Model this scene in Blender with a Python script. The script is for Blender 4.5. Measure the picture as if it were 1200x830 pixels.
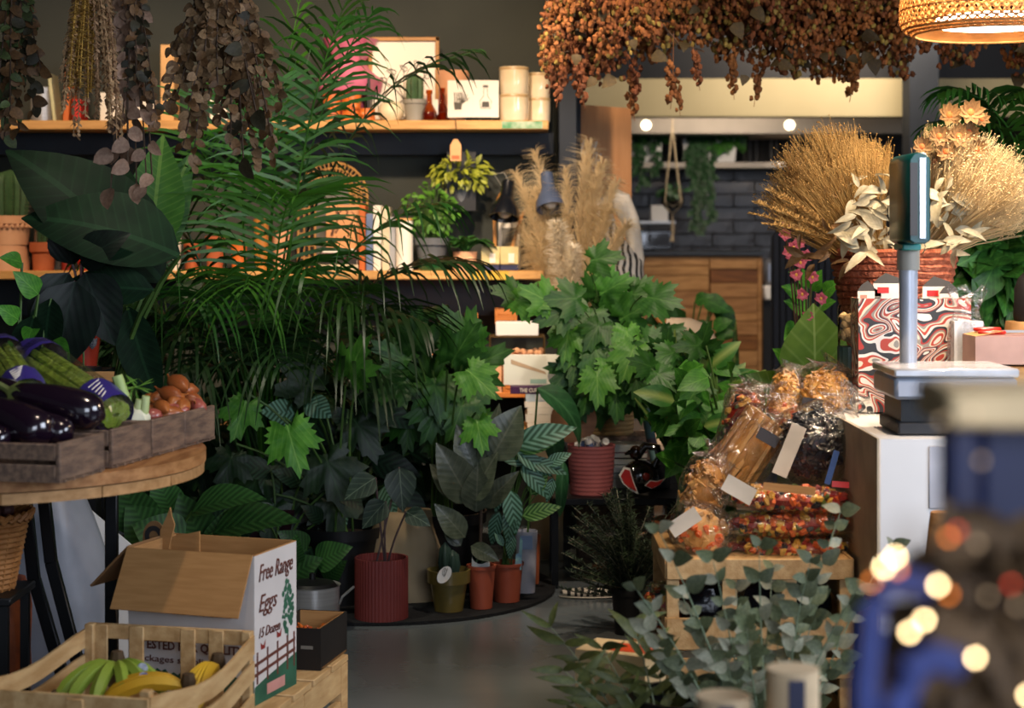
import bpy, bmesh, math, random
from mathutils import Vector, Matrix, Quaternion, noise
R = math.radians
V = Vector
sc = bpy.context.scene
for o in list(bpy.data.objects): bpy.data.objects.remove(o, do_unlink=True)

# ------------------------------------------------------------ camera
F, H, HY = 2100.0, 1.22, 277.0            # focal length in pixels, eye height, horizon row
cam = bpy.data.cameras.new('camera'); cam_o = bpy.data.objects.new('camera', cam)
sc.collection.objects.link(cam_o); sc.camera = cam_o
cam.sensor_width = 36; cam.lens = F/1200*36
cam.shift_y = -(415-HY)/1200
cam_o.location = (0, 0, H); cam_o.rotation_euler = (R(90), 0, 0)
cam.clip_start = .05; cam.clip_end = 60
cam.dof.use_dof = True; cam.dof.focus_distance = 4.9; cam.dof.aperture_fstop = 3.6

# ------------------------------------------------------------ world, lights, exposure
def lin(c):
    if isinstance(c, str):
        c = c.lstrip('#'); c = [int(c[i:i+2], 16)/255 for i in (0, 2, 4)]
    return tuple((x/12.92 if x <= .04045 else ((x+.055)/1.055)**2.4) for x in c)
wd = bpy.data.worlds.new('daylight'); sc.world = wd; wd.use_nodes = True
wd.node_tree.nodes['Background'].inputs[0].default_value = (.75, .86, 1, 1)
wd.node_tree.nodes['Background'].inputs[1].default_value = .3
sc.view_settings.view_transform = 'Standard'; sc.view_settings.look = 'None'
sc.view_settings.exposure = .3; sc.view_settings.gamma = 1; sc.view_settings.use_curve_mapping = False
def light(name, kind, loc, target, power, color, size=.2, size_y=None, angle=60, blend=.6):
    l = bpy.data.lights.new(name, kind); o = bpy.data.objects.new(name, l); sc.collection.objects.link(o)
    o.location = loc; l.energy = power; l.color = lin(color)
    if target is not None: o.rotation_euler = (V(target)-V(loc)).to_track_quat('-Z', 'Y').to_euler()
    if kind == 'AREA':
        l.size = size
        if size_y: l.shape = 'RECTANGLE'; l.size_y = size_y
    elif kind == 'SPOT':
        l.spot_size = R(angle); l.spot_blend = blend; l.shadow_soft_size = size
    else: l.shadow_soft_size = size
    return o
WARM, WARM2, COOL = '#ffdcb6', '#ffe8d0', '#dfe8fa'
light('shop_window_daylight', 'AREA', (1.6, -1.9, 1.9), (-.4, 5, .3), 120, COOL, 2.6, 2.2)
light('side_window_daylight', 'AREA', (2.9, 2.4, 2.0), (-.8, 4.6, .6), 80, COOL, 1.8, 1.4)
for k, (x, tx, tz, p) in enumerate([(-2.1, -2.0, 1.4, 110), (-1.2, -1.2, 1.4, 90), (-.45, -.5, 1.45, 125), (.05, 0, 1.4, 135)]):
    light('ceiling_spot_shelf', 'SPOT', (x, 5.35, 2.85), (tx, 7.3, tz), p, WARM, .06, angle=58)
light('pampas_fill_spot', 'SPOT', (-.4, 5.5, 2.6), (.3, 7.2, 1.15), 130, WARM2, .06, angle=44)  # added fill spot, placed to brighten the pampas plumes
light('ceiling_spot_ivy', 'SPOT', (.75, 4.9, 2.9), (.35, 6.2, .85), 130, WARM2, .06, angle=50)
light('ceiling_spot_bags', 'SPOT', (.9, 3.3, 2.9), (.68, 4.3, .6), 170, WARM, .05, angle=42)
light('ceiling_spot_hops', 'SPOT', (1.0, 4.2, 2.2), (1.0, 6.3, 1.95), 36, WARM, .1, angle=95)
light('ceiling_spot_veg', 'SPOT', (-.3, 3.2, 2.9), (-1.0, 3.9, .7), 55, WARM2, .06, angle=48)
light('ceiling_spot_plants', 'SPOT', (-1.3, 4.9, 2.9), (-.8, 6.1, 1.0), 85, '#fff4dc', .06, angle=55)
light('kitchen_ceiling_lamp', 'AREA', (2.0, 10.2, 2.9), (1.5, 12, 1.2), 55, WARM2, .8, .8)
light('kitchen_back_fill', 'AREA', (1.5, 11.25, 2.1), (1.4, 12.8, 1.5), 11, WARM2, .9, .1)  # added fill hidden behind the soffit, brightens troughs and tile wall
light('kitchen_hood_lamp', 'SPOT', (2.0, 12.55, 1.9), (2.0, 13.1, 1.0), 12, WARM2, .05, angle=130)

# ------------------------------------------------------------ helpers
C = sc.collection
def W(px, py, Y): return V(((px-600)/F*Y, Y, H-(py-HY)/F*Y))
def S(Y): return Y/F
rnd = random.Random(7)
U = rnd.uniform

MATS = {}
def mat(name, col, rough=.55, col2=None, scale=8, spec=.4, metal=0, bump=0, bscale=60, trans=0, emit=0, detail=3,
        stretch=None, rndv=0, coat=0, leaf=0, alpha=None):
    if name in MATS: return MATS[name]
    m = bpy.data.materials.new(name); m.use_nodes = True; nt = m.node_tree; N = nt.nodes; L = nt.links
    b = N['Principled BSDF']; out = N['Material Output']
    c = lin(col)
    b.inputs['Roughness'].default_value = rough; b.inputs['Metallic'].default_value = metal
    b.inputs['Specular IOR Level'].default_value = spec
    b.inputs['Coat Weight'].default_value = coat; b.inputs['Coat Roughness'].default_value = .08
    tc = N.new('ShaderNodeTexCoord'); mp = N.new('ShaderNodeMapping'); L.new(tc.outputs['Object'], mp.inputs[0])
    if stretch: mp.inputs['Scale'].default_value = stretch
    c2 = lin(col2) if col2 else tuple(x*.72 for x in c)
    nz = N.new('ShaderNodeTexNoise'); nz.inputs['Scale'].default_value = scale; nz.inputs['Detail'].default_value = detail
    L.new(mp.outputs[0], nz.inputs['Vector'])
    rp = N.new('ShaderNodeValToRGB'); rp.color_ramp.elements[0].position = .35; rp.color_ramp.elements[1].position = .65
    rp.color_ramp.elements[0].color = (*c2, 1); rp.color_ramp.elements[1].color = (*c, 1)
    L.new(nz.outputs['Fac'], rp.inputs[0]); src = rp.outputs[0]
    if rndv:
        oi = N.new('ShaderNodeObjectInfo'); hv = N.new('ShaderNodeHueSaturation')
        mr = N.new('ShaderNodeMapRange'); mr.inputs[3].default_value = 1-rndv; mr.inputs[4].default_value = 1+rndv
        L.new(oi.outputs['Random'], mr.inputs[0]); L.new(mr.outputs[0], hv.inputs['Value'])
        mh = N.new('ShaderNodeMapRange'); mh.inputs[3].default_value = .5-.03*rndv; mh.inputs[4].default_value = .5+.03*rndv
        L.new(oi.outputs['Random'], mh.inputs[0]); L.new(mh.outputs[0], hv.inputs['Hue'])
        L.new(src, hv.inputs['Color']); src = hv.outputs[0]
    L.new(src, b.inputs['Base Color']); m['src'] = 1
    if bump:
        n2 = N.new('ShaderNodeTexNoise'); n2.inputs['Scale'].default_value = bscale; n2.inputs['Detail'].default_value = 4
        L.new(mp.outputs[0], n2.inputs['Vector'])
        bp = N.new('ShaderNodeBump'); bp.inputs['Strength'].default_value = bump; bp.inputs['Distance'].default_value = .01
        L.new(n2.outputs['Fac'], bp.inputs['Height']); L.new(bp.outputs[0], b.inputs['Normal'])
    if emit:
        b.inputs['Emission Color'].default_value = (*c, 1); b.inputs['Emission Strength'].default_value = emit
    if trans: b.inputs['Transmission Weight'].default_value = trans; b.inputs['IOR'].default_value = 1.35
    if leaf:
        t = N.new('ShaderNodeBsdfTranslucent'); L.new(src, t.inputs[0])
        mx = N.new('ShaderNodeMixShader'); mx.inputs[0].default_value = leaf
        L.new(b.outputs[0], mx.inputs[1]); L.new(t.outputs[0], mx.inputs[2]); L.new(mx.outputs[0], out.inputs[0])
    MATS[name] = m; return m
def leafmat(name, dark, light_, vein=None, kind='plain', rough=.46, spec=.35, freq=34, slant=2.2, vary=.3, tr=.18):
    """leaf: local x across, y along (unit length); kind: plain | stripes (herringbone) | rim (pale edge/centre)"""
    if name in MATS: return MATS[name]
    m = bpy.data.materials.new(name); m.use_nodes = True; nt = m.node_tree; N = nt.nodes; L = nt.links
    b = N['Principled BSDF']; out = N['Material Output']
    b.inputs['Roughness'].default_value = rough; b.inputs['Specular IOR Level'].default_value = spec
    tc = N.new('ShaderNodeTexCoord'); sp = N.new('ShaderNodeSeparateXYZ'); L.new(tc.outputs['Object'], sp.inputs[0])
    def math_(op, a, b_=None, clamp=False):
        n = N.new('ShaderNodeMath'); n.operation = op; n.use_clamp = clamp
        for i, x in enumerate((a, b_)):
            if x is None: continue
            if isinstance(x, (int, float)): n.inputs[i].default_value = x
            else: L.new(x, n.inputs[i])
        return n.outputs[0]
    ax = math_('ABSOLUTE', sp.outputs[0])
    nz = N.new('ShaderNodeTexNoise'); nz.inputs['Scale'].default_value = 5; L.new(tc.outputs['Object'], nz.inputs['Vector'])
    rp = N.new('ShaderNodeValToRGB'); rp.color_ramp.elements[0].position = .3; rp.color_ramp.elements[1].position = .7
    rp.color_ramp.elements[0].color = (*lin(dark), 1); rp.color_ramp.elements[1].color = (*lin(light_), 1)
    L.new(nz.outputs['Fac'], rp.inputs[0]); src = rp.outputs[0]
    def mix(fac, a, col):
        n = N.new('ShaderNodeMix'); n.data_type = 'RGBA'
        if isinstance(fac, (int, float)): n.inputs[0].default_value = fac
        else: L.new(fac, n.inputs[0])
        L.new(a, n.inputs[6]); n.inputs[7].default_value = (*lin(col), 1); return n.outputs[2]
    ph = math_('SUBTRACT', math_('MULTIPLY', sp.outputs[1], freq), math_('MULTIPLY', ax, freq*slant))
    st = math_('MULTIPLY', math_('ADD', math_('SINE', ph), 1), .5)
    if kind == 'stripes':
        src = mix(math_('POWER', st, 1.3, True), src, vein)
    elif kind == 'rim':
        rim = math_('SUBTRACT', 1, math_('MULTIPLY', ax, 9), True)
        src = mix(math_('MULTIPLY', rim, .85), src, vein)
    elif vein:
        src = mix(math_('MULTIPLY', math_('POWER', st, 12, True), .22), src, vein)
        src = mix(math_('MULTIPLY', math_('LESS_THAN', ax, .012), .5), src, vein)
    oi = N.new('ShaderNodeObjectInfo'); hv = N.new('ShaderNodeHueSaturation')
    mr = N.new('ShaderNodeMapRange'); mr.inputs[3].default_value = 1-vary; mr.inputs[4].default_value = 1+vary
    L.new(oi.outputs['Random'], mr.inputs[0]); L.new(mr.outputs[0], hv.inputs['Value']); L.new(src, hv.inputs['Color'])
    src = hv.outputs[0]; L.new(src, b.inputs['Base Color'])
    bp = N.new('ShaderNodeBump'); bp.inputs['Strength'].default_value = .12; bp.inputs['Distance'].default_value = .002
    L.new(st, bp.inputs['Height']); L.new(bp.outputs[0], b.inputs['Normal'])
    t = N.new('ShaderNodeBsdfTranslucent'); L.new(src, t.inputs[0])
    mx = N.new('ShaderNodeMixShader'); mx.inputs[0].default_value = tr
    L.new(b.outputs[0], mx.inputs[1]); L.new(t.outputs[0], mx.inputs[2]); L.new(mx.outputs[0], out.inputs[0])
    MATS[name] = m; return m
def filmmat(name, col=(1, 1, 1), gloss=.22, rough=.12, bump=.6, bscale=22):
    """clear wrap or thin glass: mostly transparent with a crinkled gloss"""
    if name in MATS: return MATS[name]
    m = bpy.data.materials.new(name); m.use_nodes = True; N = m.node_tree.nodes; L = m.node_tree.links
    N.remove(N['Principled BSDF']); out = N['Material Output']
    t = N.new('ShaderNodeBsdfTransparent'); t.inputs[0].default_value = (*col, 1)
    g = N.new('ShaderNodeBsdfGlossy'); g.inputs['Roughness'].default_value = rough
    lw = N.new('ShaderNodeLayerWeight'); lw.inputs[0].default_value = gloss
    mx = N.new('ShaderNodeMixShader')
    if bump:
        tc = N.new('ShaderNodeTexCoord'); n2 = N.new('ShaderNodeTexNoise'); n2.inputs['Scale'].default_value = bscale
        n2.inputs['Detail'].default_value = 5; n2.inputs['Distortion'].default_value = 1.2
        L.new(tc.outputs['Object'], n2.inputs['Vector'])
        bp = N.new('ShaderNodeBump'); bp.inputs['Strength'].default_value = bump; bp.inputs['Distance'].default_value = .03
        L.new(n2.outputs['Fac'], bp.inputs['Height']); L.new(bp.outputs[0], g.inputs['Normal']); L.new(bp.outputs[0], lw.inputs['Normal'])
    L.new(lw.outputs['Facing'] if gloss > .22 else lw.outputs['Fresnel'], mx.inputs[0])
    L.new(t.outputs[0], mx.inputs[1]); L.new(g.outputs[0], mx.inputs[2]); L.new(mx.outputs[0], out.inputs[0])
    MATS[name] = m; return m

class MB:
    def __init__(s): s.v, s.f, s.m = [], [], []
    def add(s, vs, fs, m=0):
        o = len(s.v); s.v += [tuple(v) for v in vs]
        for f in fs: s.f.append(tuple(i+o for i in f)); s.m.append(m)
        return s
    def box(s, x0, x1, y0, y1, z0, z1, m=0, M=None):
        vs = [V((x, y, z)) for x in (x0, x1) for y in (y0, y1) for z in (z0, z1)]
        if M is not None: vs = [M @ v for v in vs]
        return s.add(vs, [(0, 1, 3, 2), (4, 6, 7, 5), (0, 4, 5, 1), (2, 3, 7, 6), (0, 2, 6, 4), (1, 5, 7, 3)], m)
    def bar(s, a, b, w, t, up=(0, 0, 1), m=0):
        a, b = V(a), V(b); d = b-a; l = d.length; y = d/l; u = V(up); x = y.cross(u)
        if x.length < 1e-4: x = y.cross(V((1, 0, 0)))
        x.normalize(); z = x.cross(y)
        M = Matrix((x, y, z)).transposed().to_4x4(); M.translation = a
        return s.box(-w/2, w/2, 0, l, -t/2, t/2, m, M)
    def lathe(s, prof, n=24, c=(0, 0, 0), m=0, M=None, ripple=0, nr=0, cap0=False, cap1=False):
        vs, fs = [], []; c = V(c)
        for r, z in prof:
            for k in range(n):
                a = 2*math.pi*k/n; rr = r*(1+ripple*math.cos(nr*a))
                p = V((rr*math.cos(a), rr*math.sin(a), z))
                vs.append((M @ p if M is not None else p)+c)
        for i in range(len(prof)-1):
            for k in range(n):
                k2 = (k+1) % n; fs.append((i*n+k, i*n+k2, (i+1)*n+k2, (i+1)*n+k))
        if cap0: fs.append(tuple(range(n))[::-1])
        if cap1: fs.append(tuple((len(prof)-1)*n+k for k in range(n)))
        return s.add(vs, fs, m)
    def tube(s, pts, r, n=6, m=0, cap=True):
        pts = [V(p) for p in pts]; k = len(pts)
        rs = r if isinstance(r, (list, tuple)) else [r]*k
        vs, fs = [], []; ref = V((.31, .2, .93))
        for i, p in enumerate(pts):
            t = (pts[min(i+1, k-1)]-pts[max(i-1, 0)])
            if t.length < 1e-9: t = V((0, 0, 1))
            t.normalize(); x = t.cross(ref)
            if x.length < .05: x = t.cross(V((1, 0, 0)))
            x.normalize(); y = t.cross(x)
            for j in range(n):
                a = 2*math.pi*j/n; vs.append(p+(x*math.cos(a)+y*math.sin(a))*rs[i])
        for i in range(k-1):
            for j in range(n):
                j2 = (j+1) % n; fs.append((i*n+j, i*n+j2, (i+1)*n+j2, (i+1)*n+j))
        if cap: fs.append(tuple(range(n))[::-1]); fs.append(tuple((k-1)*n+j for j in range(n)))
        return s.add(vs, fs, m)
    def strip(s, pts, ws, side, m=0):
        pts = [V(p) for p in pts]; side = V(side).normalized(); vs, fs = [], []
        for p, w in zip(pts, ws): vs += [p-side*w/2, p+side*w/2]
        for i in range(len(pts)-1): fs.append((2*i, 2*i+1, 2*i+3, 2*i+2))
        return s.add(vs, fs, m)
    def ball(s, c, r, seg=12, ring=8, m=0, scale=(1, 1, 1), M=None, lump=0, seed=0):
        vs, fs = [], []; c = V(c)
        for i in range(ring+1):
            ph = math.pi*i/ring
            for k in range(seg):
                a = 2*math.pi*k/seg
                p = V((math.sin(ph)*math.cos(a), math.sin(ph)*math.sin(a), math.cos(ph)))
                rr = r*(1+(lump*noise.noise(p*1.7+V((seed, seed*.7, 0))) if lump else 0))
                p = V((p.x*scale[0], p.y*scale[1], p.z*scale[2]))*rr
                if M is not None: p = M @ p
                vs.append(c+p)
        for i in range(ring):
            for k in range(seg):
                k2 = (k+1) % seg; fs.append((i*seg+k, (i+1)*seg+k, (i+1)*seg+k2, i*seg+k2))
        return s.add(vs, fs, m)
    def prism(s, poly, y0, y1, m=0):
        """polygon in x,z extruded along y"""
        n = len(poly); vs = [(x, y0, z) for x, z in poly]+[(x, y1, z) for x, z in poly]
        fs = [tuple(range(n)), tuple(range(2*n-1, n-1, -1))]+[(i, i+n, (i+1) % n+n, (i+1) % n) for i in range(n)]
        return s.add(vs, fs, m)
    def mesh(s, name, mats, smooth=True, bevel=0, angle=40, weld=False):
        me = bpy.data.meshes.new(name); me.from_pydata(s.v, [], s.f)
        mats = mats if isinstance(mats, (list, tuple)) else [mats]
        for m in mats: me.materials.append(m)
        if len(mats) > 1: me.polygons.foreach_set('material_index', s.m)
        bm = bmesh.new(); bm.from_mesh(me)
        if weld: bmesh.ops.remove_doubles(bm, verts=bm.verts, dist=1e-5)
        bmesh.ops.recalc_face_normals(bm, faces=bm.faces)
        if bevel:
            es = [e for e in bm.edges if len(e.link_faces) == 2 and e.calc_face_angle(0) > .6]
            bmesh.ops.bevel(bm, geom=es, offset=bevel, segments=1, affect='EDGES', clamp_overlap=True)
        bm.to_mesh(me); bm.free()
        if smooth:
            me.polygons.foreach_set('use_smooth', [True]*len(me.polygons))
            me.set_sharp_from_angle(angle=R(angle))
        me.update(); return me
    def build(s, name, mats, parent=None, loc=None, rz=0, **k):
        return put(name, s.mesh(name, mats, **k), parent, loc, rz)
def put(name, me, parent=None, loc=None, rz=0, M=None):
    o = bpy.data.objects.new(name, me); C.objects.link(o)
    if parent is not None: o.parent = parent
    if M is not None: o.matrix_basis = M
    else:
        if loc is not None: o.location = loc
        if rz: o.rotation_euler = (0, 0, rz)
    return o
def tag(o, label, cat, group=None, kind=None):
    o['label'] = label
    if cat: o['category'] = cat
    if group: o['group'] = group
    if kind: o['kind'] = kind
    return o
def T(name, label, cat, loc=(0, 0, 0), rz=0, group=None):
    o = bpy.data.objects.new(name, None); C.objects.link(o); o.empty_display_size = .05
    o.location = loc; o.rotation_euler = (0, 0, rz)
    return tag(o, label, cat, group)
def struct(o): o['kind'] = 'structure'; return o
def stuff(o): o['kind'] = 'stuff'; return o
def copy_tree(o, parent=None):
    c = o.copy(); C.objects.link(c)
    if parent is not None: c.parent = parent
    for ch in list(o.children): copy_tree(ch, c)
    return c
def orient(base, d, up, L=1, wx=1, wz=1):
    y = V(d).normalized(); u = V(up); z = u-y*u.dot(y)
    if z.length < 1e-3: z = V((1, 0, 0))-y*y.x
    z.normalize(); x = y.cross(z)
    M = Matrix((x*L*wx, y*L, z*L*wz)).transposed().to_4x4(); M.translation = V(base); return M
def bez(a, b, c, n=8):
    a, b, c = V(a), V(b), V(c)
    return [a*(1-t)**2+b*2*t*(1-t)+c*t*t for t in [i/n for i in range(n+1)]]
TXT = {}
def textmesh(s, shear=0, bold=0, space=1):
    k = (s, shear, bold, space)
    if k in TXT: return TXT[k]
    cu = bpy.data.curves.new('t', 'FONT'); cu.body = s; cu.size = 1; cu.shear = shear; cu.offset = bold; cu.space_character = space
    cu.align_x = 'LEFT'; cu.extrude = .004; cu.resolution_u = 2
    o = bpy.data.objects.new('t', cu); C.objects.link(o)
    dg = bpy.context.evaluated_depsgraph_get(); dg.update()
    me = bpy.data.meshes.new_from_object(o.evaluated_get(dg)); bpy.data.objects.remove(o, do_unlink=True)
    xs = [v.co.x for v in me.vertices] or [0, 1]
    x0, x1 = min(xs), max(xs); ys = [v.co.y for v in me.vertices]; y0, y1 = min(ys), max(ys)
    for v in me.vertices: v.co.x = (v.co.x-x0)/(x1-x0); v.co.y = (v.co.y-y0)/(y1-y0); v.co.z *= .5
    TXT[k] = me; return me
def lettering(s, parent, origin, xdir, ydir, w, h, m, shear=0, bold=0, space=1):
    """text fitted to a w x h rectangle with lower left corner at origin (parent's coordinates)"""
    me = textmesh(s, shear, bold, space).copy(); me.materials.clear(); me.materials.append(m)
    x = V(xdir).normalized(); y = V(ydir).normalized(); z = x.cross(y)
    M = Matrix((x*w, y*h, z*.4)).transposed().to_4x4(); M.translation = V(origin)+z*.0012
    return put('lettering', me, parent, M=M)
for a in [('Free Range', .35), ('Eggs', .35), ('15 Dozen', .35), ('KEEP REFRIGERATED', 0, .02), ('TESTED FOR QUALITY', 0, .02),
          ('Packages supplied by Da', 0), ('THE CURRY GUY', 0, .02), ('JUNE', 0)]: textmesh(*a)

# --------------------------------------------------------- leaf shapes
def leafmesh(name, m, w=.22, a=.8, n=7, droop=.5, fold=.25, wave=0, cross=1, b=.9):
    mb = MB(); y = z = 0; rows = []
    for i in range(n+1):
        t = i/n; hw = w*max(0, math.sin(math.pi*t**a))**b
        if i == n: hw = .004
        if i == 0: hw = .012
        ph = droop*(t-.15)
        if i: y += math.cos(ph)/n; z -= math.sin(ph)/n
        wv = wave*math.sin(i*2.4)
        row = []
        for j in range(-cross-0, cross+1):
            q = j/cross
            row.append((q*hw, y, z+abs(q)*hw*fold+wv*abs(q)*(1 if j > 0 else -1)))
        rows.append(row)
    k = 2*cross+1; vs = [p for r in rows for p in r]
    fs = [(i*k+j, i*k+j+1, (i+1)*k+j+1, (i+1)*k+j) for i in range(n) for j in range(k-1)]
    mb.add(vs, fs); return mb.mesh(name, m)
def palmate(name, m, lobes=(0, 58, -58, 112, -112), amp=(1, .82, .82, .55, .55), sharp=2.2, core=.28, serr=.06, nser=21, n=42, droop=.35, cup=.12):
    mb = MB(); vs = [(0, .3, 0)]; rings = []
    for q in (.5, 1):
        ring = []
        for k in range(n):
            th = -math.pi+2*math.pi*(k+.5)/n; r = core
            for l, a_ in zip(lobes, amp):
                d = abs((th-R(l)+math.pi) % (2*math.pi)-math.pi)
                r = max(r, .68*a_*max(0, 1-(d/.62)**1.25)**(1/sharp) if d < .62 else 0)
            if abs(th) > 2.75: r *= .45
            r *= 1+serr*(1 if k % 2 else -1)
            rr = r*q; x, y = math.sin(th)*rr, .3+math.cos(th)*rr
            zz = -droop*(x*x+(y-.3)**2)+cup*abs(x)*.6+.02*math.sin(5*th)*q
            ring.append((x, y, zz))
        rings.append(ring)
    vs += rings[0]+rings[1]
    fs = [(0, 1+k, 1+(k+1) % n) for k in range(n)]+[(1+k, 1+n+k, 1+n+(k+1) % n, 1+(k+1) % n) for k in range(n)]
    mb.add(vs, fs); return mb.mesh(name, m)
def fan(parent, items, me, name='leaf'):
    """items: (base, dir, up, length, wx)"""
    out = []
    for it in items:
        b, d, up, L = it[:4]; wx = it[4] if len(it) > 4 else 1
        out.append(put(name, me if not isinstance(me, (list, tuple)) else rnd.choice(me), parent, M=orient(b, d, up, L, wx)))
    return out
def bush(parent, c, rad, n, me, size, stem_mat, base=None, out=.7, face=(0, -.7, .75), droop=.25, jit=.45, stem_r=.0025, front=True,
         shell=(.55, 1.0), name='leaf', stems=True, petiole=.5, up_bias=0):
    """n leaves around the ellipsoid c, rad (parent's coordinates) with stems back to base"""
    c = V(c); base = V(base) if base is not None else c-V((0, 0, rad[2])); sm = MB()
    for i in range(n):
        while True:
            d = V((U(-1, 1), U(-1, 1), U(-1, 1)))
            if .15 < d.length < 1:
                d.normalize()
                if front and d.y > .35: continue
                break
        q = U(*shell); p = c+V((d.x*rad[0], d.y*rad[1], (d.z+up_bias)*rad[2]))*q
        L = U(*size); di = (d*out+V((U(-jit, jit), U(-jit, jit)-.12, U(-jit, jit)-droop))).normalized()
        up = V(face)+V((U(-.5, .5), U(-.3, .3), U(-.4, .4)))
        put(name, me if not isinstance(me, (list, tuple)) else rnd.choice(me), parent, M=orient(p-di*L*.45, di, up, L, U(.85, 1.12)))
        if stems: sm.tube(bez(base+V((U(-.02, .02), U(-.02, .02), 0)), base.lerp(p, petiole)+V((0, 0, .25*(p-base).length)), p-di*L*.45, 4), stem_r, 4, cap=False)
    if stems: sm.build('stems', stem_mat, parent)
def frond_mb(P0, P1, P2, n=26, ll=.3, wd_=.018, t0=.3, droop=.5, mb=None, rise=.25, rr=.006, curve=.8):
    mb = mb or MB(); P0, P1, P2 = V(P0), V(P1), V(P2)
    pt = lambda t: P0*(1-t)**2+P1*2*t*(1-t)+P2*t*t
    tg = lambda t: ((P1-P0)*(1-t)+(P2-P1)*t).normalized()
    mb.tube([pt(i/9) for i in range(10)], [rr*(1-.75*i/9) for i in range(10)], 5, cap=False)
    for i in range(n):
        t = t0+(1-t0)*(i+.5)/n; p = pt(t); g = tg(t); sd = g.cross(V((0, 0, 1)))
        if sd.length < .1: sd = V((1, 0, 0))
        sd.normalize(); nr = sd.cross(g)
        env = math.sin(math.pi*min(1, .18+.82*(i+.5)/n)**.9)**.6
        for s_ in (-1, 1):
            L = ll*env*U(.85, 1.1); fw = .35+.75*(t-t0)/(1-t0)*curve
            d = (sd*s_+g*fw+nr*rise+V((U(-.08, .08), U(-.08, .08), U(-.08, .08)))).normalized()
            dr = droop*U(.7, 1.3)
            pts = [p+d*L*q*(1-.18*dr*q*q)-V((0, 0, dr*.72*L*q**2.2)) for q in (0, .2, .42, .64, .84, 1)]
            wv = (g-d*g.dot(d)).normalized()*.8+nr*.35
            mb.strip(pts, [wd_*.5, wd_*.9, wd_, wd_*.8, wd_*.5, .0015], wv)
    return mb
def potmesh(parent, r, h, m, soil=None, rim=.14, taper=.78, thick=.006, name='pot', ripple=0, nr=0, n=28, rimout=1.06, fill=.88):
    pr = [(0, 0), (r*taper, 0), (r*taper*1.0, .004), (r*(taper+(1-taper)*(1-rim)), h*(1-rim))]
    if rim > 0: pr += [(r*rimout*.985, h*(1-rim)+.001), (r*rimout, h)]
    else: pr += [(r, h)]
    rt = pr[-1][0]-thick; pr += [(rt, h), (r*taper*.95, h*.3), (0, h*.3)]
    o = MB().lathe(pr, n, ripple=ripple, nr=nr).build(name, m, parent)
    if soil: MB().lathe([(rt*.97, h*fill), (rt*.5, h*(fill+.02)), (0, h*(fill+.03))], 16).build('soil', soil, parent)
    return o
# ------------------------------------------------------------ shared materials
M_wall = mat('grey_green_paint', '#31352f', .8, '#2b2f2a', 3, bump=.05, bscale=90)
M_dark = mat('slate_blue_paint', '#2a3038', .7, '#252a31', 4)
M_black = mat('black_paint', '#0d0e10', .5)
M_blackm = mat('black_metal', '#101114', .4, metal=.4)
M_cream = mat('cream_paint', '#b5a983', .6, '#aca07a', 2)
M_floor = mat('polished_concrete', '#687074', .22, '#565e62', 1.6, spec=.5, bump=.03, bscale=12, detail=6)
M_ceil = mat('ceiling_paint', '#3a3a38', .9)
M_wood = mat('pine_wood', '#c89a5c', .55, '#b0824a', 6, stretch=(1, 9, 9), bump=.1, bscale=30)
M_woodp = mat('pale_crate_wood', '#c2a272', .65, '#a98657', 7, stretch=(6, 1.2, 6), bump=.15, bscale=40)
M_woodo = mat('old_crate_wood', '#7b6350', .7, '#55443a', 9, stretch=(9, 1.5, 9), bump=.3, bscale=45)
M_woodt = mat('table_wood', '#a8794a', .6, '#86592f', 7, stretch=(8, 1.2, 8), bump=.15, bscale=40, rndv=.12)
M_plank = mat('reclaimed_plank', '#a87d4e', .55, '#8a6238', 5, stretch=(1.5, 8, 10), bump=.12, bscale=30, rndv=.14)
M_plankd = mat('dark_reclaimed_plank', '#7d5026', .55, '#5f3a1a', 5, stretch=(1.5, 8, 10), bump=.12, bscale=30, rndv=.12)
M_ply = mat('orange_plywood', '#b9824a', .5, '#a9723c', 4, stretch=(6, 6, .8), bump=.05)
M_card = mat('brown_cardboard', '#a97d4b', .8, '#9d7242', 12, stretch=(1, 1, 12), rndv=.03)
M_cardd = mat('dark_cardboard', '#8a6640', .85, '#7d5b38', 8)
M_white = mat('white_paint', '#d8d8d6', .5, '#d0d0ce', 4)
M_whitec = mat('white_ceramic', '#e6e0d4', .3, '#dcd5c6', 5)
M_creamc = mat('cream_glaze', '#dccdb0', .14, '#cbb793', 9, coat=1)
M_steel = mat('brushed_steel', '#b4b2ae', .3, '#a09e9a', 3, metal=.55, stretch=(.5, .5, 30))
M_terra = mat('terracotta', '#b5623a', .75, '#a0522e', 7, bump=.1)
M_terrap = mat('pale_terracotta', '#d3a27e', .75, '#c6926c', 7, bump=.08)
M_tplast = mat('terracotta_plastic', '#a4523a', .45, '#9a4a33', 9)
M_redpot = mat('dark_red_ribbed_glaze', '#74302b', .6, '#662825', 5)
M_mustard = mat('olive_glaze', '#6f6130', .35, '#5e5227', 8, coat=.3)
M_greyp = mat('grey_plastic', '#8f8c82', .5, '#858278', 6)
M_greypd = mat('dark_grey_plastic', '#5c5f62', .5)
M_soil = mat('soil', '#2a1d14', .95, '#1a120c', 40, bump=.8, bscale=60)
M_glass = filmmat('clear_glass', (.96, .98, .97), .18, .03, 0)
M_amber = filmmat('amber_glass', (.62, .26, .05), .25, .03, 0)
M_film = filmmat('clear_wrap', (.98, .97, .95), .24, .15, 1.0, 30)
M_paper = mat('white_paper', '#e4ddd0', .8, '#dcd4c6', 3)
M_ink = mat('dark_ink', '#2a2826', .8)
M_inkg = mat('grey_ink', '#77736a', .8)
M_red = mat('red_plastic', '#c3261c', .4)
M_orange = mat('orange_ceramic', '#cf7231', .4, '#bf6124', 6, coat=.3)
M_navy = mat('navy_paint', '#20264a', .55, '#1a2040', 6)
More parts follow.
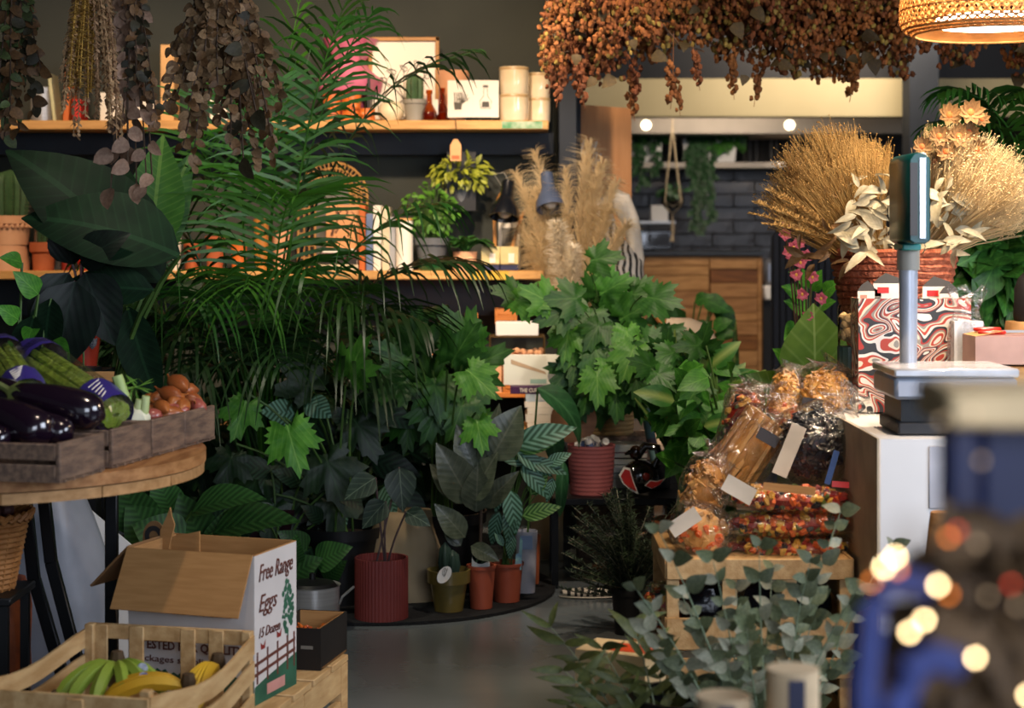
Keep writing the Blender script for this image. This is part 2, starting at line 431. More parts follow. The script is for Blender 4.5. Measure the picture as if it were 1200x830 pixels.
M_blue = mat('blue_cord', '#404c88', .7, '#36427a', 40)
M_stem = mat('green_stem', '#4a6a2c', .6, '#3c5824', 10)
M_stemd = mat('brown_stem', '#4c3a2a', .7, '#3c2d20', 10)

# ------------------------------------------------------------ room shell
struct(MB().box(-3.2, 3.8, -3, 15, -.1, 0).build('floor', M_floor))
struct(MB().box(-3.2, 3.8, -3, 15, 3.0, 3.1).build('ceiling', M_ceil))
struct(MB().box(-3.2, W(660, 0, 7.55).x, 7.55, 7.75, 0, 3.0).build('wall_back', M_wall))
struct(MB().box(-3.2, -3.0, -3, 7.55, 0, 3.0).build('wall_left', M_wall))
struct(MB().box(3.6, 3.8, -3, 15, 0, 3.0).build('wall_right', M_wall))
struct(MB().box(W(655, 0, 7.4).x, W(676, 0, 7.4).x, 7.4, 7.78, 0, 3.0).build('trim_1', M_dark, bevel=.004))
kit = struct(MB().box(.2, 3.6, 13.6, 13.75, 0, 3.0).build('wall_kitchen', mat('kitchen_grout', '#2b2724', .6)))
M_tile = mat('dark_glossy_tile', '#3c342e', .3, '#2a2522', 6, spec=.4, bump=.5, bscale=14, rndv=.2)
tile = MB().box(-.1575, .1575, -.008, 0, -.0482, .0482).mesh('tile', M_tile, bevel=.006)
for r_ in range(10):
    for c_ in range(6):
        put('tile', tile, kit, (.88+.32*c_+(.16 if r_ % 2 else 0), 13.6, 1.09+.1*r_))
struct(MB().box(.2, .3, 7.8, 13.6, 0, 3.0).build('wall_passage', M_dark))
zs = lambda py, Y: H-(py-HY)/F*Y
xs = lambda px, Y: (px-600)/F*Y
struct(MB().box(.3, 3.6, 11.0, 11.12, zs(137, 11), zs(92, 11)).build('trim_2', M_cream, bevel=.004))
struct(MB().box(.3, 3.6, 11.02, 11.12, zs(92, 11), 3.0).build('wall_soffit', M_black))
# wooden board standing beside the pillar
o = T('wooden_board', 'tall orange plywood board standing upright beside the dark pillar', 'board', W(706, 277, 7.9)-V((0, 0, H)))
MB().prism([(xs(672, 7.9)-xs(706, 7.9), 0), (xs(740, 7.9)-xs(706, 7.9), 0), (xs(740, 7.9)-xs(706, 7.9), zs(127, 7.9)), (xs(672, 7.9)-xs(706, 7.9), zs(122, 7.9))], 0, .03).build('panel', M_ply, o)
M_chalk = mat('white_chalk', '#d9d4c8', .9)
def squiggle(parent, cx, cz, sx, sz, y, m, seed, r=.0018, loops=3, name='drawing'):
    g = random.Random(seed); mb = MB()
    for k in range(loops):
        a0 = g.uniform(0, 6); ox, oz = g.uniform(-.4, .4)*sx, g.uniform(-.4, .4)*sz
        mb.tube([(cx+ox+sx*.38*math.cos(a0+t*.5)*(1-.05*t), y, cz+oz+sz*.38*math.sin(a0*1.3+t*.62)) for t in range(12)], r, 4)
    return mb.build(name, m, parent)
for k, (px, py) in enumerate([(681, 178), (694, 176), (700, 190)]):
    squiggle(o, xs(px, 7.9)-xs(706, 7.9), zs(py, 7.9), .045, .075, -.002, M_chalk, 11+k, .0028)

# ------------------------------------------------------------ kitchen behind
Y = 12.0
k = T('kitchen_counter', 'kitchen counter clad in reclaimed wood planks with a dark stone top', 'counter', (1.2, Y, 0))
MB().box(.55-1.2, xs(887, Y)-1.2, .02, .6, 0, zs(300, Y)).build('carcass', M_plankd, k)
MB().box(.5-1.2, xs(895, Y)-1.2, -.03, .65, zs(300, Y), zs(294, Y)).build('worktop', mat('dark_stone', '#1c1f22', .35), k, bevel=.004)
MB().box(xs(888, Y)-1.2, xs(893, Y)-1.2, -.012, .6, 0, zs(300, Y)).build('end_post', M_plank, k, bevel=.003)
def plank(x0, x1, y0, y1, m):
    MB().box(xs(x0, Y)-1.2+.002, xs(x1, Y)-1.2-.002, -.006-U(0, .006), .02, zs(y1, Y)+.002, zs(y0, Y)-.002).build('plank', m, k, bevel=.003)
plank(690, 831, 300.5, 312, M_plank); plank(831, 888, 300.5, 315.5, M_plank)
for a, b in [(312, 323), (323, 341), (341, 360), (360, 378), (378, 396), (396, 414), (414, 432), (432, 450), (450, 470), (470, 489)]: plank(690, 831, a, b, M_plank)
for a, b, d in [(316, 332, 1), (332, 349, 0), (349, 367, 0), (367, 377, 0), (377, 393, 0), (393, 411, 1), (411, 430, 0), (430, 450, 0), (450, 470, 0), (470, 489, 0)]:
    plank(832, 888, a, b, M_plankd if d else M_plank)
Y = 12.3
o = T('extractor_hood', 'long stainless steel extractor hood with painted lamp glints above the kitchen counter', 'extractor hood', W(900, 157, Y))
MB().box(xs(690, Y)-xs(900, Y), xs(1066, Y)-xs(900, Y), 0, .7, 0, zs(128, Y)-zs(157, Y)).build('canopy', mat('hood_steel', '#877f73', .4, '#7a7368', 3, metal=.35), o, bevel=.005)
M_hood_glint = mat('hood_glint', '#fff0d0', .5, emit=3)
for px in (757, 925):  # each disc glows to imitate a lamp reflection on the hood front
    MB().lathe([(0, 0), (.028, 0), (.034, .008), (.034, .014)], 20, M=Matrix.Rotation(R(90), 4, 'X')).build('lamp', M_hood_glint if px != 846 else mat('hood_glint_dim', '#ffe0b0', .5, emit=1.2), o, ((px-900)/F*Y, -.001, .06))
# pipes/ribbed curtain between hood and shelf
o = T('ribbed_curtain', 'black pleated curtain hanging under the extractor hood', 'curtain', (1.4, 13.2, 0))
mb = MB(); pts = []
for i in range(90): pts.append((-.8+i*.022, .012*math.sin(i*1.35)))
for i in range(89):
    a, b = pts[i], pts[i+1]; mb.add([(a[0], a[1], 1.72), (b[0], b[1], 1.72), (b[0], b[1], 2.05), (a[0], a[1], 2.05)], [(0, 1, 2, 3)])
mb.build('pleats', M_black, o)
MB().tube([(-.85, .4, 2.06), (-.85, 0, 2.06), (1.2, 0, 2.06), (1.2, .4, 2.06)], .012, 8).build('rail', M_blackm, o)
Y = 12.6
o = tag(MB().box(xs(690, Y), xs(1010, Y), Y, Y+.3, zs(197, Y), zs(190, Y)).build('steel_shelf', mat('hood_steel', '#9a9286', .35), bevel=.003), 'long stainless steel kitchen shelf carrying white planters', 'shelf')
Mo_ivy = leafmat('ivy_leaf', '#16301a', '#27512a', '#3c6b3a'); ivy = leafmesh('leaf', Mo_ivy, .36, .75, 5, .6, .2)
ivyp = leafmesh('leaf', leafmat('pothos_leaf', '#234a1c', '#3f7a2c', '#5d9440'), .34, .7, 6, .7, .2)
def trough(x0, x1, y0, y1, label, n, bx, by, trail):
    Y = 12.65; c = V((xs((x0+x1)/2, Y), Y+.07, zs(190, 12.6)+.001)); w = (x1-x0)/F*Y/2; h = (y1-y0)/F*Y
    t = T('planter_trough', label, 'planter', c)
    MB().add([(-w*.9, -.07, 0), (w*.9, -.07, 0), (w*.9, .07, 0), (-w*.9, .07, 0), (-w, -.085, h), (w, -.085, h), (w, .085, h), (-w, .085, h),
              (-w*.94, -.075, h), (w*.94, -.075, h), (w*.94, .075, h), (-w*.94, .075, h), (-w*.86, -.06, h*.7), (w*.86, -.06, h*.7), (w*.86, .06, h*.7), (-w*.86, .06, h*.7)],
             [(3, 2, 1, 0), (0, 1, 5, 4), (1, 2, 6, 5), (2, 3, 7, 6), (3, 0, 4, 7), (4, 5, 9, 8), (5, 6, 10, 9), (6, 7, 11, 10), (7, 4, 8, 11), (8, 9, 13, 12), (9, 10, 14, 13), (10, 11, 15, 14), (11, 8, 12, 15), (12, 13, 14, 15)]).build('trough', M_white, t)
    cc = V(((bx-(x0+x1)/2)/F*Y, -.05, h+(y0-by)/F*Y))
    bush(t, cc, (.17, .1, .13), n, ivyp, (.09, .15), M_stem, base=(cc.x, 0, h*.7), stem_r=.003)
    sm = MB()
    for px, L in trail:
        x = (px-(x0+x1)/2)/F*Y; pts = [V((x*.9, -.05, h*.8)), V((x, -.11, h+.02))]
        while pts[-1].z > h-L: pts.append(pts[-1]+V((U(-.015, .015), U(-.008, .004), -.035)))
        sm.tube(pts, .002, 4)
        for p in pts[1:]:
            for q in range(2): put('leaf', ivy, t, M=orient(p, (U(-1, 1), -.5, -.6), (0, -1, .4), U(.045, .07)))
    sm.build('trailing_stem', M_stem, t)
trough(732, 776, 163, 189, 'white trough planter with trailing leaves beside the plywood board', 26, 747, 158, [(745, .3), (756, .28), (768, .22)])
trough(800, 864, 162, 189, 'white trough planter with a bushy green plant and long trailing ivy', 44, 845, 158, [(812, .35), (816, .6), (820, .62), (824, .4), (829, .55), (835, .25), (808, .2)])
# hanging macrame planter
Y = 11.6; t = T('hanging_planter', 'glass bowl planter hanging in a knotted cream macrame holder', 'planter', W(788, 245, Y))
s_ = S(Y); M_cord = mat('cream_cord', '#b3a284', .9)
MB().lathe([(0, 0), (.045, .004), (.07, .035), (.074, .06), (.06, .1)], 20).build('bowl', M_glass, t)
MB().lathe([(0, .006), (.04, .008), (.066, .036), (.068, .05), (0, .055)], 16).build('soil', M_soil, t)
mb = MB()
for k_ in range(4):
    a = R(45+90*k_); c_, s2 = math.cos(a), math.sin(a)
    mb.tube([(0, 0, -.03), (.05*c_, .05*s2, 0), (.078*c_, .078*s2, .05), (.066*c_, .066*s2, .1), (.03*c_, .03*s2, .33), (0, 0, .55)], .004, 5)
    b_ = a+R(90); mb.tube([(.078*c_, .078*s2, .05), (.055*math.cos(a+.78), .055*math.sin(a+.78), .015), (.078*math.cos(b_), .078*math.sin(b_), .05)], .0035, 5)
mb.tube([(0, 0, .55), (0, 0, 1.9-.0)], .005, 5)
mb.build('knotted_cord', M_cord, t)
mb = MB()
for k_ in range(14): mb.tube([(0, 0, -.03), (U(-.012, .012), U(-.012, .012), -.12), (U(-.018, .018), U(-.018, .018), -.21)], .0025, 4)
mb.build('tassel', M_cord, t)
bush(t, (0, 0, .12), (.1, .1, .05), 16, ivy, (.05, .08), M_stem, base=(0, 0, .05), front=False)
# small rack with white box, coffee machine
Y = 12.75; o = T('wall_rack', 'small steel rack on legs standing on the dark worktop', 'rack', (xs(765, Y), Y, zs(294, 12)+.0))
zt = zs(262, Y)-zs(294, 12)
MB().box(-.16, .15, -.12, .1, zt, zt+.015).build('shelf', M_steel, o)
for x in (-.15, .14):
    for y in (-.11, .09): MB().box(x-.006, x+.006, y-.006, y+.006, 0, zt).build('leg', M_blackm, o)
tag(MB().box(-.062, .062, -.05, .05, 0, .115).build('white_box', M_white, None, (xs(772, Y), Y-.02, zs(294, 12)+zt+.015), bevel=.006), 'small white box standing on the kitchen steel rack', 'box')
o = T('coffee_grinder', 'dark glass appliance standing under the small steel rack', 'appliance', (xs(768, 12.72), 12.7, zs(294, 12)))
MB().box(-.12, .11, -.09, .09, 0, .14).build('body', mat('dark_gloss', '#26282c', .12, spec=.7), o, bevel=.01)
MB().box(-.10, .09, -.094, -.09, .03, .12).build('window', mat('dark_glass', '#3a3d44', .05, spec=.8), o)
# dark slatted panel and appliances right of the counter
o = T('slatted_screen', 'dark vertical slat screen standing right of the wooden counter', 'screen', (xs(965, 9.4), 9.4, 0))
for i in range(17):
    MB().box(-.26+i*.034, -.26+i*.034+.026, U(0, .006), .03, 0, zs(288, 9.4)+.06).build('slat', mat('dark_slat', '#1b1d26', .6, rndv=.2), o)
MB().box(-.27, .33, .03, .05, 0, zs(288, 9.4)+.05).build('back_panel', M_black, o)
Y = 11.9; o = T('dishwasher', 'small white appliance on a dark stand beside the counter end', 'appliance', (xs(910, Y)+.02, Y, 0))
MB().box(-.1, .12, .05, .5, 0, zs(352, Y)).build('stand', M_black, o)
MB().box(-.1, .12, 0, .45, zs(352, Y), zs(335, Y)).build('body', M_white, o, bevel=.01)
MB().box(-.1, .12, .02, .45, zs(335, Y), zs(304, Y)).build('hood', mat('grey_metal_hood', '#8b8f98', .3, metal=.6), o, bevel=.03)
# sideboard far right wall/pillars under lintel
o = tag(MB().box(xs(1066, 10.5), xs(1100, 10.5), 10.5, 10.7, 0, 3.0).build('trim_3', M_dark), 'dark post', None); struct(o); del o['label']
tag(MB().tube([(xs(1063, 11.3), 11.3, 0), (xs(1063, 11.3), 11.3, 3.0)], .015, 8).build('brass_pole', mat('brass', '#a5793a', .4, metal=.7)), 'thin brass pole running up beside the dark post', 'pole')

# ------------------------------------------------------------ wall shelves
YS = 7.25; ZU = zs(141, YS); ZL = zs(317.5, YS)
M_gpaint = mat('green_paint_mark', '#4f8a5c', .6, '#c9cbb4', 14)
M_ypaint = mat('yellow_paint_mark', '#c9a437', .6)
o = T('wall_shelf', 'upper pine plank shelf with green paint on its end', 'shelf', (0, YS, ZU))
MB().box(-2.6, xs(643, YS), 0, .28, -.038, 0).build('board', M_wood, o, bevel=.004)
MB().box(xs(588, YS), xs(636, YS), -.0015, .001, -.033, -.004).build('paint_mark', M_gpaint, o)
MB().box(-2.6, xs(650, YS), .2, .3, -.13, -.04).build('cleat', M_dark, o)
o = T('wall_shelf', 'lower pine plank shelf with a yellow painted stretch', 'shelf', (0, YS, ZL))
MB().box(-2.6, xs(637, YS), 0, .28, -.036, 0).build('board', M_wood, o, bevel=.004)
MB().box(xs(551, YS), xs(596, YS), -.0015, .001, -.035, -.001).build('paint_mark', M_ypaint, o)
MB().box(-2.6, xs(640, YS), .2, .3, -.19, -.04).build('cleat', M_dark, o)
# ------------------------------------------------------------ things on the upper shelf
def on(px, Yo=.1, up=True): return V((xs(px, YS+Yo), YS+Yo, ZU if up else ZL))
sS = S(YS+.1)
def sz(p): return p*sS
# framed print
o = T('framed_print', 'large framed botanical line drawing leaning on the upper shelf', 'picture', on(473, .18))
w, h = sz(84)/2, sz(102); Mfr = mat('oak_frame', '#a9793f', .5, stretch=(1, 1, 8))
for a in [(-w, -w+.016, 0, h), (w-.016, w, 0, h), (-w, w, 0, .016), (-w, w, h-.016, h)]:
    MB().box(a[0], a[1], 0, .022, a[2], a[3]).build('frame', Mfr, o, bevel=.002)
MB().box(-w+.01, w-.01, .012, .018, .01, h-.01).build('print', M_paper, o)
mb = MB()
for k, (tx, tz, lw) in enumerate([(-.045, .2, .05), (.0, .215, .045), (.05, .225, .055), (.085, .19, .05), (-.08, .17, .045)]):
    st = bez((.005, .0105, .09), (tx*.4, .0105, .15), (tx, .0105, tz), 6); mb.tube(st, .002, 4)
    d = V((tx, 0, .12)).normalized(); sd = V((d.z, 0, -d.x))
    mb.tube([V((tx, .0105, tz))+d*lw*math.sin(t*.39)*1.0*(t/8)+sd*lw*.35*math.sin(t*.785) for t in range(9)], .002, 4)
    mb.tube([V((tx, .0105, tz)), V((tx, .0105, tz))+d*lw*.6], .0016, 4)
mb.tube([(.005+.035*math.cos(t*.4), .0105, .06+.035*math.sin(t*.4)) for t in range(17)], .002, 4)
mb.build('drawing', mat('soft_black_ink', '#4a4640', .8), o)
# white round vase
o = T('round_vase', 'cream round vase in front of the framed print', 'vase', on(458, .07))
MB().lathe([(0, 0), (.03, 0), (.05, .02), (.054, .042), (.046, .068), (.03, .08), (.024, .078), (.04, .05), (0, .02)], 28).build('body', mat('cream_vase', '#e2d5b2', .4), o)
# cactus
def cactus(o, r, h, z0, m, ribs=10):
    mb = MB(); pr = []
    for i in range(13):
        t = i/12; pr.append((r*(.86+.14*math.sin(t*3))*(max(0, 1-max(0, (t-.75)/.25)**2))**.5, z0+h*t))
    mb.lathe(pr, ribs*4, ripple=.1, nr=ribs); b = mb.build('body', m, o)
    sp = MB()
    for k in range(ribs):
        a = 2*math.pi*k/ribs
        for i in range(1, 11):
            rr, z = pr[i]; p = V((rr*1.1*math.cos(a), rr*1.1*math.sin(a), z))
            for q in range(3): sp.tube([p, p*1+V((math.cos(a)*.007+U(-.005, .005), math.sin(a)*.007+U(-.005, .005), U(-.004, .006)))], [.0007, .0001], 3, cap=False)
    s2 = sp.build('spines', mat('pale_spine', '#9a8a66', .8), b); stuff(s2)
M_cact = mat('cactus_green', '#3d5a36', .6, '#2f4a2c', 20)
o = T('potted_cactus', 'ribbed green cactus in a light grey pot on the upper shelf', 'cactus', on(486, .06))
potmesh(o, sz(13.5), sz(25), M_greyp, M_soil, rim=.2, taper=.76); cactus(o, sz(9.5), sz(34), sz(21), M_cact)
# amber bottles
for k, (px, hh, Yo, lab) in enumerate([(503, 36, .04, 'amber glass bottle with a narrow neck beside the grey cactus pot'), (518, 40, .11, 'taller amber glass bottle with a paper tag behind the cards')]):
    o = T('amber_bottle', lab, 'bottle', on(px, Yo)); h = sz(hh)
    MB().lathe([(0, .002), (.028, 0), (.032, .01), (.03, h*.3), (.012, h*.55), (.01, h*.85), (.014, h*.9), (.013, h)], 20).build('glass', M_amber, o)
    MB().lathe([(0, .004), (.026, .004), (.028, .012), (.026, h*.28), (0, h*.3)], 16).build('liquid', mat('amber_liquid', '#7a3b0c', .3), o)
    if k: MB().box(-.035, -.015, -.034, -.033, h*.2, h*.65).build('paper_tag', M_paper, o)
# terracotta pot behind
o = T('plain_pot', 'tapered pale terracotta pot behind the line drawing cards', 'pot', on(531, .2)); potmesh(o, sz(20), sz(62), M_terrap, None, rim=.0, taper=.7)
# cards
for k, (px, lab) in enumerate([(539, 'white card with a line drawing of a potted palm on a wire stand'), (569, 'white card with a line drawing of a glass bottle on a wire stand')]):
    o = T('greeting_card', lab, 'card', on(px, .03), R(9 if k else -7)); w, h = sz(29 if k == 0 else 31)/2, sz(43)
    MB().box(-w, w, 0, .003, .014, .014+h).build('card', M_paper, o)
    mb = MB()
    for x in (-.025, .025): mb.tube([(x, .03, 0), (x, -.012, 0), (x, -.012, .015), (x, .006, .014), (x, .03, .09)], .0012, 4)
    mb.build('wire_stand', M_steel, o)
    mb = MB()
    if k == 0:
        mb.add([(-.022, -.001, .045), (.006, -.001, .045), (.01, -.001, .075), (-.026, -.001, .075)], [(0, 1, 2, 3)])
        for q in range(7):
            a = R(150-q*20); p = V((.012, -.001, .07)); mb.tube([p+V((math.cos(a)*t*.011, 0, math.sin(a)*t*.017)) for t in range(4)], [.0012, .002, .002, .0006], 4)
        for q in range(4): mb.tube([(-.02+q*.009, -.001, .075), (-.022+q*.009, -.001, .115)], .0022, 4)
    else:
        mb.tube([(-.02, -.001, .05), (-.024, -.001, .08), (-.008, -.001, .1), (-.008, -.001, .13), (.008, -.001, .13), (.008, -.001, .1), (.024, -.001, .08), (.02, -.001, .05), (-.02, -.001, .05)], .0012, 4)
        mb.add([(-.016, -.001, .055), (.016, -.001, .055), (.014, -.001, .078), (-.014, -.001, .078)], [(0, 1, 2, 3)])
        mb.add([(-.012, -.001, .135), (.012, -.001, .135), (.01, -.001, .145), (-.01, -.001, .145)], [(0, 1, 2, 3)])
    mb.build('drawing', mat('mid_ink', '#57534c', .8), o)
# stacked cream tumblers
def tumbler(px, Yo, z, r, h, lab):
    o = T('ceramic_tumbler', lab, 'tumbler', on(px, Yo)+V((0, 0, z)), group='cream tumblers at the shelf end')
    MB().lathe([(0, 0), (r*.92, 0), (r*.97, h*.06), (r, h*.5), (r, h), (r*.93, h), (r*.9, h*.15), (0, h*.12)], 28).build('body', M_creamc, o)
    MB().lathe([(r*1.003, h*.88), (r*1.01, h*.97), (r*.97, h*1.005), (r*.93, h*.99)], 28).build('rim', mat('sandy_rim', '#b79a6c', .4), o)
for px, Yo, hh, r in [(602.5, .08, 31.5, 17.5), (631, .16, 29, 14.5)]:
    n_ = 'wider' if r > 16 else 'narrower'
    tumbler(px, Yo, 0, sz(r), sz(hh), f'cream glazed tumbler at the bottom of the {n_} stack'); tumbler(px, Yo, sz(hh)+.001, sz(r), sz(hh), f'cream glazed tumbler on top of the {n_} stack')
# orange body pots and pink vase
def bodypot(px, w, hh, lab, Yo=.06, up=True, m=M_orange, zoff=0):
    o = T('figure_pot', lab, 'pot', on(px, Yo, up)+V((0, 0, zoff))); r, h = sz(w)/2, sz(hh)
    mb = MB(); mb.lathe([(0, 0), (r*.95, 0), (r, h*.1), (r*.9, h*.55), (r*.97, h), (r*.9, h), (r*.8, h*.3), (0, h*.25)], 28)
    mb.build('body', m, o); b = MB()
    for x in (-.42, .42):
        b.ball((x*r, -r*.86, h*.52), r*.36, 12, 8, scale=(1, .8, 1)); b.ball((x*r, -r*1.17, h*.5), r*.07, 6, 5)
    b.build('relief', m, o); return o
bodypot(389, 22, 31, 'small orange figure pot with moulded relief at the end of the upper shelf')
bodypot(412, 24, 31, 'orange figure pot with moulded relief standing under the pink vase', .05)
bodypot(430, 20, 14, 'low orange dish with moulded relief before the frame', .03)
M_pink = mat('pink_marbled', '#8f2f55', .4, '#c9708c', 5, coat=.3)
o = T('pink_vase', 'pink marbled vase with folded petals standing behind the orange pots', 'vase', on(410, .17))
MB().lathe([(0, 0), (.05, 0), (.06, sz(28)), (.12, sz(36)), (.13, sz(50)), (.08, sz(62)), (.06, sz(72)), (.1, sz(92)), (.11, sz(99)), (.1, sz(99)), (.05, sz(75)), (0, sz(70))], 36, ripple=.07, nr=7).build('body', M_pink, o)
tag(MB().box(-.006, .006, 0, .15, 0, sz(55)).build('black_book', M_black, None, on(432, .06)), 'thin black book standing upright against the picture frame', 'book')
# left end of the upper shelf
tag(MB().lathe([(0, 0), (sz(14), 0), (sz(14), sz(40)), (sz(13), sz(41)), (0, sz(41))], 24).build('metal_tin', M_steel, None, on(50, .12)), 'plain cylindrical steel tin at the far end of the upper shelf', 'tin')
for px, w, h, m, lab, rz in [(64, 4, 56, mat('pale_yellow', '#c9c79a', .6), 'thin pale yellow book leaning beside the steel tin', -.12), (77, 7, 72, mat('orange_card', '#cf6a2c', .6), 'orange book standing behind the hanging wheat', .05),
                             (196, 16, 90, mat('peach_card', '#d9a86c', .6), 'tall peach card standing behind the hanging leaves', 0), (128, 22, 34, M_whitec, 'white box under the hanging wheat', 0), (90, 10, 26, M_red, 'small red box under the hanging wheat', 0),
                             (168, 24, 26, M_whitec, 'white square dish on edge behind dried leaves', 0), (256, 20, 30, M_whitec, 'white box behind the drooping dried leaves', 0)]:
    b = MB().box(-sz(w)/2, sz(w)/2, 0, .12, 0, sz(h)).build('book' if 'book' in lab else ('card' if 'card' in lab else 'box'), m, None, on(px, .08), bevel=.002); b.rotation_euler = (0, 0, 0)
    tag(b, lab, 'book' if 'book' in lab else ('card' if 'card' in lab else 'box'))
    if rz: b.rotation_euler = (0, rz, 0); b.location.z += abs(math.sin(rz))*sz(w)/2
# hanging tag
o = T('hanging_tag', 'house shaped wooden price tag hanging on a black cord below the upper shelf', 'tag', V((xs(534, YS-.02), YS-.02, zs(189, YS))))
w, h = sz(6.5), sz(18); MB().prism([(-w, 0), (w, 0), (w, h), (w*.35, h*1.4), (-w*.35, h*1.4), (-w, h)], 0, .004).build('tag', mat('tag_wood', '#d3a06a', .6), o, bevel=.001)
MB().box(-w*.7, w*.7, -.001, 0, h*.12, h*.35).build('print', mat('tag_print', '#b5643c', .7), o)
MB().tube([(0, .002, h*1.35), (.002, .0, h*2.0), (-.001, .004, ZU-zs(189, YS)+.003)], .0015, 5).build('cord', M_black, o)
# ------------------------------------------------------------ things on the lower shelf
# rattan arch mirror
o = T('rattan_mirror', 'arched mirror with a fan shaped rattan frame on the lower shelf', 'mirror', on(390, .2, False))
Mrat = mat('rattan', '#b68a4c', .55, '#9c723a', 20); mb = MB(); R1, R2, R3, R4 = sz(41), sz(34), sz(28), sz(21); cz = sz(87)
for r_ in (R1, R2, R3, R4):
    mb.tube([(-r_, 0, 0)]+[(r_*math.cos(R(180-t*10)), 0, cz+r_*math.sin(R(180-t*10))) for t in range(19)]+[(r_, 0, 0)], .0045 if r_ in (R1, R4) else .003, 6)
mb.build('hoop', Mrat, o); mb = MB()
for t in range(0, 25):
    a = R(180-t*7.5); mb.tube([(R4*math.cos(a), 0, cz+R4*math.sin(a)), (R1*math.cos(a), 0, cz+R1*math.sin(a))], .0028, 5)
for z in range(6):
    for s2 in (-1, 1): mb.tube([(s2*R4, 0, cz*z/6), (s2*R1, 0, cz*z/6)], .0028, 5)
mb.build('spoke', Mrat, o)
MB().prism([(-R4, 0)]+[(R4*math.cos(R(180-t*10)), cz+R4*math.sin(R(180-t*10))) for t in range(19)]+[(R4, 0)], .004, .009).build('glass', mat('mirror_glass', '#a9a69c', .12, metal=.6), o)
def book(px, w, h, m, lab, Yo=.06, d=.14, up=False, z=0, page=True, name='book'):
    o = T(name, lab, 'book', on(px, Yo, up)+V((0, 0, z))); w2, h2 = sz(w)/2, sz(h)
    MB().box(-w2, w2, 0, d, 0, h2).build('cover', m, o, bevel=.0015)
    if page: MB().box(-w2*.7, w2*.7, .004, d+.001, .003, h2+.0005).build('pages', M_paper, o)
    return o
M_peach = mat('peach_cover', '#cf9a6a', .6, '#c08552', 7)
o = T('patterned_book', 'peach book with dark flowers on its cover facing out', 'book', on(402, .1, False)+V((0, 0, sz(25))))
MB().box(-sz(20), sz(20), 0, .02, 0, sz(52)).build('cover', M_peach, o, bevel=.002); mb = MB()
for k in range(14):
    x, z = U(-.055, .055), U(.02, .16); mb.tube([(x, -.002, z), (x+U(-.01, .01), -.002, z+.015), (x+U(-.02, .02), -.002, z+.03)], [.004, .003, .001], 5)
mb.build('print', mat('flower_print', '#5a3a2c', .7), o)
z = 0
for k, (w, h, m, lab) in enumerate([(44, 7, mat('cream_cover', '#cfc0a0', .6), 'cream book lying at the bottom under the flowered book'), (42, 6, M_ink, 'black book lying second in the flat stack'), (40, 7, mat('plum_cover', '#5a2a35', .6), 'plum book lying third in the flat stack'), (38, 4.5, M_paper, 'thin white book topping the flat stack')]):
    o = T('flat_book', lab, 'book', on(398, .08, False)+V((0, 0, z))); MB().box(-sz(w)/2, sz(w)/2, -.04, .1, 0, sz(h)).build('cover', m, o, bevel=.001)
    MB().box(-sz(w)/2+.004, sz(w)/2+.0005, -.036, .1005, .003, sz(h)-.003).build('pages', M_paper, o); z += sz(h)+.0008
for px, w, h, m, lab in [(424.5, 7, 78, mat('orange_spine', '#c8682a', .5), 'tall orange spined book next to the flowered book'), (433, 8, 66, mat('blue_spine', '#6c7ea2', .5), 'blue grey spined book beside the orange spine'), (442, 9, 76, M_paper, 'tall white book with a plain spine'),
                         (452, 9, 74, mat('ivory_spine', '#ddcfae', .6), 'ivory spined book between white books'), (460, 7, 62, mat('grey_spine', '#a7aab0', .6), 'slim grey spined book next to the white cylinder')]: book(px, w, h, m, lab, .06)
o = T('white_canister', 'tall white cylindrical canister with a thin wooden lid beside the books', 'canister', on(474, .05, False))
MB().lathe([(0, 0), (sz(10), 0), (sz(10), sz(58)), (0, sz(58))], 24).build('body', M_whitec, o, angle=30); MB().lathe([(0, sz(58)), (sz(10.3), sz(58)), (sz(10.3), sz(61)), (0, sz(61))], 24).build('lid', M_wood, o, angle=30)
# fern-like plants on the lower shelf
Mo_sm = leafmat('small_bright_leaf', '#2d5a1c', '#5a8a2a'); sm_leaf = leafmesh('leaf', Mo_sm, .3, .8, 4, .5, .2)
Mo_yel = leafmat('yellow_green_leaf', '#6a7a1e', '#a3a53a'); yl_leaf = leafmesh('leaf', Mo_yel, .2, .8, 4, .4, .2)
o = T('potted_shelf_plant', 'small leaved green plant in a grey pot standing in a green glazed bowl', 'plant', on(506, .08, False)+V((0, 0, sz(5))))
potmesh(o, sz(20), sz(33), M_greypd, M_soil, rim=.25, taper=.72); bush(o, (0, -.01, sz(66)), (sz(36), .1, sz(34)), 190, sm_leaf, (.02, .038), M_stem, base=(0, 0, sz(30)), stem_r=.001, front=False)
o = tag(MB().lathe([(0, 0), (sz(17), 0), (sz(18), .006), (sz(18.5), sz(14)), (sz(17.5), sz(14)), (sz(17), .01), (0, .008)], 28).build('glazed_bowl', mat('green_glaze', '#1f4a28', .12, coat=.6), None, on(508, .08, False)), 'shiny dark green glazed bowl under the grey plant pot', 'bowl')
o = T('tall_shelf_plant', 'yellow green spiky leaved plant in a dark pot raised on a black stand', 'plant', on(541, .19, False))
MB().box(-.06, .06, -.05, .06, 0, sz(70)).build('stand', M_black, o); pm = potmesh(o, sz(17), sz(34), M_greypd, M_soil, rim=.2); pm.location.z = sz(70); o.children[-1].location.z = sz(70)
bush(o, (0, -.03, sz(112)), (sz(40), .1, sz(24)), 150, yl_leaf, (.03, .055), M_stem, base=(0, 0, sz(98)), stem_r=.001, up_bias=.1)
def smallfern(o, z0, n, L, m, ll=.04):
    for k in range(n):
        a = U(0, 6.28); d = V((math.cos(a), math.sin(a)*.8, 0)); e = L*U(.7, 1.1)
        frond_mb((0, 0, z0), d*e*.45+V((0, 0, z0+e*.8)), d*e+V((0, 0, z0+e*U(.1, .7))), 14, ll, .009, .2, .25).build('frond', m, o)
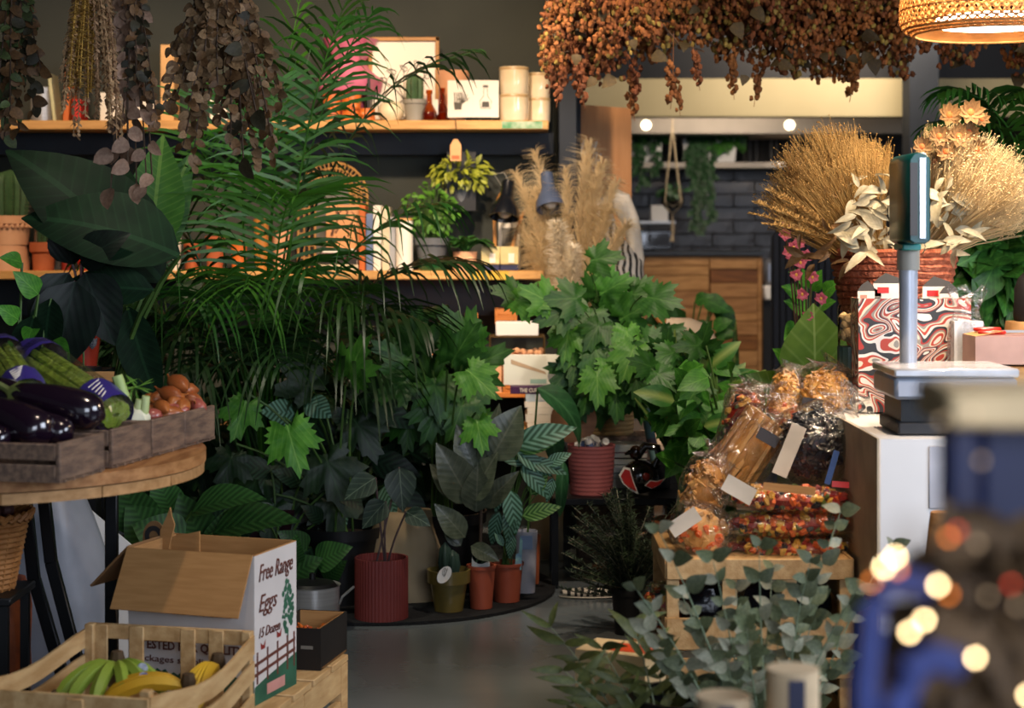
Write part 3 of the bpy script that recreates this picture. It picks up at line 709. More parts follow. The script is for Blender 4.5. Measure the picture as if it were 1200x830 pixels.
M_fern = mat('fern_green', '#35662a', .5, '#28521f', 6, leaf=.2)
o = bodypot(545, 29, 22, 'terracotta figure pot with a feathery fern on the lower shelf', .05, False, M_terrap); o['category'] = 'plant'; smallfern(o, sz(18), 16, .12, M_fern)
# task lamps
def task_lamp(px, base_px, lab, shade_m, hx, hy, hz_px, arm):
    o = T('desk_lamp', lab, 'lamp', on(px, .09, False)); Mlw = mat('honey_wood', '#b67a35', .5)
    bx = (base_px-px)*sS
    MB().box(bx-sz(10.6), bx+sz(10.6), -.03, .06, 0, sz(7)).build('foot', M_navy, o, bevel=.002)
    MB().box(bx-sz(10.8), bx+sz(10.8), -.035, .065, sz(7), sz(28)).build('base', mat('pale_yellow_block', '#d8c98f', .5), o, bevel=.003)
    pts = [((a-px)*sS, .02, (317.5-b)*sS) for a, b in arm]
    for a, b in zip(pts[:-1], pts[1:]): MB().bar(a, b, .014, .008, (0, 1, 0)).build('arm', Mlw, o, bevel=.002)
    h = V(((hx-px)*sS, -.03, (317.5-hy)*sS))
    ax = V(hz_px).normalized(); q = V((0, 0, 1)).rotation_difference(ax).to_matrix().to_4x4(); q.translation = h
    MB().lathe([(0, 0), (.016, 0), (.026, .008), (.028, .07), (.034, .085), (.058, .13), (.062, .165), (.058, .165), (.052, .13), (.028, .085), (0, .08)], 28, M=q).build('shade', shade_m, o)
    b2 = MB().ball(h+ax*.135, .03, 12, 8).build('bulb', mat('bulb_white', '#cfc8b8', .3), o)
    MB().tube([h+V((0, 0, 0)), h+V((-.02, 0, .03)), h+V((-.06, .02, .025)), V(pts[-1])+V((0, 0, 0))], .0014, 5).build('cable', M_greyp, o)
    MB().box(bx-.004, bx+.02, -.04, -.038, sz(9), sz(20)).build('label', M_paper, o); return o
task_lamp(578, 575, 'black task lamp with a wooden arm and pale block base', mat('black_enamel', '#0f1218', .25, coat=.5), 596, 212, (-.12, -.35, -1), [(580, 290), (579, 245), (590, 222)])
task_lamp(612, 597, 'blue grey task lamp with a wooden arm tilted towards the pampas grass', mat('blue_grey_enamel', '#46526a', .35, coat=.3), 640, 203, (.12, -.45, -1), [(600, 290), (612, 252), (638, 224)])
o = T('photo_card', 'small black and white photo card behind the lamp base', 'card', on(596, .24, False)); MB().box(-sz(12), sz(14), 0, .004, 0, sz(60)).build('card', M_paper, o); MB().box(-sz(8), sz(10), -.001, 0, sz(26), sz(50)).build('print', M_inkg, o)
# left end of the lower shelf
o = T('potted_cactus', 'pale terracotta pot with scalloped trim holding a round cactus', 'cactus', on(12, .1, False)+V((0, 0, sz(30))))
pr = potmesh(o, sz(25), sz(34), M_terrap, M_soil, rim=.28, taper=.82); mb = MB()
for k in range(26):
    a = 2*math.pi*k/26; mb.ball((sz(25.5)*math.cos(a), sz(25.5)*math.sin(a), sz(22)), sz(2.6), 6, 4)
mb.build('scallop_trim', M_terrap, o); cactus(o, sz(20), sz(58), sz(30), M_cact, 16)
o = T('plain_pot', 'pale terracotta pot upside down under the scalloped pot', 'pot', on(10, .1, False)); MB().lathe([(0, 0), (sz(24), 0), (sz(24), sz(8)), (sz(21), sz(29.5)), (0, sz(29.5))], 28).build('body', M_terrap, o, angle=30)
o = T('glass_cloche', 'glass cloche with a small plant on a terracotta base', 'cloche', on(51, .1, False))
MB().lathe([(0, 0), (sz(12), 0), (sz(13), sz(20)), (sz(16), sz(22)), (sz(16), sz(33)), (0, sz(33))], 24).build('base', M_terra, o, angle=30)
MB().lathe([(sz(11), sz(33)), (sz(11), sz(75)), (sz(8), sz(86)), (0, sz(92))], 24).build('dome', filmmat('cloche_glass', (.85, .9, .88), .3, .06, 0), o); cactus(o, sz(7), sz(34), sz(33), M_cact, 8)
for k, (px, w, h, m, lab) in enumerate([(97, 12, 14, M_red, 'tiny bright red pot behind the dark leaves'), (108, 10, 14, M_red, 'second tiny bright red pot beside the first'), (30, 12, 16, M_whitec, 'small white cup near the terracotta pots'), (158, 14, 40, M_whitec, 'tall white cup behind the banana leaf'),
                                        (125, 16, 30, M_whitec, 'round white jar behind the dark stems'), (178, 12, 24, M_whitec, 'cream vase on the lower shelf behind palm leaflets'), (206, 13, 42, M_whitec, 'white bottle shaped vase behind palm leaflets'),
                                        (78, 14, 44, mat('brick_red', '#8a2c22', .4), 'tall brick red vase behind the dark leaves'), (225, 20, 34, M_terra, 'terracotta pot behind palm leaflets'), (252, 22, 40, M_terra, 'taller terracotta pot behind palm leaflets'), (280, 20, 36, M_orange, 'orange ribbed pot behind the palm stems'), (330, 24, 48, M_terrap, 'pale terracotta vase behind the palm'), (306, 18, 60, mat('ochre_glaze', '#b77a35', .4), 'ochre bottle vase behind the palm')]):
    o = T('shelf_pot', lab, 'pot', on(px, .08+.05*(k % 3), False)); potmesh(o, sz(w)/2, sz(h), m, None, rim=.18 if k % 2 else 0, taper=.8)
bush(T('small_shelf_plant', 'small bright green plant in a dark pot on the upper left wall shelf', 'plant', on(70, .2, False)+V((0, 0, 0))), (0, 0, sz(105)), (sz(32), .06, sz(14)), 60, yl_leaf, (.03, .05), M_stem, base=(0, 0, sz(30)), stem_r=.001)
o = bpy.data.objects['small_shelf_plant']; potmesh(o, sz(14), sz(34), M_greypd, M_soil); o['label'] = 'yellow green leafy plant in a dark pot beside the glass cloche'
# ------------------------------------------------------------ round table with vegetable crates
TC = V((-1.19, 4.0, 0)); TZ = .738; TR = .5
t = T('round_table', 'round table with a planked wooden top and black metal legs', 'table', TC)
def disc_planks(z0, z1, ang, rad, nm, mt, widths):
    M = Matrix.Rotation(ang, 4, 'Z'); x = -rad
    for w in widths:
        x0, x1 = x+.0015, x+w-.0015; x += w
        n = 10; pts = []
        for i in range(n+1):
            xx = x0+(x1-x0)*i/n; pts.append((xx, math.sqrt(max(0, rad**2-xx*xx))))
        poly = pts+[(a, -b) for a, b in reversed(pts)]
        k = len(poly); vs = [M @ V((a, b, z0)) for a, b in poly]+[M @ V((a, b, z1)) for a, b in poly]
        mb = MB(); mb.add(vs, [tuple(range(k))[::-1], tuple(range(k, 2*k))]+[(i, (i+1) % k, (i+1) % k+k, i+k) for i in range(k)])
        mb.build(nm, mt, t)
disc_planks(TZ-.025, TZ, R(-32), TR, 'top_plank', M_woodt, [.14, .15, .14, .15, .14, .14, .14])
disc_planks(TZ-.05, TZ-.028, R(58), TR*.992, 'under_plank', mat('pale_under_wood', '#b48a5a', .6, '#9a7244', 7, stretch=(1.2, 8, 8), bump=.15, bscale=40, rndv=.1), [.2, .19, .2, .2, .195])
def leg(a, b, w=.03): MB().bar(a, b, w, .022, (0, 1, 0)).build('leg', M_blackm, t, bevel=.003)
LZ = TZ-.05
LY_ = 4.42
for p0, p1, p2 in [((24, 600), (40, 680), (92, 905)), ((46, 600), (60, 660), (112, 905)), ((131, 600), (131, 700), (131, 900))]:
    a_, b_, c_ = [W(q[0], q[1], LY_ if p0[0] < 100 else 4.3)-TC for q in (p0, p1, p2)]; a_.z = LZ; c_.z = 0
    leg(a_, b_); leg(b_+V((0, 0, .004)), c_)
leg((-.3, -.2, LZ), (-.36, -.25, 0)); leg((-.3, .2, LZ), (-.36, .25, 0))
# crates along a rotated axis
u = V((.174, .77, 0)).normalized(); v = V((-u.y, u.x, 0)); K0 = V((-.878, 3.48, TZ+.002)); LT = .789
Mc = Matrix((v, u, V((0, 0, 1)))).transposed().to_4x4(); rzc = math.atan2(u.y, u.x)-math.pi/2
def veg_crate(t0, t1, w, h, label, boards=2, cols=1):
    o = T('vegetable_crate', label, 'crate', K0+u*(t0*LT), rzc)     # local: +y along u, -x is to the left
    L = (t1-t0)*LT; th = .010
    MB().box(-w, 0, 0, L, 0, .006).build('floor_board', M_woodo, o)
    for i in range(cols):
        MB().box(-th, 0, L*i/cols+.001, L*(i+1)/cols-.001, 0, h).build('end_board', M_woodo, o, bevel=.002)
    MB().box(-w, -w+th, 0, L, 0, h).build('end_board', M_woodo, o)
    for y0, y1 in ((0, th), (L-th, L)):
        hs = [(0.004, h*.44), (h*.56, h*.97)] if boards == 2 else [(0, h*.95)]
        for z0, z1 in hs: MB().box(-w+th, -th, y0, y1, z0, z1).build('slat', M_woodo, o, bevel=.0015)
    mb = MB()
    for i in range(5): mb.box(-th*.3, .002, L*(i+.5)/5-.004, L*(i+.5)/5+.004, -.001, .005)
    mb.build('foot_peg', M_woodo, o); return o
veg_crate(0, .25, .42, .078, 'weathered slatted wooden crate of aubergines at the table edge')
veg_crate(.295, .54, .42, .080, 'weathered wooden crate holding celery and fennel')
veg_crate(.548, 1.0, .34, .080, 'weathered wooden crate with shallots overhanging the table', cols=2)
# aubergines
M_aub = mat('aubergine_skin', '#1a0d1a', .16, '#120a14', 3, spec=.7, coat=.5); M_calyx = mat('calyx_green', '#5f6b35', .6, '#4b5628', 15)
def aubergine(a, b, r, label):
    a, b = V(a), V(b); d = (b-a); L = d.length
    o = T('aubergine', label, 'aubergine', a, group='aubergines'); M = orient((0, 0, 0), d, (0, 0, 1)); mb = MB()
    n = 12; pts = []; rs = []
    for i in range(n+1):
        tt = i/n; rr = r*(.52+.48*math.sin(min(1, tt*1.25)*math.pi*.55))*(max(.02, 1-max(0, (tt-.78)/.22)**2.2))**.5
        if i == 0: rr = r*.3
        pts.append(M @ V((0, L*tt, .03*math.sin(tt*2.2)*L))); rs.append(rr)
    mb.tube(pts, rs, 16); mb.build('fruit', M_aub, o)
    cm = MB(); cm.tube([M @ V((.004, -.035, .01)), M @ V((0, -.012, .003)), M @ V((0, 0, 0))], [.007, .008, .014], 7)
    for k in range(5):
        an = 2*math.pi*k/5; e = V((math.cos(an), 0, math.sin(an)))
        cm.add([M @ (e*.012+V((0, -.006, 0))), M @ (e*r*.52+V((e.z*.02, .006, -e.x*.02))), M @ (e*r*.70+V((0, .05, 0))), M @ (e*r*.52+V((-e.z*.02, .006, e.x*.02)))], [(0, 1, 2, 3)])
    cm.build('calyx', M_calyx, o, weld=True)
Q = lambda px, py, Y: W(px, py, Y)
aubergine(Q(14, 460, 3.72), Q(122, 492, 3.70), .041, 'glossy aubergine lying on top of the others')
aubergine(Q(-22, 476, 3.66), Q(58, 516, 3.60), .044, 'wide aubergine lowest at the crate front')
aubergine(Q(24, 487, 3.66), Q(84, 516, 3.64), .032, 'slim aubergine half hidden between the larger ones')
aubergine(Q(-30, 452, 3.8), Q(30, 478, 3.75), .04, 'aubergine at the back behind the glossy one')
aubergine(Q(-46, 500, 3.60), Q(10, 526, 3.58), .034, 'small aubergine at the outer corner of the crate')
# bagged celery
M_cel = mat('celery_green', '#8fa53f', .4, '#74902f', 6, stretch=(8, 8, 1)); M_celp = mat('celery_pale', '#c3cd88', .4)
M_bagp = mat('purple_print', '#3c3183', .35, '#332a72', 4)
def celery(a, b, label, r=.045):
    a, b = V(a), V(b); d = b-a; L = d.length; o = T('bagged_celery', label, 'celery', b); M = orient(a-b, d, (0, -.5, 1)); mb = MB()
    for k in range(9):
        an = 2*math.pi*k/9; x, z = math.cos(an)*r*.62, math.sin(an)*r*.5
        mb.tube([M @ V((x*1.25, 0, z*1.2)), M @ V((x*1.1, L*.5, z*1.1)), M @ V((x*.8, L*.98, z*.8))], [.009, .013, .014], 7)
    mb.build('stalks', M_cel, o)
    mb = MB(); mb.tube([M @ V((0, L*t_, 0)) for t_ in (-.1, 0, .3, .7, .96, 1.0)], [r*.9, r*1.35, r*1.22, r*1.18, r*1.05, r*.5], 14); mb.build('bag', M_film, o)
    mb = MB(); mb.tube([M @ V((0, L*t_, 0)) for t_ in (.72, .8, .97)], [r*1.2, r*1.2, r*1.07], 14, cap=False); mb.build('printed_band', M_bagp, o)
    mb = MB()
    for k in range(5): mb.tube([M @ V((-.01+.004*k, L*(.76+.04*k), r*1.22)), M @ V((.02, L*(.78+.04*k), r*1.1))], .0015, 4)
    mb.build('print', M_paper, o)
    mb = MB(); mb.tube([M @ V((0, L*t_, 0)) for t_ in (-.12, -.02, .1)], [r*1.0, r*1.3, r*1.34], 14, cap=False); mb.build('top_print', M_bagp, o)
celery(Q(44, 424, 4.12), Q(138, 488, 3.88), 'celery head in a purple printed bag lying over the crate', .044)
celery(Q(0, 418, 4.1), Q(34, 468, 3.85), 'second bag of celery standing behind the glossy aubergine', .042)
# fennel
M_fen = mat('fennel_green', '#b7c48a', .45, '#93ab62', 5, stretch=(6, 6, 1)); M_fenw = mat('fennel_white', '#dcdcc0', .45)
o = T('fennel_bulb', 'fennel bulb with cut pale green stalks in the crate', 'fennel', Q(160, 492, 3.97)); s4 = S(3.97)
MB().ball((0, 0, .0), .03, 14, 10, scale=(1.15, .8, .9), lump=.2).build('bulb', M_fenw, o)
for x0, x1, h, r in [(-14, -22, 52, .014), (-6, -9, 20, .010), (2, 4, 24, .009), (10, 12, 28, .010)]:
    MB().tube([(x0*s4*.6, 0, 0), (x0*s4, -.004, h*s4*.5), (x1*s4, -.006, h*s4)], [r*1.3, r, r*.9], 9).build('stalk', M_fen, o)
bush(o, (0, .01, .07), (.025, .02, .03), 16, leafmesh('leaf', leafmat('fennel_frond', '#4d7a2c', '#6d9a3c'), .06, .8, 4, .3, 0), (.03, .05), M_stem, stems=False)
# shallots and onions
M_shal = mat('shallot_skin', '#a4602f', .35, '#8a4a25', 9, stretch=(6, 1, 6), rndv=.18, coat=.2); M_on = mat('red_onion_skin', '#7a2a2c', .3, '#a0584a', 6, coat=.3)
sh = MB(); pr = []
sh.tube([(0, -.036, .001), (0, -.03, 0), (0, -.02, 0), (0, 0, 0), (0, .02, 0), (0, .032, 0), (0, .046, .003), (0, .06, .008)], [.002, .008, .016, .02, .016, .008, .003, .002], 12)
shm = sh.mesh('shallot', M_shal)
spots = [(190, 478, 4.1, 20), (200, 462, 4.15, 60), (206, 470, 4.14, -30), (213, 476, 4.14, 10), (188, 466, 4.22, -60), (222, 468, 4.22, 75), (216, 458, 4.25, 110), (180, 482, 4.15, 150), (228, 476, 4.24, 200), (196, 486, 4.1, 80), (209, 450, 4.2, 55), (176, 470, 4.25, -10)]
plac = ['shallot lying on top of the pile with a dry tail', 'copper shallot leaning at the crate corner', 'shallot wedged beside the red onion', 'shallot at the front edge of its crate']
for k, (px, py, Y, a) in enumerate(spots):
    b = put('shallot', shm, None, Q(px, py, Y)); b.rotation_euler = (U(-.4, .4), U(0, 6), R(a)); s2 = U(.85, 1.15); b.scale = (s2, s2, s2)
    tag(b, 'copper skinned shallot heaped in the far wooden crate', 'shallot', 'shallots in the far crate')
om = MB(); om.lathe([(0, -.03), (.012, -.025), (.022, -.016), (.026, 0), (.022, .016), (.012, .03), (.005, .04), (.003, .055)], 18)
onm = om.mesh('red_onion', M_on)
for px, py, Y, lab in [(233, 478, 4.2, 'large red onion at the outer corner of the far crate'), (212, 482, 4.12, 'red onion sitting among the shallots'), (180, 488, 4.06, 'dark red onion beside the fennel')]:
    b = put('red_onion', onm, None, Q(px, py, Y)); b.rotation_euler = (U(.5, 1.4), 0, U(0, 6)); b.scale = (.72,)*3; tag(b, lab, 'onion')
# things behind the crates on the table: cardboard punnet, pepper
o = T('cardboard_punnet', 'upright piece of brown cardboard behind the celery', 'cardboard', Q(104, 465, 4.28)); MB().box(-.05, .06, 0, .004, -.12, .06).build('sheet', M_card, o)
o = T('bagged_grapes', 'clear bag of dark red fruit behind the fennel', 'fruit', Q(130, 482, 4.2))
mb = MB()
for k in range(26): mb.ball((U(-.04, .04), U(-.03, .03), U(-.02, .03)), .012, 8, 6)
stuff(mb.build('fruit', mat('dark_cherry', '#4a1218', .25), o)); MB().ball((0, 0, .01), .06, 12, 8, lump=.4).build('bag', M_film, o)
# ------------------------------------------------------------ under the table
# wicker basket with handle
M_wick = mat('wicker', '#a4713f', .6, '#855629', 25, bump=.3, bscale=50)
o = T('wicker_basket', 'wicker basket under the round table', 'basket', Q(-22, 690, 4.25)); s4 = S(4.25)
for i in range(13):
    z = .008+i*.0125; r = .075+.03*i/12
    MB().tube([(r*math.cos(a_*.2618), r*math.sin(a_*.2618), z+.003*math.sin(a_*math.pi+i*math.pi)) for a_ in range(25)], .0065, 5).build('weave_ring', M_wick, o)
mb = MB()
for k in range(20):
    a = 2*math.pi*k/20; mb.tube([(.075*math.cos(a), .075*math.sin(a), 0), (.106*math.cos(a), .106*math.sin(a), .165)], .004, 5)
mb.build('stakes', M_wick, o); mb = MB()
for k in range(30):
    a = 2*math.pi*k/30; mb.tube([(.11*math.cos(a), .11*math.sin(a), .165), (.118*math.cos(a+.12), .118*math.sin(a+.12), .182), (.106*math.cos(a+.3), .106*math.sin(a+.3), .172)], .008, 6)
mb.build('braided_rim', M_wick, o)
MB().lathe([(0, 0), (.075, 0), (.075, .01), (0, .01)], 20).build('bottom', M_wick, o)
mb = MB()
for k in range(30): mb.ball((U(-.06, .06), U(-.06, .06), U(.13, .19)), .018, 8, 6)
b_ = mb.build('garlic_and_leaves', mat('purple_brown', '#4b2a28', .6), o); stuff(b_)
bst = T('basket_stool', 'black low stool carrying the wicker basket', 'stool', (o.location.x, o.location.y, 0)); hz = o.location.z
MB().box(-.12, .10, -.11, .11, hz-.02, hz-.001).build('seat', M_black, bst, bevel=.003)
for a in (-.1, .08):
    for b in (-.09, .09): MB().box(a-.01, a+.01, b-.01, b+.01, 0, hz-.02).build('leg', M_black, bst)
# grey fabric sack and white sheet
M_sack = mat('grey_plastic_sack', '#8a8f98', .42, '#767b84', 6, bump=.25, bscale=7)
M_orsack = mat('orange_net', '#8a4318', .6, '#6d3212', 20)
def sack(name, label, px, Yc, w, d, h, m, lean=(0, 0), seed=3, top=.35):
    o = T(name, label, 'sack', (xs(px, Yc), Yc, 0)); n, rg = 28, 14; vs, fs = [], []
    for i in range(rg+1):
        t_ = i/rg; z = h*t_; k = (1-t_**3)*(1-top)+top; 
        for j in range(n):
            a = 2*math.pi*j/n; nn = noise.noise(V((math.cos(a)*1.3+seed, math.sin(a)*1.3, t_*3)))*.18
            sq = (abs(math.cos(a))**3+abs(math.sin(a))**3)**(-1/3)
            vs.append((w*k*sq*math.cos(a)*(1+nn)+lean[0]*t_, d*k*sq*math.sin(a)*(1+nn)+lean[1]*t_, z))
    for i in range(rg):
        for j in range(n): fs.append((i*n+j, i*n+(j+1) % n, (i+1)*n+(j+1) % n, (i+1)*n+j))
    fs += [tuple(range(n))[::-1], tuple(rg*n+j for j in range(n))]
    MB().add(vs, fs).build('body', m, o, angle=80); return o
sack('grey_sack', 'grey plastic sack slumped under the round table', 66, 4.75, .16, .14, .66, M_sack, (-.06, 0), 3, .45)
sack('orange_sack', 'orange net sack of vegetables beside the grey sack', -10, 4.5, .09, .09, .36, M_orsack, (.02, 0), 9, .7)
o = T('white_board', 'white folded sheet standing behind the table leg', 'board', (xs(104, 5.0), 5.0, 0))
MB().add([(-.02, 0, 0), (.22, .03, 0), (.135, .03, zs(650, 5.0)), (-.06, 0, zs(575, 5.0)), (-.14, -.03, zs(600, 5)), (-.02, .012, 0), (.22, .042, 0), (.135, .042, zs(650, 5.0)), (-.06, .012, zs(575, 5.0)), (-.14, -.018, zs(600, 5))],
         [(0, 1, 2, 3), (0, 3, 4), (8, 7, 6, 5), (9, 8, 5), (0, 5, 6, 1), (1, 6, 7, 2), (2, 7, 8, 3), (3, 8, 9, 4), (4, 9, 5, 0)]).build('sheet', M_white, o)
# ------------------------------------------------------------ pallet, egg box, crates
PZ = .18
def rect_frame(c, rz): return Matrix.Translation(c) @ Matrix.Rotation(rz, 4, 'Z')
pr_ = V((-.42, 4.40, 0)); pd = V((-.097, -.45, 0)).normalized(); rzp = math.atan2(pd.y, pd.x)+math.pi/2     # +y local points away
o = T('slatted_pallet', 'low wooden pallet of rough slats carrying the egg box and banana crate', 'pallet', pr_, rzp)
for i in range(9):
    y = .06-i*.142; MB().box(-.5, 0, y-.125, y, PZ-.016, PZ).build('top_slat', M_woodp, o, bevel=.002)
for x in (-.02, -.26, -.5): MB().box(x-.0, x+.018, -1.2, .06, PZ-.085, PZ-.017).build('stringer', M_woodp, o, bevel=.002)
for x in (-.02, -.26, -.5): MB().box(x-.0, x+.018, -1.2, .06, .02, PZ-.105).build('stringer', M_woodp, o, bevel=.002)
for y in (.03, -.25, -.6, -.95, -1.18):
    for x in (-.03, -.265, -.495): MB().box(x-.0, x+.03, y-.025, y+.025, 0, PZ-.017).build('block', M_woodp, o)
# egg box
xf = V((xs(347, 4.16), 4.16, 0)); xn = V((xs(298, 3.96), 3.96, 0)); sd = (xf-xn); SL = sd.length; sd.normalize(); fw = V((-sd.y, sd.x, 0)); rze = math.atan2(sd.y, sd.x)-math.pi/2
M_prt = mat('white_print_card', '#c9c4c0', .75, '#bfbab6', 5); M_brown = mat('brown_print', '#5e2f22', .8); M_grn = mat('green_print', '#1f4a35', .8, '#2c5c44', 16)
o = T('egg_box', 'open cardboard box printed Free Range Eggs with its front flap folded down', 'box', xn+V((0, 0, PZ+.001)), rze)
EH = .333; EW = .317; th = .005        # local: x from -EW to 0, y 0..SL
MB().box(-EW, 0, 0, SL, 0, th).build('bottom', M_card, o)
MB().box(-th, 0, 0, SL, 0, EH).build('side_wall', M_card, o); MB().box(-EW, -EW+th, 0, SL, 0, EH).build('side_wall', M_card, o)
MB().box(-EW+th, -th, 0, th, 0, EH).build('front_wall', M_card, o); MB().box(-EW+th, -th, SL-th, SL, 0, EH).build('back_wall', M_card, o)
MB().box(0, .0006, 0, SL, 0, EH-.002).build('printed_side', M_prt, o); MB().box(-EW, 0, -.0006, 0, 0, EH-.002).build('printed_front', M_prt, o)
fy = -.075; fz = -.125
MB().add([(-EW, -.002, EH), (-.002, -.002, EH), (-.0, fy, EH+fz), (-EW+.0, fy, EH+fz), (-EW, -.006, EH+.002), (-.002, -.006, EH+.002), (0, fy-.004, EH+fz+.002), (-EW, fy-.004, EH+fz+.002)],
         [(0, 1, 2, 3), (7, 6, 5, 4), (0, 4, 5, 1), (1, 5, 6, 2), (2, 6, 7, 3), (3, 7, 4, 0)]).build('front_flap', M_card, o)
MB().add([(-EW, 0, EH), (-EW, SL, EH), (-EW-.1, SL-.02, EH-.10), (-EW-.11, .02, EH-.10), (-EW-.003, 0, EH+.004), (-EW-.003, SL, EH+.004), (-EW-.103, SL-.02, EH-.096), (-EW-.113, .02, EH-.096)],
         [(0, 1, 2, 3), (7, 6, 5, 4), (0, 4, 5, 1), (1, 5, 6, 2), (2, 6, 7, 3), (3, 7, 4, 0)]).build('side_flap', M_cardd, o)
yd, zu = V((0, 1, 0)), V((0, 0, 1))
L_ = lambda s, y, z, w, h, m, sh_=.35: lettering(s, o, (.0007, y, z), yd, zu, w, h, m, sh_)
L_('Free Range', .02, .258, .17, .05, M_brown); L_('Eggs', .02, .19, .09, .05, M_brown); L_('15 Dozen', .02, .145, .105, .022, M_brown)
mb = MB()
for z in (.062, .085): mb.add([(.0012, .0, z), (.0012, SL*.97, z+.018), (.0012, SL*.97, z+.026), (.0012, 0, z+.008)], [(0, 1, 2, 3)])
for y in (.01, .06, .11, .16, .195): mb.box(.0006, .0014, y, y+.007, .045, .115+y*.05)
mb.build('fence_print', M_brown, o)
mb = MB(); mb.add([(.0011, 0, 0), (.0011, SL, 0), (.0011, SL, .075), (.0011, SL*.6, .062), (.0011, .05, .05), (.0011, 0, .04)], [(0, 1, 2, 3, 4, 5)])
g = random.Random(4)
for k in range(60):
    a, r = g.uniform(0, 6.28), g.random()**.5; cy, cz = .165+.028*r*math.cos(a), .19+.06*r*math.sin(a); q = g.uniform(.005, .009)
    mb.add([(.0012+.00002*k*.01, cy+q*math.cos(b_), cz+q*math.sin(b_)) for b_ in [R(x) for x in range(0, 360, 60)]], [(0, 1, 2, 3, 4, 5)])
mb.add([(.0012, .160, .07), (.0012, .170, .07), (.0012, .168, .14), (.0012, .163, .14)], [(0, 1, 2, 3)])
mb.build('tree_print', M_grn, o, smooth=False)
mb = MB()
for y, z in ((.03, .118), (.11, .128)): mb.add([(.0013, y, z), (.0013, y+.02, z), (.0013, y+.024, z+.02), (.0013, y+.012, z+.008), (.0013, y-.002, z+.016)], [(0, 1, 2, 3, 4)])
mb.build('hen_print', mat('red_print', '#8a2a20', .8), o)
MB().box(.0012, .0016, .06, .15, .012, .036).build('label_print', mat('pink_print', '#c08a80', .8), o)
lettering('KEEP REFRIGERATED', o, (-.20, -.0007, .19), (1, 0, 0), zu, .15, .014, M_ink, 0, .02)
lettering('TESTED FOR QUALITY', o, (-.285, -.0007, .105), (1, 0, 0), zu, .26, .024, M_brown, 0, .02); lettering('Packages supplied by Da', o, (-.30, -.0007, .076), (1, 0, 0), zu, .28, .019, M_brown)
MB().add([(-EW, -.0012, .05)]+[(-EW+i*.0106, -.0012, .056+.008*(i % 2)+.004*math.sin(i)) for i in range(31)]+[(0, -.0012, .05), (0, -.0012, 0), (-EW, -.0012, 0)], [tuple(range(34))]).build('grass_print', M_grn, o, smooth=False)
# brown card badges poking out at the back
o2 = T('card_badge', 'pair of brown card badge cut-outs poking out behind the egg box', 'card', xf+V((-.34, .05, PZ+.001)), rze)
MB().prism([(.03*math.cos(R(a)), .33+.04*math.sin(R(a))) for a in range(0, 181, 15)]+[(-.03, .0), (.03, .0)], 0, .004).build('round_badge', M_cardd, o2)
MB().prism([(.02, .30), (.04, .30), (.058, .365), (.050, .385), (.046, .405), (.038, .385), (.02, .35)], -.006, -.002).build('ribbon', M_card, o2)
MB().lathe([(.012, 0), (.024, 0), (.024, .001), (.012, .001)], 24, c=(0, -.001, .335), M=Matrix.Rotation(R(90), 4, 'X')).build('print', M_ink, o2)
MB().prism([(.045, 0), (.12, 0), (.12, .352), (.045, .335)], 0, .004).build('torn_flap', M_card, o2)
# banana crate
bb = V((xs(297, 3.85), 3.85, PZ+.002)); rzb = -R(13)
o = T('banana_crate', 'pale thin wood slatted crate full of bananas', 'crate', bb, rzb); BW, BL, BH = .385, .53, .19
def slat(x0, x1, y0, y1, z0, z1, nm='slat'): MB().box(x0, x1, y0, y1, z0, z1).build(nm, M_woodp, o, bevel=.0015)
for x in (-BW, -.02):
    for y in (-BL, -.02): slat(x, x+.02, y, y+.02, 0, BH, 'corner_post')
slat(-BW, 0, -.003, .004, BH-.033, BH); slat(-BW, 0, -.003, .004, .012, .045)
for x in (-BW+.10, -BW+.22, -.10, -BW+.015): slat(x, x+.034, -.009, -.003, 0, BH-.002, 'upright')
for z0, z1 in ((BH-.055, BH-.012), (.075, .115), (.015, .055)): slat(-BW, 0, -BL-.005, -BL+.001, z0, z1)
slat(-.165, -.13, -BL-.009, -BL-.004, 0, BH-.02, 'upright')
def bent(x, z0, z1):
    n = 8; vs = []; fs = []
    for i in range(n+1):
        tt = i/n; y = -BL*tt; sag = -.028*math.sin(tt*math.pi)**1.5; bow = (.012 if x > -.1 else -.006)*math.sin(tt*math.pi)
        for dx in (0, .006):
            for z in (z0, z1): vs.append((x+dx+bow, y, z+sag))
    for i in range(n):
        a = i*4; fs += [(a, a+4, a+5, a+1), (a+2, a+3, a+7, a+6), (a, a+2, a+6, a+4), (a+1, a+5, a+7, a+3)]
    fs += [(0, 1, 3, 2), (n*4, n*4+2, n*4+3, n*4+1)]
    MB().add(vs, fs).build('slat', M_woodp, o, angle=30)
for x in (-.003, -BW-.003):
    for z0, z1 in ((BH-.05, BH-.01), (.085, .125), (.02, .055)): bent(x, z0, z1)
MB().box(-.006, .012, -.36, -.33, .0, BH-.05).build('upright', M_woodp, o)
slat(-BW+.02, -.02, -BL+.02, -.02, 0, .008, 'floor_board')
MB().box(.0085, .009, -.32, -.22, .045, .06).build('crate_print', mat('stamp', '#7a4a30', .8), o)
M_ban = mat('banana_yellow', '#c9a32a', .45, '#b98f22', 6, rndv=.1); M_bang = mat('banana_green', '#7d9436', .45, '#6b842c', 6, rndv=.12)
M_tipb = mat('banana_tip', '#4a3820', .8)
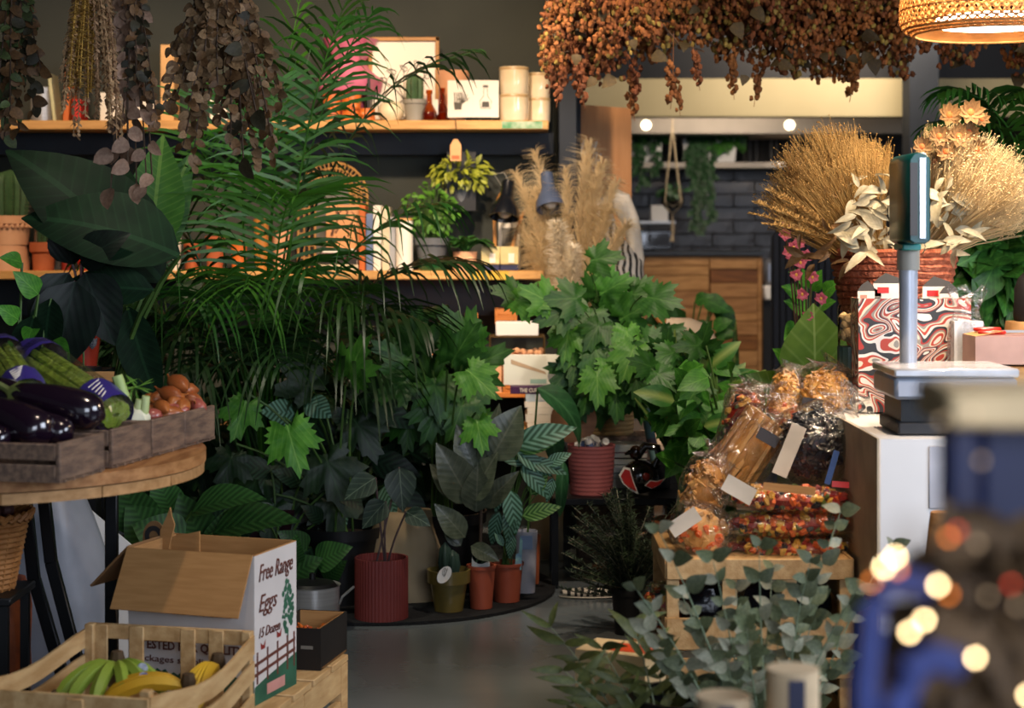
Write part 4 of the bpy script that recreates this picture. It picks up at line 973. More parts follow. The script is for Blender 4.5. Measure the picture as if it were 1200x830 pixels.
def hand(label, crown, dirs, L, r, m, n, group='bananas in the crate', sticker=None):
    h = T('banana_hand', label, 'bananas', V(bb)+Matrix.Rotation(rzb, 3, 'Z') @ V(crown), rzb, group)
    MB().tube([(0, 0, .03), (0, 0, .012), (0, 0, -.006)], [.012, .017, .014], 8).build('crown', M_tipb, h)
    for k in range(n):
        d = V(dirs[0]).lerp(V(dirs[1]), k/(max(1, n-1))).normalized(); up = V((0, 0, 1))
        pts = []; rs = []
        for i in range(9):
            tt = i/8; pts.append(d*(L*tt)+up*(L*.22*math.sin(tt*math.pi*.9)*.55-.05*tt*tt)); rs.append(r*(.35+.65*min(1, tt*4))*(1 if tt < .85 else .6 if tt < .95 else .22))
        rs[0] = r*.35
        b = MB().tube(pts, rs, 6).build('banana', m, h, angle=50)
        if sticker and k == n-1: MB().lathe([(0, .0), (.012, 0), (.012, .001), (0, .001)], 14, c=pts[4]+V((.006, -r*.95, r*.35)), M=Matrix.Rotation(R(72), 4, 'X')).build('sticker', sticker, h)
M_stw = mat('blue_white_sticker', '#c9d0e0', .5, '#31438c', 60)
hand('hand of green bananas fanned out with a white sticker', (-.25, -.14, .135), ((-.55, -.85, -.1), (1, -.45, -.05)), .16, .0155, M_bang, 6, sticker=M_stw)
hand('yellow bananas lying across the crate with a blue sticker', (-.06, -.21, .115), ((-1, -.35, 0), (-1, -.05, .05)), .19, .0165, M_ban, 3, sticker=M_stw)
hand('yellow bananas standing at the bent side slat', (-.045, -.09, .13), ((.1, -1, -.1), (-.25, -.9, -.1)), .15, .017, M_ban, 5)
hand('yellow bananas lying low at the crate front', (-.29, -.33, .08), ((1, -.4, 0), (1, .1, 0)), .17, .019, M_ban, 4)
hand('yellow green bananas in the crate corner', (-.33, -.25, .075), ((-.1, -1, 0), (.5, -.9, 0)), .15, .018, M_ban, 4)
# black tray of tomatoes/ginger right of egg box
o = T('black_tray', 'small black card tray with orange peppers behind the egg box', 'tray', V((xs(350, 4.34), 4.30, PZ+.001)), rzp)
w, d, h = .062, .2, .1
for a in [(-w, w, -.004, 0), (-w, w, d, d+.004), (-w, -w+.004, 0, d), (w-.004, w, 0, d)]: MB().box(a[0], a[1], a[2], a[3], 0, h).build('wall', mat('black_card', '#191512', .6), o)
MB().box(-w+.004, w-.004, .0005, .004, .01, h-.001).build('lining', M_card, o); MB().box(-w+.004, w-.004, d-.004, d-.0005, .01, h-.001).build('lining', M_card, o); MB().box(w-.008, w-.0045, .004, d-.004, .01, h-.001).build('lining', M_card, o)
MB().box(-w, w, 0, d, 0, .006).build('base', M_card, o)
MB().box(w-.05, w-.02, -.0048, -.0042, .05, .058).build('print', M_inkg, o)
pm = MB().tube([(0, 0, 0), (.006, 0, .015), (0, .004, .035), (.01, 0, .05), (.012, .0, .056)], [.004, .012, .011, .006, .001], 8).mesh('pepper', mat('orange_pepper', '#c8672a', .4, '#a84c1c', 12, rndv=.2))
tl, Mr = o.location.copy(), Matrix.Rotation(rzp, 3, 'Z')
for k in range(16):
    b = put('orange_pepper', pm, None, tl+Mr @ V((-.03+.018*(k % 4)+U(-.003, .003), .045+.034*(k//4), .03+.014*(k % 3)))); b.scale = (.7,)*3; b.rotation_euler = (U(-1, 1), U(-1, 1), U(0, 6))
    tag(b, 'small orange pepper heaped in the black card tray', 'pepper', 'peppers in the black tray')
# steel bucket pot with handle
o = T('steel_pot', 'steel pot with a wire handle and black lid beside the red planter', 'pot', Q(366, 737, 5.55)*1+V((0, 0, 0))); o.location.z = 0
r = S(5.55)*32; h = S(5.55)*52
MB().lathe([(0, 0), (r*.95, 0), (r, .01), (r, h), (r*1.04, h+.004), (r*.97, h), (r*.94, .02), (0, .015)], 32).build('body', M_steel, o)
MB().lathe([(r*.93, h*.98), (r*.8, h*1.08), (r*.3, h*1.14), (r*.12, h*1.15), (r*.12, h*1.28), (0, h*1.3)], 24).build('lid', M_black, o)
MB().tube([(r, -.01, h*.6), (r*1.12, -.02, h*.78), (r*1.55, -.03, h*1.02)], .004, 6).build('handle', M_steel, o)
# ------------------------------------------------------------ floor mat and pots
o = tag(MB().lathe([(0, 0), (.6, 0), (.6, .01), (0, .012)], 64).build('floor_mat', mat('dark_felt', '#141619', .95, '#0e1012', 60, bump=.6, bscale=150), None, (-.45, 6.2, .001), angle=30), 'round dark felt mat under the row of plant pots', 'mat')
FZ = .013
def base(px, py, z=FZ):       # floor point whose z is known
    Y = (H-z)*F/(py-HY); return V((xs(px, Y), Y, z))
# red ribbed planter with a slim alocasia
Mo_al = leafmat('alocasia_leaf', '#1a2a20', '#26382b', '#6a7a66', freq=26, slant=1.4); al_leaf = leafmesh('leaf', Mo_al, .36, .62, 7, .5, .15)
p = base(447, 727, .001); sP = S(p.y)
o = T('red_planter', 'dark red ribbed cylindrical planter with a slim alocasia on the floor', 'plant', p)
potmesh(o, sP*31, sP*74, M_redpot, M_soil, rim=0, taper=1.0, ripple=.012, nr=48, n=192)
its = []; sm = MB()
for (bx_, by_, L, dx, dz) in [(468, 548, 40, .1, -1), (452, 588, 32, -.6, -.6), (476, 600, 26, .7, -.3), (440, 560, 34, -.7, -.4)]:
    q = W(bx_, by_, p.y-.05)-p; sm.tube(bez((U(-.02, .02), 0, sP*64), (q.x*.4, q.y*.3, q.z*.7), q, 6), .0035, 5); its.append((q, (dx, -.35, dz), (0, -1, .5), L*sP*1.3))
fan(o, its, al_leaf); sm.build('stems', mat('purple_stem', '#5c4a48', .5), o)
# beige paper sack behind
M_psack = mat('beige_paper', '#a59274', .8, '#93805f', 5, bump=.5, bscale=6)
q = base(470, 716, .0); b_ = sack('paper_sack', 'crumpled beige paper sack behind the red planter', 470, q.y+.16, S(q.y)*44, .11, S(q.y)*104, M_psack, (.01, .0), 21, .72)
b_.location.z = FZ
# mustard pot with cactus
M_tagw = mat('tag_white', '#dcdcd6', .6)
p = base(526, 715); sP = S(p.y); o = T('mustard_pot', 'olive glazed pot with a small cactus and a round white tag', 'plant', p)
potmesh(o, sP*24, sP*48, M_mustard, M_soil, rim=.32, taper=.7)
b = MB()
for k, (x, h, r) in enumerate([(-.012, .11, .02), (.012, .085, .022)]):
    b.lathe([(0, sP*40), (r*.7, sP*40), (r, sP*40+h*.4), (r*.8, sP*40+h*.8), (0, sP*40+h)], 24, c=(x, 0, 0), ripple=.18, nr=4)
b.build('cactus', mat('blue_green_cactus', '#2c4238', .5), o)
tg = MB().lathe([(0, 0), (.026, 0), (.026, .0015), (0, .0015)], 24, M=Matrix.Rotation(R(82), 4, 'X') @ Matrix.Scale(1, 4)).build('tag', M_tagw, o, (-.012, -sP*26, sP*46)); tg.rotation_euler = (0, R(35), 0); tg.scale = (.75, 1, 1.15)
squiggle(o, -.012, sP*46, .02, .03, -sP*26-.003, M_inkg, 5, .0007, 3, 'print')
# terracotta plastic pots with rubber plant and calathea
Mo_rub = leafmat('rubber_leaf', '#343d2e', '#525a48', '#666a58', freq=60, slant=.8, rough=.3); rub = leafmesh('leaf', Mo_rub, .27, .72, 8, .35, .22, cross=2)
Mo_cal = leafmat('calathea_leaf', '#1a3a24', '#285034', '#64907a', 'stripes', freq=46, slant=1.5, vary=.25); cal = leafmesh('leaf', Mo_cal, .2, .7, 9, .6, .15, wave=.012, cross=2)
Mo_calg = leafmat('calathea_leaf_green', '#20431f', '#356a2c', '#7aa55a', 'stripes', freq=46, slant=1.5, vary=.25); calg = leafmesh('leaf', Mo_calg, .22, .7, 9, .6, .15, wave=.012, cross=2)
Mo_cald = leafmat('calathea_leaf_dark', '#101f12', '#192e18', '#26422a', 'stripes', freq=44, slant=1.4, vary=.3); cald = leafmesh('leaf', Mo_cald, .24, .7, 8, .6, .15, cross=2)
p = base(564, 712); sP = S(p.y); o = T('rubber_plant', 'rubber plant with grey green oval leaves in a terracotta plastic pot', 'plant', p)
potmesh(o, sP*16.5, sP*50, M_tplast, M_soil, rim=.08, taper=.78)
MB().box(-.03, -.03+sP*21, -.027, -.025, sP*46, sP*64).build('plant_label', M_tagw, o, bevel=.0)
MB().lathe([(0, 0), (sP*10.5, 0), (sP*10.5, .002), (0, .002)], 20, c=(-.03+sP*10.5, -.025, sP*63), M=Matrix.Rotation(R(90), 4, 'X')).build('plant_label', M_tagw, o)
squiggle(o, -.03+sP*10.5, sP*61, .03, .03, -.0285, mat('green_ink', '#5f7a5a', .7), 8, .0012, 4, 'print')
MB().tube(bez((0, 0, sP*40), (-.005, 0, sP*120), (.012, -.02, sP*205), 8), [.006]*4+[.005]*5, 6).build('stem', M_stemd, o)
rl = lambda x0, y0, x1, y1, dy=-.25, wx=1, up=(0, -1, .35): (W(x0, y0, p.y-.03)-p, (W(x1, y1, p.y-.03)-W(x0, y0, p.y-.03)).normalized()+V((0, dy, 0)), up, (W(x1, y1, p.y)-W(x0, y0, p.y)).length*1.05, wx)
fan(o, [rl(545, 630, 512, 590), rl(552, 588, 578, 530, -.2, 1, (-.6, -1, 0)), rl(552, 590, 515, 520), rl(558, 600, 560, 545, -.3, 1.2), rl(565, 595, 605, 552, -.2, .8), rl(560, 560, 537, 500, -.1), rl(575, 540, 608, 478, -.05, 1.25), rl(545, 585, 505, 545, .1), rl(552, 640, 585, 655, -.3), rl(562, 545, 590, 478, .1, .8, (.7, -.8, .2)), rl(540, 640, 520, 615, 0)], rub)
p2 = base(594, 704); sP = S(p2.y); o = T('calathea', 'calathea with herringbone striped leaves in the taller terracotta plastic pot', 'plant', p2)
potmesh(o, sP*19, sP*45, M_tplast, M_soil, rim=.08, taper=.78)
MB().add([(.025, -.03, sP*38), (.048, -.03, sP*38), (.052, -.032, sP*72), (.044, -.032, sP*78), (.04, -.032, sP*58), (.03, -.03, sP*56)], [(0, 1, 2, 3, 4, 5)]).build('care_tag', mat('mint_tag', '#9fd0bf', .5, '#5f86a8', 30), o)
def lf(P, Yd): return lambda x0, y0, x1, y1, dy=-.2, wx=1, up=(0, -1, .4): (W(x0, y0, Yd)-P, (W(x1, y1, Yd)-W(x0, y0, Yd)).normalized()+V((0, dy, 0)), up, (W(x1, y1, Yd)-W(x0, y0, Yd)).length*1.06, wx)
c = lf(p2, p2.y-.06)
A = [c(604, 522, 672, 497, -.1), c(606, 530, 648, 555, -.2, .9), c(640, 545, 668, 530, -.1, 1.2), c(612, 545, 645, 582, -.3, 1), c(622, 562, 618, 545, 0), c(598, 575, 605, 625, -.3, 1.1), c(600, 592, 594, 635, -.3, 1), c(590, 560, 580, 600, -.2, 1), c(648, 560, 640, 588, -.3, 1), c(600, 625, 597, 655, -.2, 1), c(585, 600, 575, 640, 0, 1), c(620, 540, 665, 552, -.2, .9), c(615, 545, 575, 520, .2, 1), c(590, 640, 580, 622, 0, 1)]
G = [c(612, 605, 655, 590, -.3, 1.0), c(622, 580, 640, 548, -.2, 1.2), c(608, 528, 655, 512, -.15, .9)]
fan(o, A, cal); fan(o, G, calg)
sm = MB()
for it in A+G: sm.tube(bez((U(-.02, .02), 0, sP*40), (it[0].x*.3, it[0].y*.5, it[0].z*.8), it[0], 5), .0025, 4, cap=False)
sm.build('stems', M_stem, o)
# white square planter with a blue label and long strap leaf
p3 = base(617, 694); sP = S(p3.y); o = T('white_planter', 'tall white planter with a pale blue label and a long strap leaf', 'plant', p3)
MB().lathe([(0, 0), (sP*10, 0), (sP*13, sP*72), (sP*12, sP*72), (sP*10, sP*40), (0, sP*40)], 24).build('pot', mat('lilac_white', '#c4c5d2', .5), o); MB().box(-.02, .02, -sP*13.2, -sP*12.9, sP*52, sP*68).build('label', mat('pale_blue', '#8fa8d0', .5), o)
strap = leafmesh('leaf', leafmat('strap_leaf', '#1f4426', '#2f6136', '#4f8050'), .13, .6, 10, 1.5, .25, cross=2)
c = lf(p3, p3.y-.05)
fan(o, [c(630, 455, 712, 500, -.15, 1.5, (0, -.6, 1)), c(648, 500, 652, 555, -.1, 1.6), c(660, 540, 655, 620, -.2, .7)], strap)
MB().tube(bez((0, 0, sP*50), (.02, -.02, sP*150), W(630, 455, p3.y-.05)-p3, 6), .004, 5).build('stem', M_stem, o)
o = T('slim_terracotta_pot', 'slim terracotta pot half hidden behind the white planter', 'pot', base(625, 684)); potmesh(o, .025, .17, M_terra, None, rim=.1)
# ------------------------------------------------------------ low display bench with books
Yb = 6.75; sB = S(Yb)
o = T('display_bench', 'low pale wood bench carrying the books behind the plants', 'bench', (xs(560, Yb), Yb, 0)); ZB = zs(503, Yb)
MB().box(-1.0, xs(675, Yb)-xs(560, Yb), -.03, .28, ZB-.03, ZB).build('top', M_wood, o, bevel=.003)
MB().box(xs(622, Yb)-xs(560, Yb), xs(660, Yb)-xs(560, Yb), 0, .26, 0, ZB-.03).build('panel', mat('beige_panel', '#8f7f62', .7), o)
MB().box(-.98, -.8, 0, .26, 0, ZB-.03).build('panel', mat('beige_panel', '#8f7f62', .7), o)
def bb_(px, py, Yo=0): return W(px, py, Yb+Yo)
z = ZB
for k, (x0, x1, py0, py1, m, lab) in enumerate([(618, 656, 503, 495, M_paper, 'white hardback at the bottom of the bench stack'), (616, 657, 495, 486, M_paper, 'white book second from the bench top'), (618, 655, 486, 478, M_paper, 'white book third in the bench stack'), (615, 657, 478, 471, M_paper, 'white book in the middle of the bench stack'), (616, 658, 471, 462, mat('pale_blue_book', '#c3d2dc', .6), 'pale blue book under the purple one'),
                                                (598, 661, 462, 453, mat('purple_cover', '#4a1f4e', .5), 'purple cookbook lettered along its spine'), ]):
    cx = (x0+x1)/2; hh = (py0-py1)*sB; bo = T('stacked_book', lab, 'book', V((xs(cx, Yb), Yb, z+.0003)))
    w2 = (x1-x0)/2*sB; MB().box(-w2, w2, 0, .2, 0, hh-.0008).build('cover', m, bo, bevel=.001); MB().box(-w2+.006, w2+.0006, .006, .2006, .003, hh-.004).build('pages', M_paper, bo)
    if 'purple' in lab: lettering('THE CURRY GUY', bo, (-w2+.035, -.0006, hh*.22), (1, 0, 0), (0, 0, 1), w2*1.25, hh*.55, M_paper, 0, .02)
    z += hh
o = T('display_book', 'pale book propped upright with a coastal picture on its cover', 'book', V((xs(625, Yb), Yb+.05, z+.0005)))
w2, hh = 35*sB, 36*sB; MB().box(-w2, w2, 0, .02, 0, hh).build('cover', mat('pale_cover', '#d9d8cc', .5, '#cfd4c8', 4), o, bevel=.001)
MB().add([(-w2*.75, -.001, hh*.85), (w2*.4, -.001, hh*.45), (w2*.45, -.001, hh*.35), (-w2*.75, -.001, hh*.7)], [(0, 1, 2, 3)]).build('cover_print', mat('sand_print', '#b9a184', .7), o)
MB().ball((w2*.7, 0, hh*.3), .022, 10, 6, scale=(1, .04, 1.2), lump=.5).build('cover_print', mat('grey_print', '#8a8f8c', .7), o)
MB().box(-w2*.1, w2*.45, -.001, 0, hh*.05, hh*.2).build('cover_print', mat('teal_print', '#9cc0b4', .7), o)
# crates, glass boxes below the lower shelf
def crate_open(px0, px1, py0, py1, Y, d, m, lab, name='wooden_box', slats=2):
    o = T(name, lab, 'box', W((px0+px1)/2, py1, Y)); w2 = (px1-px0)/2*S(Y); h = (py1-py0)*S(Y); th = .012
    MB().box(-w2, w2, 0, d, 0, th).build('base', m, o); MB().box(-w2, -w2+th, 0, d, th, h).build('side', m, o, bevel=.001); MB().box(w2-th, w2, 0, d, th, h).build('side', m, o, bevel=.001); MB().box(-w2, w2, d-th, d, th, h).build('back', m, o)
    for i in range(slats):
        a = th+(h-th)*i/slats; MB().box(-w2+th, w2-th, 0, th*.7, a+.002, a+(h-th)/slats-.002).build('slat', m, o, bevel=.001)
    return o
M_orw = mat('orange_pine', '#c07a3c', .5, '#a9652c', 6, stretch=(1, 8, 8))
rack = T('display_rack', 'tiered wooden rack standing below the lower shelf', 'rack', (xs(560, 7.1), 7.05, 0)); zr = zs(421, 7.05); zr2 = zs(460, 7.06)
MB().box(-.35, xs(640, 7.05)-xs(560, 7.1), 0, .4, zr-.02, zr).build('tier', M_orw, rack, bevel=.002); MB().box(-.35, xs(640, 7.05)-xs(560, 7.1), 0, .4, zr2-.02, zr2).build('tier', M_orw, rack, bevel=.002)
for x in (-.34, .24):
    for y in (.0, .38): MB().box(x, x+.025, y, y+.02, 0, zr-.02).build('post', M_orw, rack)
crate_open(524, 566, 396, 421, 7.07, .16, M_terrap, 'peach slatted box beside the glass terrarium')
crate_open(580, 606, 362, 380, 7.3, .1, M_orw, 'small orange wooden box with a round hole behind the white box'); crate_open(545, 560, 368, 421, 7.3, .1, M_orw, 'tall orange wooden box behind the peach one')
bz = W(606, 421, 7.09)
o = T('glass_terrarium', 'low glass terrarium case with a metal frame below the shelf', 'terrarium', bz); w2, h, d = 32*S(7.09), 26*S(7.09), .14
MB().box(-w2, w2, 0, d, .002, h).build('glass', M_glass, o); mb = MB()
for x in (-w2, w2):
    for y in (0, d): mb.tube([(x, y, 0), (x, y, h)], .003, 5)
for z_ in (.002, h):
    mb.tube([(-w2, 0, z_), (w2, 0, z_)], .003, 5); mb.tube([(-w2, d, z_), (w2, d, z_)], .003, 5); mb.tube([(-w2, 0, z_), (-w2, d, z_)], .003, 5); mb.tube([(w2, 0, z_), (w2, d, z_)], .003, 5)
mb.build('frame', mat('brass_frame', '#6d5a38', .4, metal=.6), o)
mb = MB()
for k in range(30): mb.ball((U(-w2*.9, w2*.9), U(.02, d-.02), .012+U(0, .02)), U(.008, .016), 7, 5)
stuff(mb.build('pebbles', M_terrap, o))
o = T('white_carton', 'flat white carton on top of the glass terrarium', 'box', bz+V((-.005, .02, h+.0035))); MB().box(-.08, .09, 0, .1, 0, 16*S(7.09)).build('body', M_white, o, bevel=.002)
bcs = [(568, 424, 448, 20, M_terrap, 'peach wooden box on the lower tier'), (608, 426, 448, 19, M_orw, 'orange wooden box on the lower tier')]
for px, a, b, w, m, lab in bcs: crate_open(px-w, px+w, a+2, b+12, 7.06, .14, m, lab)
# ------------------------------------------------------------ basket, log slice, books, pots right of the bench
o = T('low_stand', 'dark low stand carrying the pink pot and the teapot', 'stand', (xs(722, 6.35), 6.35, 0)); ZS = zs(578, 6.32)
MB().box(-.23, .25, -.16, .22, ZS-.025, ZS).build('top', M_blackm, o, bevel=.003)
for x in (-.22, .235):
    for y in (-.15, .19): MB().box(x-.012, x+.012, y, y+.02, 0, ZS-.025).build('leg', M_blackm, o)
p = W(693, 577.5, 6.30); p.z = ZS+.001; sP = S(6.30)
o = T('pink_basket', 'pink ribbed pot filled with rolled white packets', 'pot', p); r, h = sP*28, sP*58
pr = [(0, 0), (r*.86, 0)]
for i in range(12): zz = h*i/12; rr = r*(.87+.13*i/12); pr += [(rr, zz+.001), (rr+.0016, zz+h/24), (rr, zz+h/12-.001)]
pr += [(r*1.01, h), (r*.96, h), (r*.85, h*.4), (0, h*.4)]
MB().lathe(pr, 40).build('pot', mat('dusty_pink', '#b0625f', .6), o, angle=60)
for k in range(9):
    a = V((U(-.6, .6)*r, U(-.6, .5)*r, h*1.0)); d = V((U(-1, 1), U(-.6, .6), U(.1, .5))).normalized()
    pk = T('rolled_packet', 'rolled white packet lying in the pink ribbed pot', 'packet', p+a, 0, 'rolled packets in the pink pot')
    MB().tube([-d*.03, d*.0, d*.03], .013, 8).build('roll', M_paper, pk)
    MB().tube([-d*.006, d*.008], .0134, 8, cap=False).build('band', mat('blue_band', '#5a6a8c', .6), pk)
z = ZS+.0005
for k, (w, hh, m, lab) in enumerate([(60, 11, M_paper, 'thick white book at the bottom of the stand stack'), (57, 7, mat('teal_book', '#4d7478', .5), 'teal book low in the stand stack'), (60, 9, M_paper, 'white book fourth in the stand stack'), (59, 8, mat('green_book', '#3d5a4c', .5), 'green edged book in the stand stack'), (60, 7, mat('crimson_book', '#8a2632', .5), 'crimson covered book near the top of the stand stack'), (58, 9, M_paper, 'white book topping the stand stack')]):
    Yk = 6.44; o = T('stacked_book', lab, 'book', V((xs(728, Yk), Yk, z))); w2 = w/2*S(Yk); hh *= S(Yk)
    MB().box(-w2, w2, 0, .115, 0, hh-.0008).build('cover', m, o, bevel=.0008); MB().box(-w2-.0008, w2+.0008, -.0008, .11, .0025, hh-.0035).build('pages', M_paper, o); z += hh
# teapot shaped like a bird
p = W(750, 580, 6.3); p.z = ZS+.001; o = T('bird_teapot', 'glossy black bird teapot with red and white painted wings', 'teapot', p)
M_tp = mat('black_glaze', '#120c0a', .08, spec=.7, coat=.6); sP = S(6.3)
MB().ball((0, 0, sP*20), sP*20, 24, 14, scale=(1.1, .9, 1)).build('body', M_tp, o)
MB().tube([(sP*12, 0, sP*28), (sP*24, 0, sP*40), (sP*20, 0, sP*54), (sP*6, 0, sP*56), (-sP*4, 0, sP*44)], [sP*6, sP*6, sP*5, sP*5, sP*6], 10).build('handle', M_tp, o)
MB().ball((-sP*5, 0, sP*48), sP*8, 14, 10, scale=(1, .8, 1.1)).build('head', mat('brown_glaze', '#2c1a10', .1, coat=.6), o)
MB().tube([(-sP*10, -sP*2, sP*50), (-sP*18, -sP*3, sP*46)], [sP*4, sP*1], 8).build('beak', M_tp, o)
def wing(pts, y, m, nm): MB().prism([(a*sP, b*sP) for a, b in pts], y, y+.004).build(nm, m, o)
W1 = [(-26, 24), (-20, 34), (-13, 32), (-9, 18), (-3, 2), (-12, 6), (-21, 14)]
wing(W1, -sP*19.5, M_whitec, 'wing'); wing([(a*.8-3, b*.8+4) for a, b in W1], -sP*19.5-.002, M_red, 'wing_paint')
W2 = [(4, 12), (10, 18), (18, 17), (28, 20), (22, 13), (12, 8)]; wing(W2, -sP*19.5, M_whitec, 'wing'); wing([(a*.85+2, b*.85+2) for a, b in W2], -sP*19.5-.002, M_red, 'wing_paint')
MB().ball((sP*6, -sP*17, sP*22), sP*4.5, 10, 8, scale=(1, .4, 1)).build('flower_paint', mat('red_brown_glaze', '#7a241a', .2), o)
# woven basket behind the ivy, round wooden board, tube
M_bas = mat('pale_basket', '#a98a5a', .7, '#8f7144', 18, bump=.3)
s6 = S(6.72); IVY = T('grape_ivy', 'bushy grape ivy with bright toothed leaves planted in a pale woven basket', 'plant', W(714, 508, 6.72)); o = IVY
for i in range(10): MB().tube([((26+3*i/9)*s6*math.cos(a*.2618), (26+3*i/9)*s6*math.sin(a*.2618), s6*(2.6+i*5.2)) for a in range(25)], s6*2.9, 6).build('coil', M_bas, o)
MB().lathe([(0, 0), (24*s6, 0), (26*s6, s6*4), (0, s6*4)], 20).build('bottom', M_bas, o)
bst2 = T('side_crate', 'dark wooden crate carrying the pale woven basket', 'crate', (xs(714, 6.72), 6.72, 0)); zc = zs(508, 6.72)-.001
for i in range(4): MB().box(-.12, .16, -.1, -.085, zc*(i+.05)/4, zc*(i+.9)/4).build('slat', M_woodo, bst2, bevel=.002)
for x in (-.12, .15): MB().box(x, x+.012, -.085, .1, 0, zc).build('side', M_woodo, bst2)
MB().box(-.12, .16, -.1, .1, zc-.012, zc).build('top', M_woodo, bst2)
o = T('round_board', 'round slab of layered wood leaning behind the striped leaves', 'board', W(672, 517, 6.5)); s6 = S(6.5)
MB().lathe([(0, 0), (s6*26, 0), (s6*27, .005), (s6*27, .018), (0, .02)], 32, c=(0, 0, s6*24), M=Matrix.Rotation(R(80), 4, 'X')).build('slab', M_orw, o)
mb = MB()
for i in range(4): mb.box(-s6*22, s6*22, -.0045, -.0035, s6*(10+i*9), s6*(10.6+i*9))
mb.build('grain_groove', M_plankd, o)
o = T('paper_tube', 'pale teal paper tube leaning beside the stacked books', 'tube', W(768, 540, 6.45)); s6 = S(6.45)
MB().tube([(0, 0, 0), (-s6*14, .02, s6*74)], .018, 16).build('tube', mat('pale_teal', '#6f9290', .6), o); MB().tube([(-s6*2.4, .0035, s6*13), (-s6*5, .007, s6*26)], .0185, 16, cap=False).build('band', mat('mauve_band', '#7d6a74', .6), o)
tst = T('tube_block', 'black block under the paper tube', 'block', (xs(768, 6.45), 6.45, 0)); MB().box(-.03, .05, -.03, .05, ZS+.001, zs(540, 6.45)-.002).build('body', M_black, tst, bevel=.004)
o = T('colour_book', 'upright book with a bright patterned cover between the yellow leaves', 'book', W(790, 500, 6.6)); MB().box(-.02, .045, 0, .02, 0, .11).build('cover', mat('patterned_cover', '#6b5fa8', .5, '#d9c7b0', 40), o)
MB().box(-.03, .06, -.03, .05, -W(790, 500, 6.6).z+0, -.001).build('plinth', M_black, o)
# ------------------------------------------------------------ pampas and zebra
M_pamp = mat('pampas', '#d8c39a', .9, '#c4ad82', 8, leaf=.45); M_pampl = mat('pampas_pale', '#ece2cc', .9, '#e0d3b6', 8, leaf=.45)
def plume(o, a, b, c, n, L, m, spread=.5, w=.0017, nm='plume'):
    mb = MB(); cv = bez(a, b, c, 20); mb.tube(cv, [.004]*15+[.002]*6, 5)
    for k in range(n):
        t_ = .25+.75*U(0, 1); i = min(19, int(t_*20)); p = cv[i].lerp(cv[i+1], t_*20-i); g = (cv[i+1]-cv[i]).normalized()
        d = V((U(-1, 1), U(-1, 1), U(-1, 1))); d -= g*d.dot(g); d.normalize(); e = L*(.35+.65*math.sin(math.pi*(t_-.2)/.85))*U(.6, 1.1)
        v1 = (g+d*spread).normalized(); p2 = p+v1*e*.55; p3 = p2+(g*.5+d*spread*1.3-V((0, 0, .45))).normalized()*e*.5
        mb.strip([p, p2, p3], [w, w*1.2, w*.4], v1.cross(V((0, 1, .2))))
    return stuff(mb.build(nm, m, o))
o = T('pampas_vase', 'tall dark floor vase of pampas grass standing behind the ivy', 'dried flowers', (xs(668, 7.22), 7.22, 0)); X0 = o.location
MB().lathe([(0, 0), (.08, 0), (.095, .2), (.085, .5), (.07, .68), (.08, .72), (.07, .72), (.05, .6), (0, .5)], 28).build('vase', M_greypd, o)
pw = lambda px, py, Y: W(px, py, Y)-X0
for (x0, y0, x1, y1, dY, n, L, m, sp) in [(640, 330, 605, 205, -.1, 420, .11, M_pamp, .5), (645, 345, 628, 180, 0, 420, .12, M_pamp, .5), (650, 350, 612, 270, -.2, 420, .12, M_pamp, .5), (648, 350, 625, 225, -.12, 420, .12, M_pamp, .5), (660, 345, 652, 262, -.25, 900, .07, M_pampl, .8), (672, 350, 672, 290, -.27, 700, .06, M_pampl, .8),
                                          (680, 330, 690, 170, -.05, 520, .13, M_pamp, .45), (684, 340, 705, 195, -.08, 520, .13, M_pamp, .45), (690, 345, 722, 215, -.1, 450, .12, M_pamp, .45), (690, 350, 735, 265, -.2, 450, .12, M_pamp, .45), (640, 350, 622, 300, -.22, 380, .1, M_pamp, .5), (676, 330, 664, 200, 0, 420, .11, M_pamp, .45), (700, 350, 715, 250, -.15, 450, .11, M_pamp, .45)]:
    dY = .1 if x1 < 630 else dY; n = int(n*1.1); L *= 1.15; tp = pw(x1, y1, 7.22+dY); bs = V((tp.x*.12, dY*.3, .66)); plume(o, bs, bs.lerp(tp, .55)+V((tp.x*-.15, 0, .12)), tp, n, L, m, sp)
M_zw = mat('zebra_white', '#d5cdbd', .8, '#c6bdac', 12, bump=.2)
Mz = bpy.data.materials.new('zebra_stripes'); Mz.use_nodes = True; N = Mz.node_tree.nodes; L = Mz.node_tree.links
tc = N.new('ShaderNodeTexCoord'); wv = N.new('ShaderNodeTexWave'); wv.inputs['Scale'].default_value = 13; wv.inputs['Distortion'].default_value = 5; wv.inputs['Detail'].default_value = 1; wv.bands_direction = 'X'
cr = N.new('ShaderNodeValToRGB'); cr.color_ramp.interpolation = 'CONSTANT'; cr.color_ramp.elements[0].color = (.01, .01, .01, 1); cr.color_ramp.elements[1].position = .45; cr.color_ramp.elements[1].color = (.66, .6, .5, 1)
L.new(tc.outputs['Object'], wv.inputs[0]); L.new(wv.outputs['Fac'], cr.inputs[0]); L.new(cr.outputs[0], N['Principled BSDF'].inputs['Base Color']); N['Principled BSDF'].inputs['Roughness'].default_value = .8
o = T('zebra_figure', 'white and black striped animal figure with a bowed neck behind the pampas grass', 'figure', (xs(716, 7.42), 7.42, 0)); X0 = o.location; pz = lambda px, py, Y=7.42: W(px, py, Y)-X0
MB().tube([pz(715, 420), pz(714, 380), pz(718, 340), pz(722, 310), pz(708, 275), pz(708, 248)], [.09, .13, .14, .11, .06, .03], 18).build('body', Mz, o)
MB().tube([pz(708, 262), pz(704, 240), pz(714, 229), pz(728, 236), pz(738, 258), pz(744, 285), pz(748, 305), pz(748, 318)], [.05, .045, .045, .045, .04, .032, .026, .02], 14).build('neck', M_zw, o)
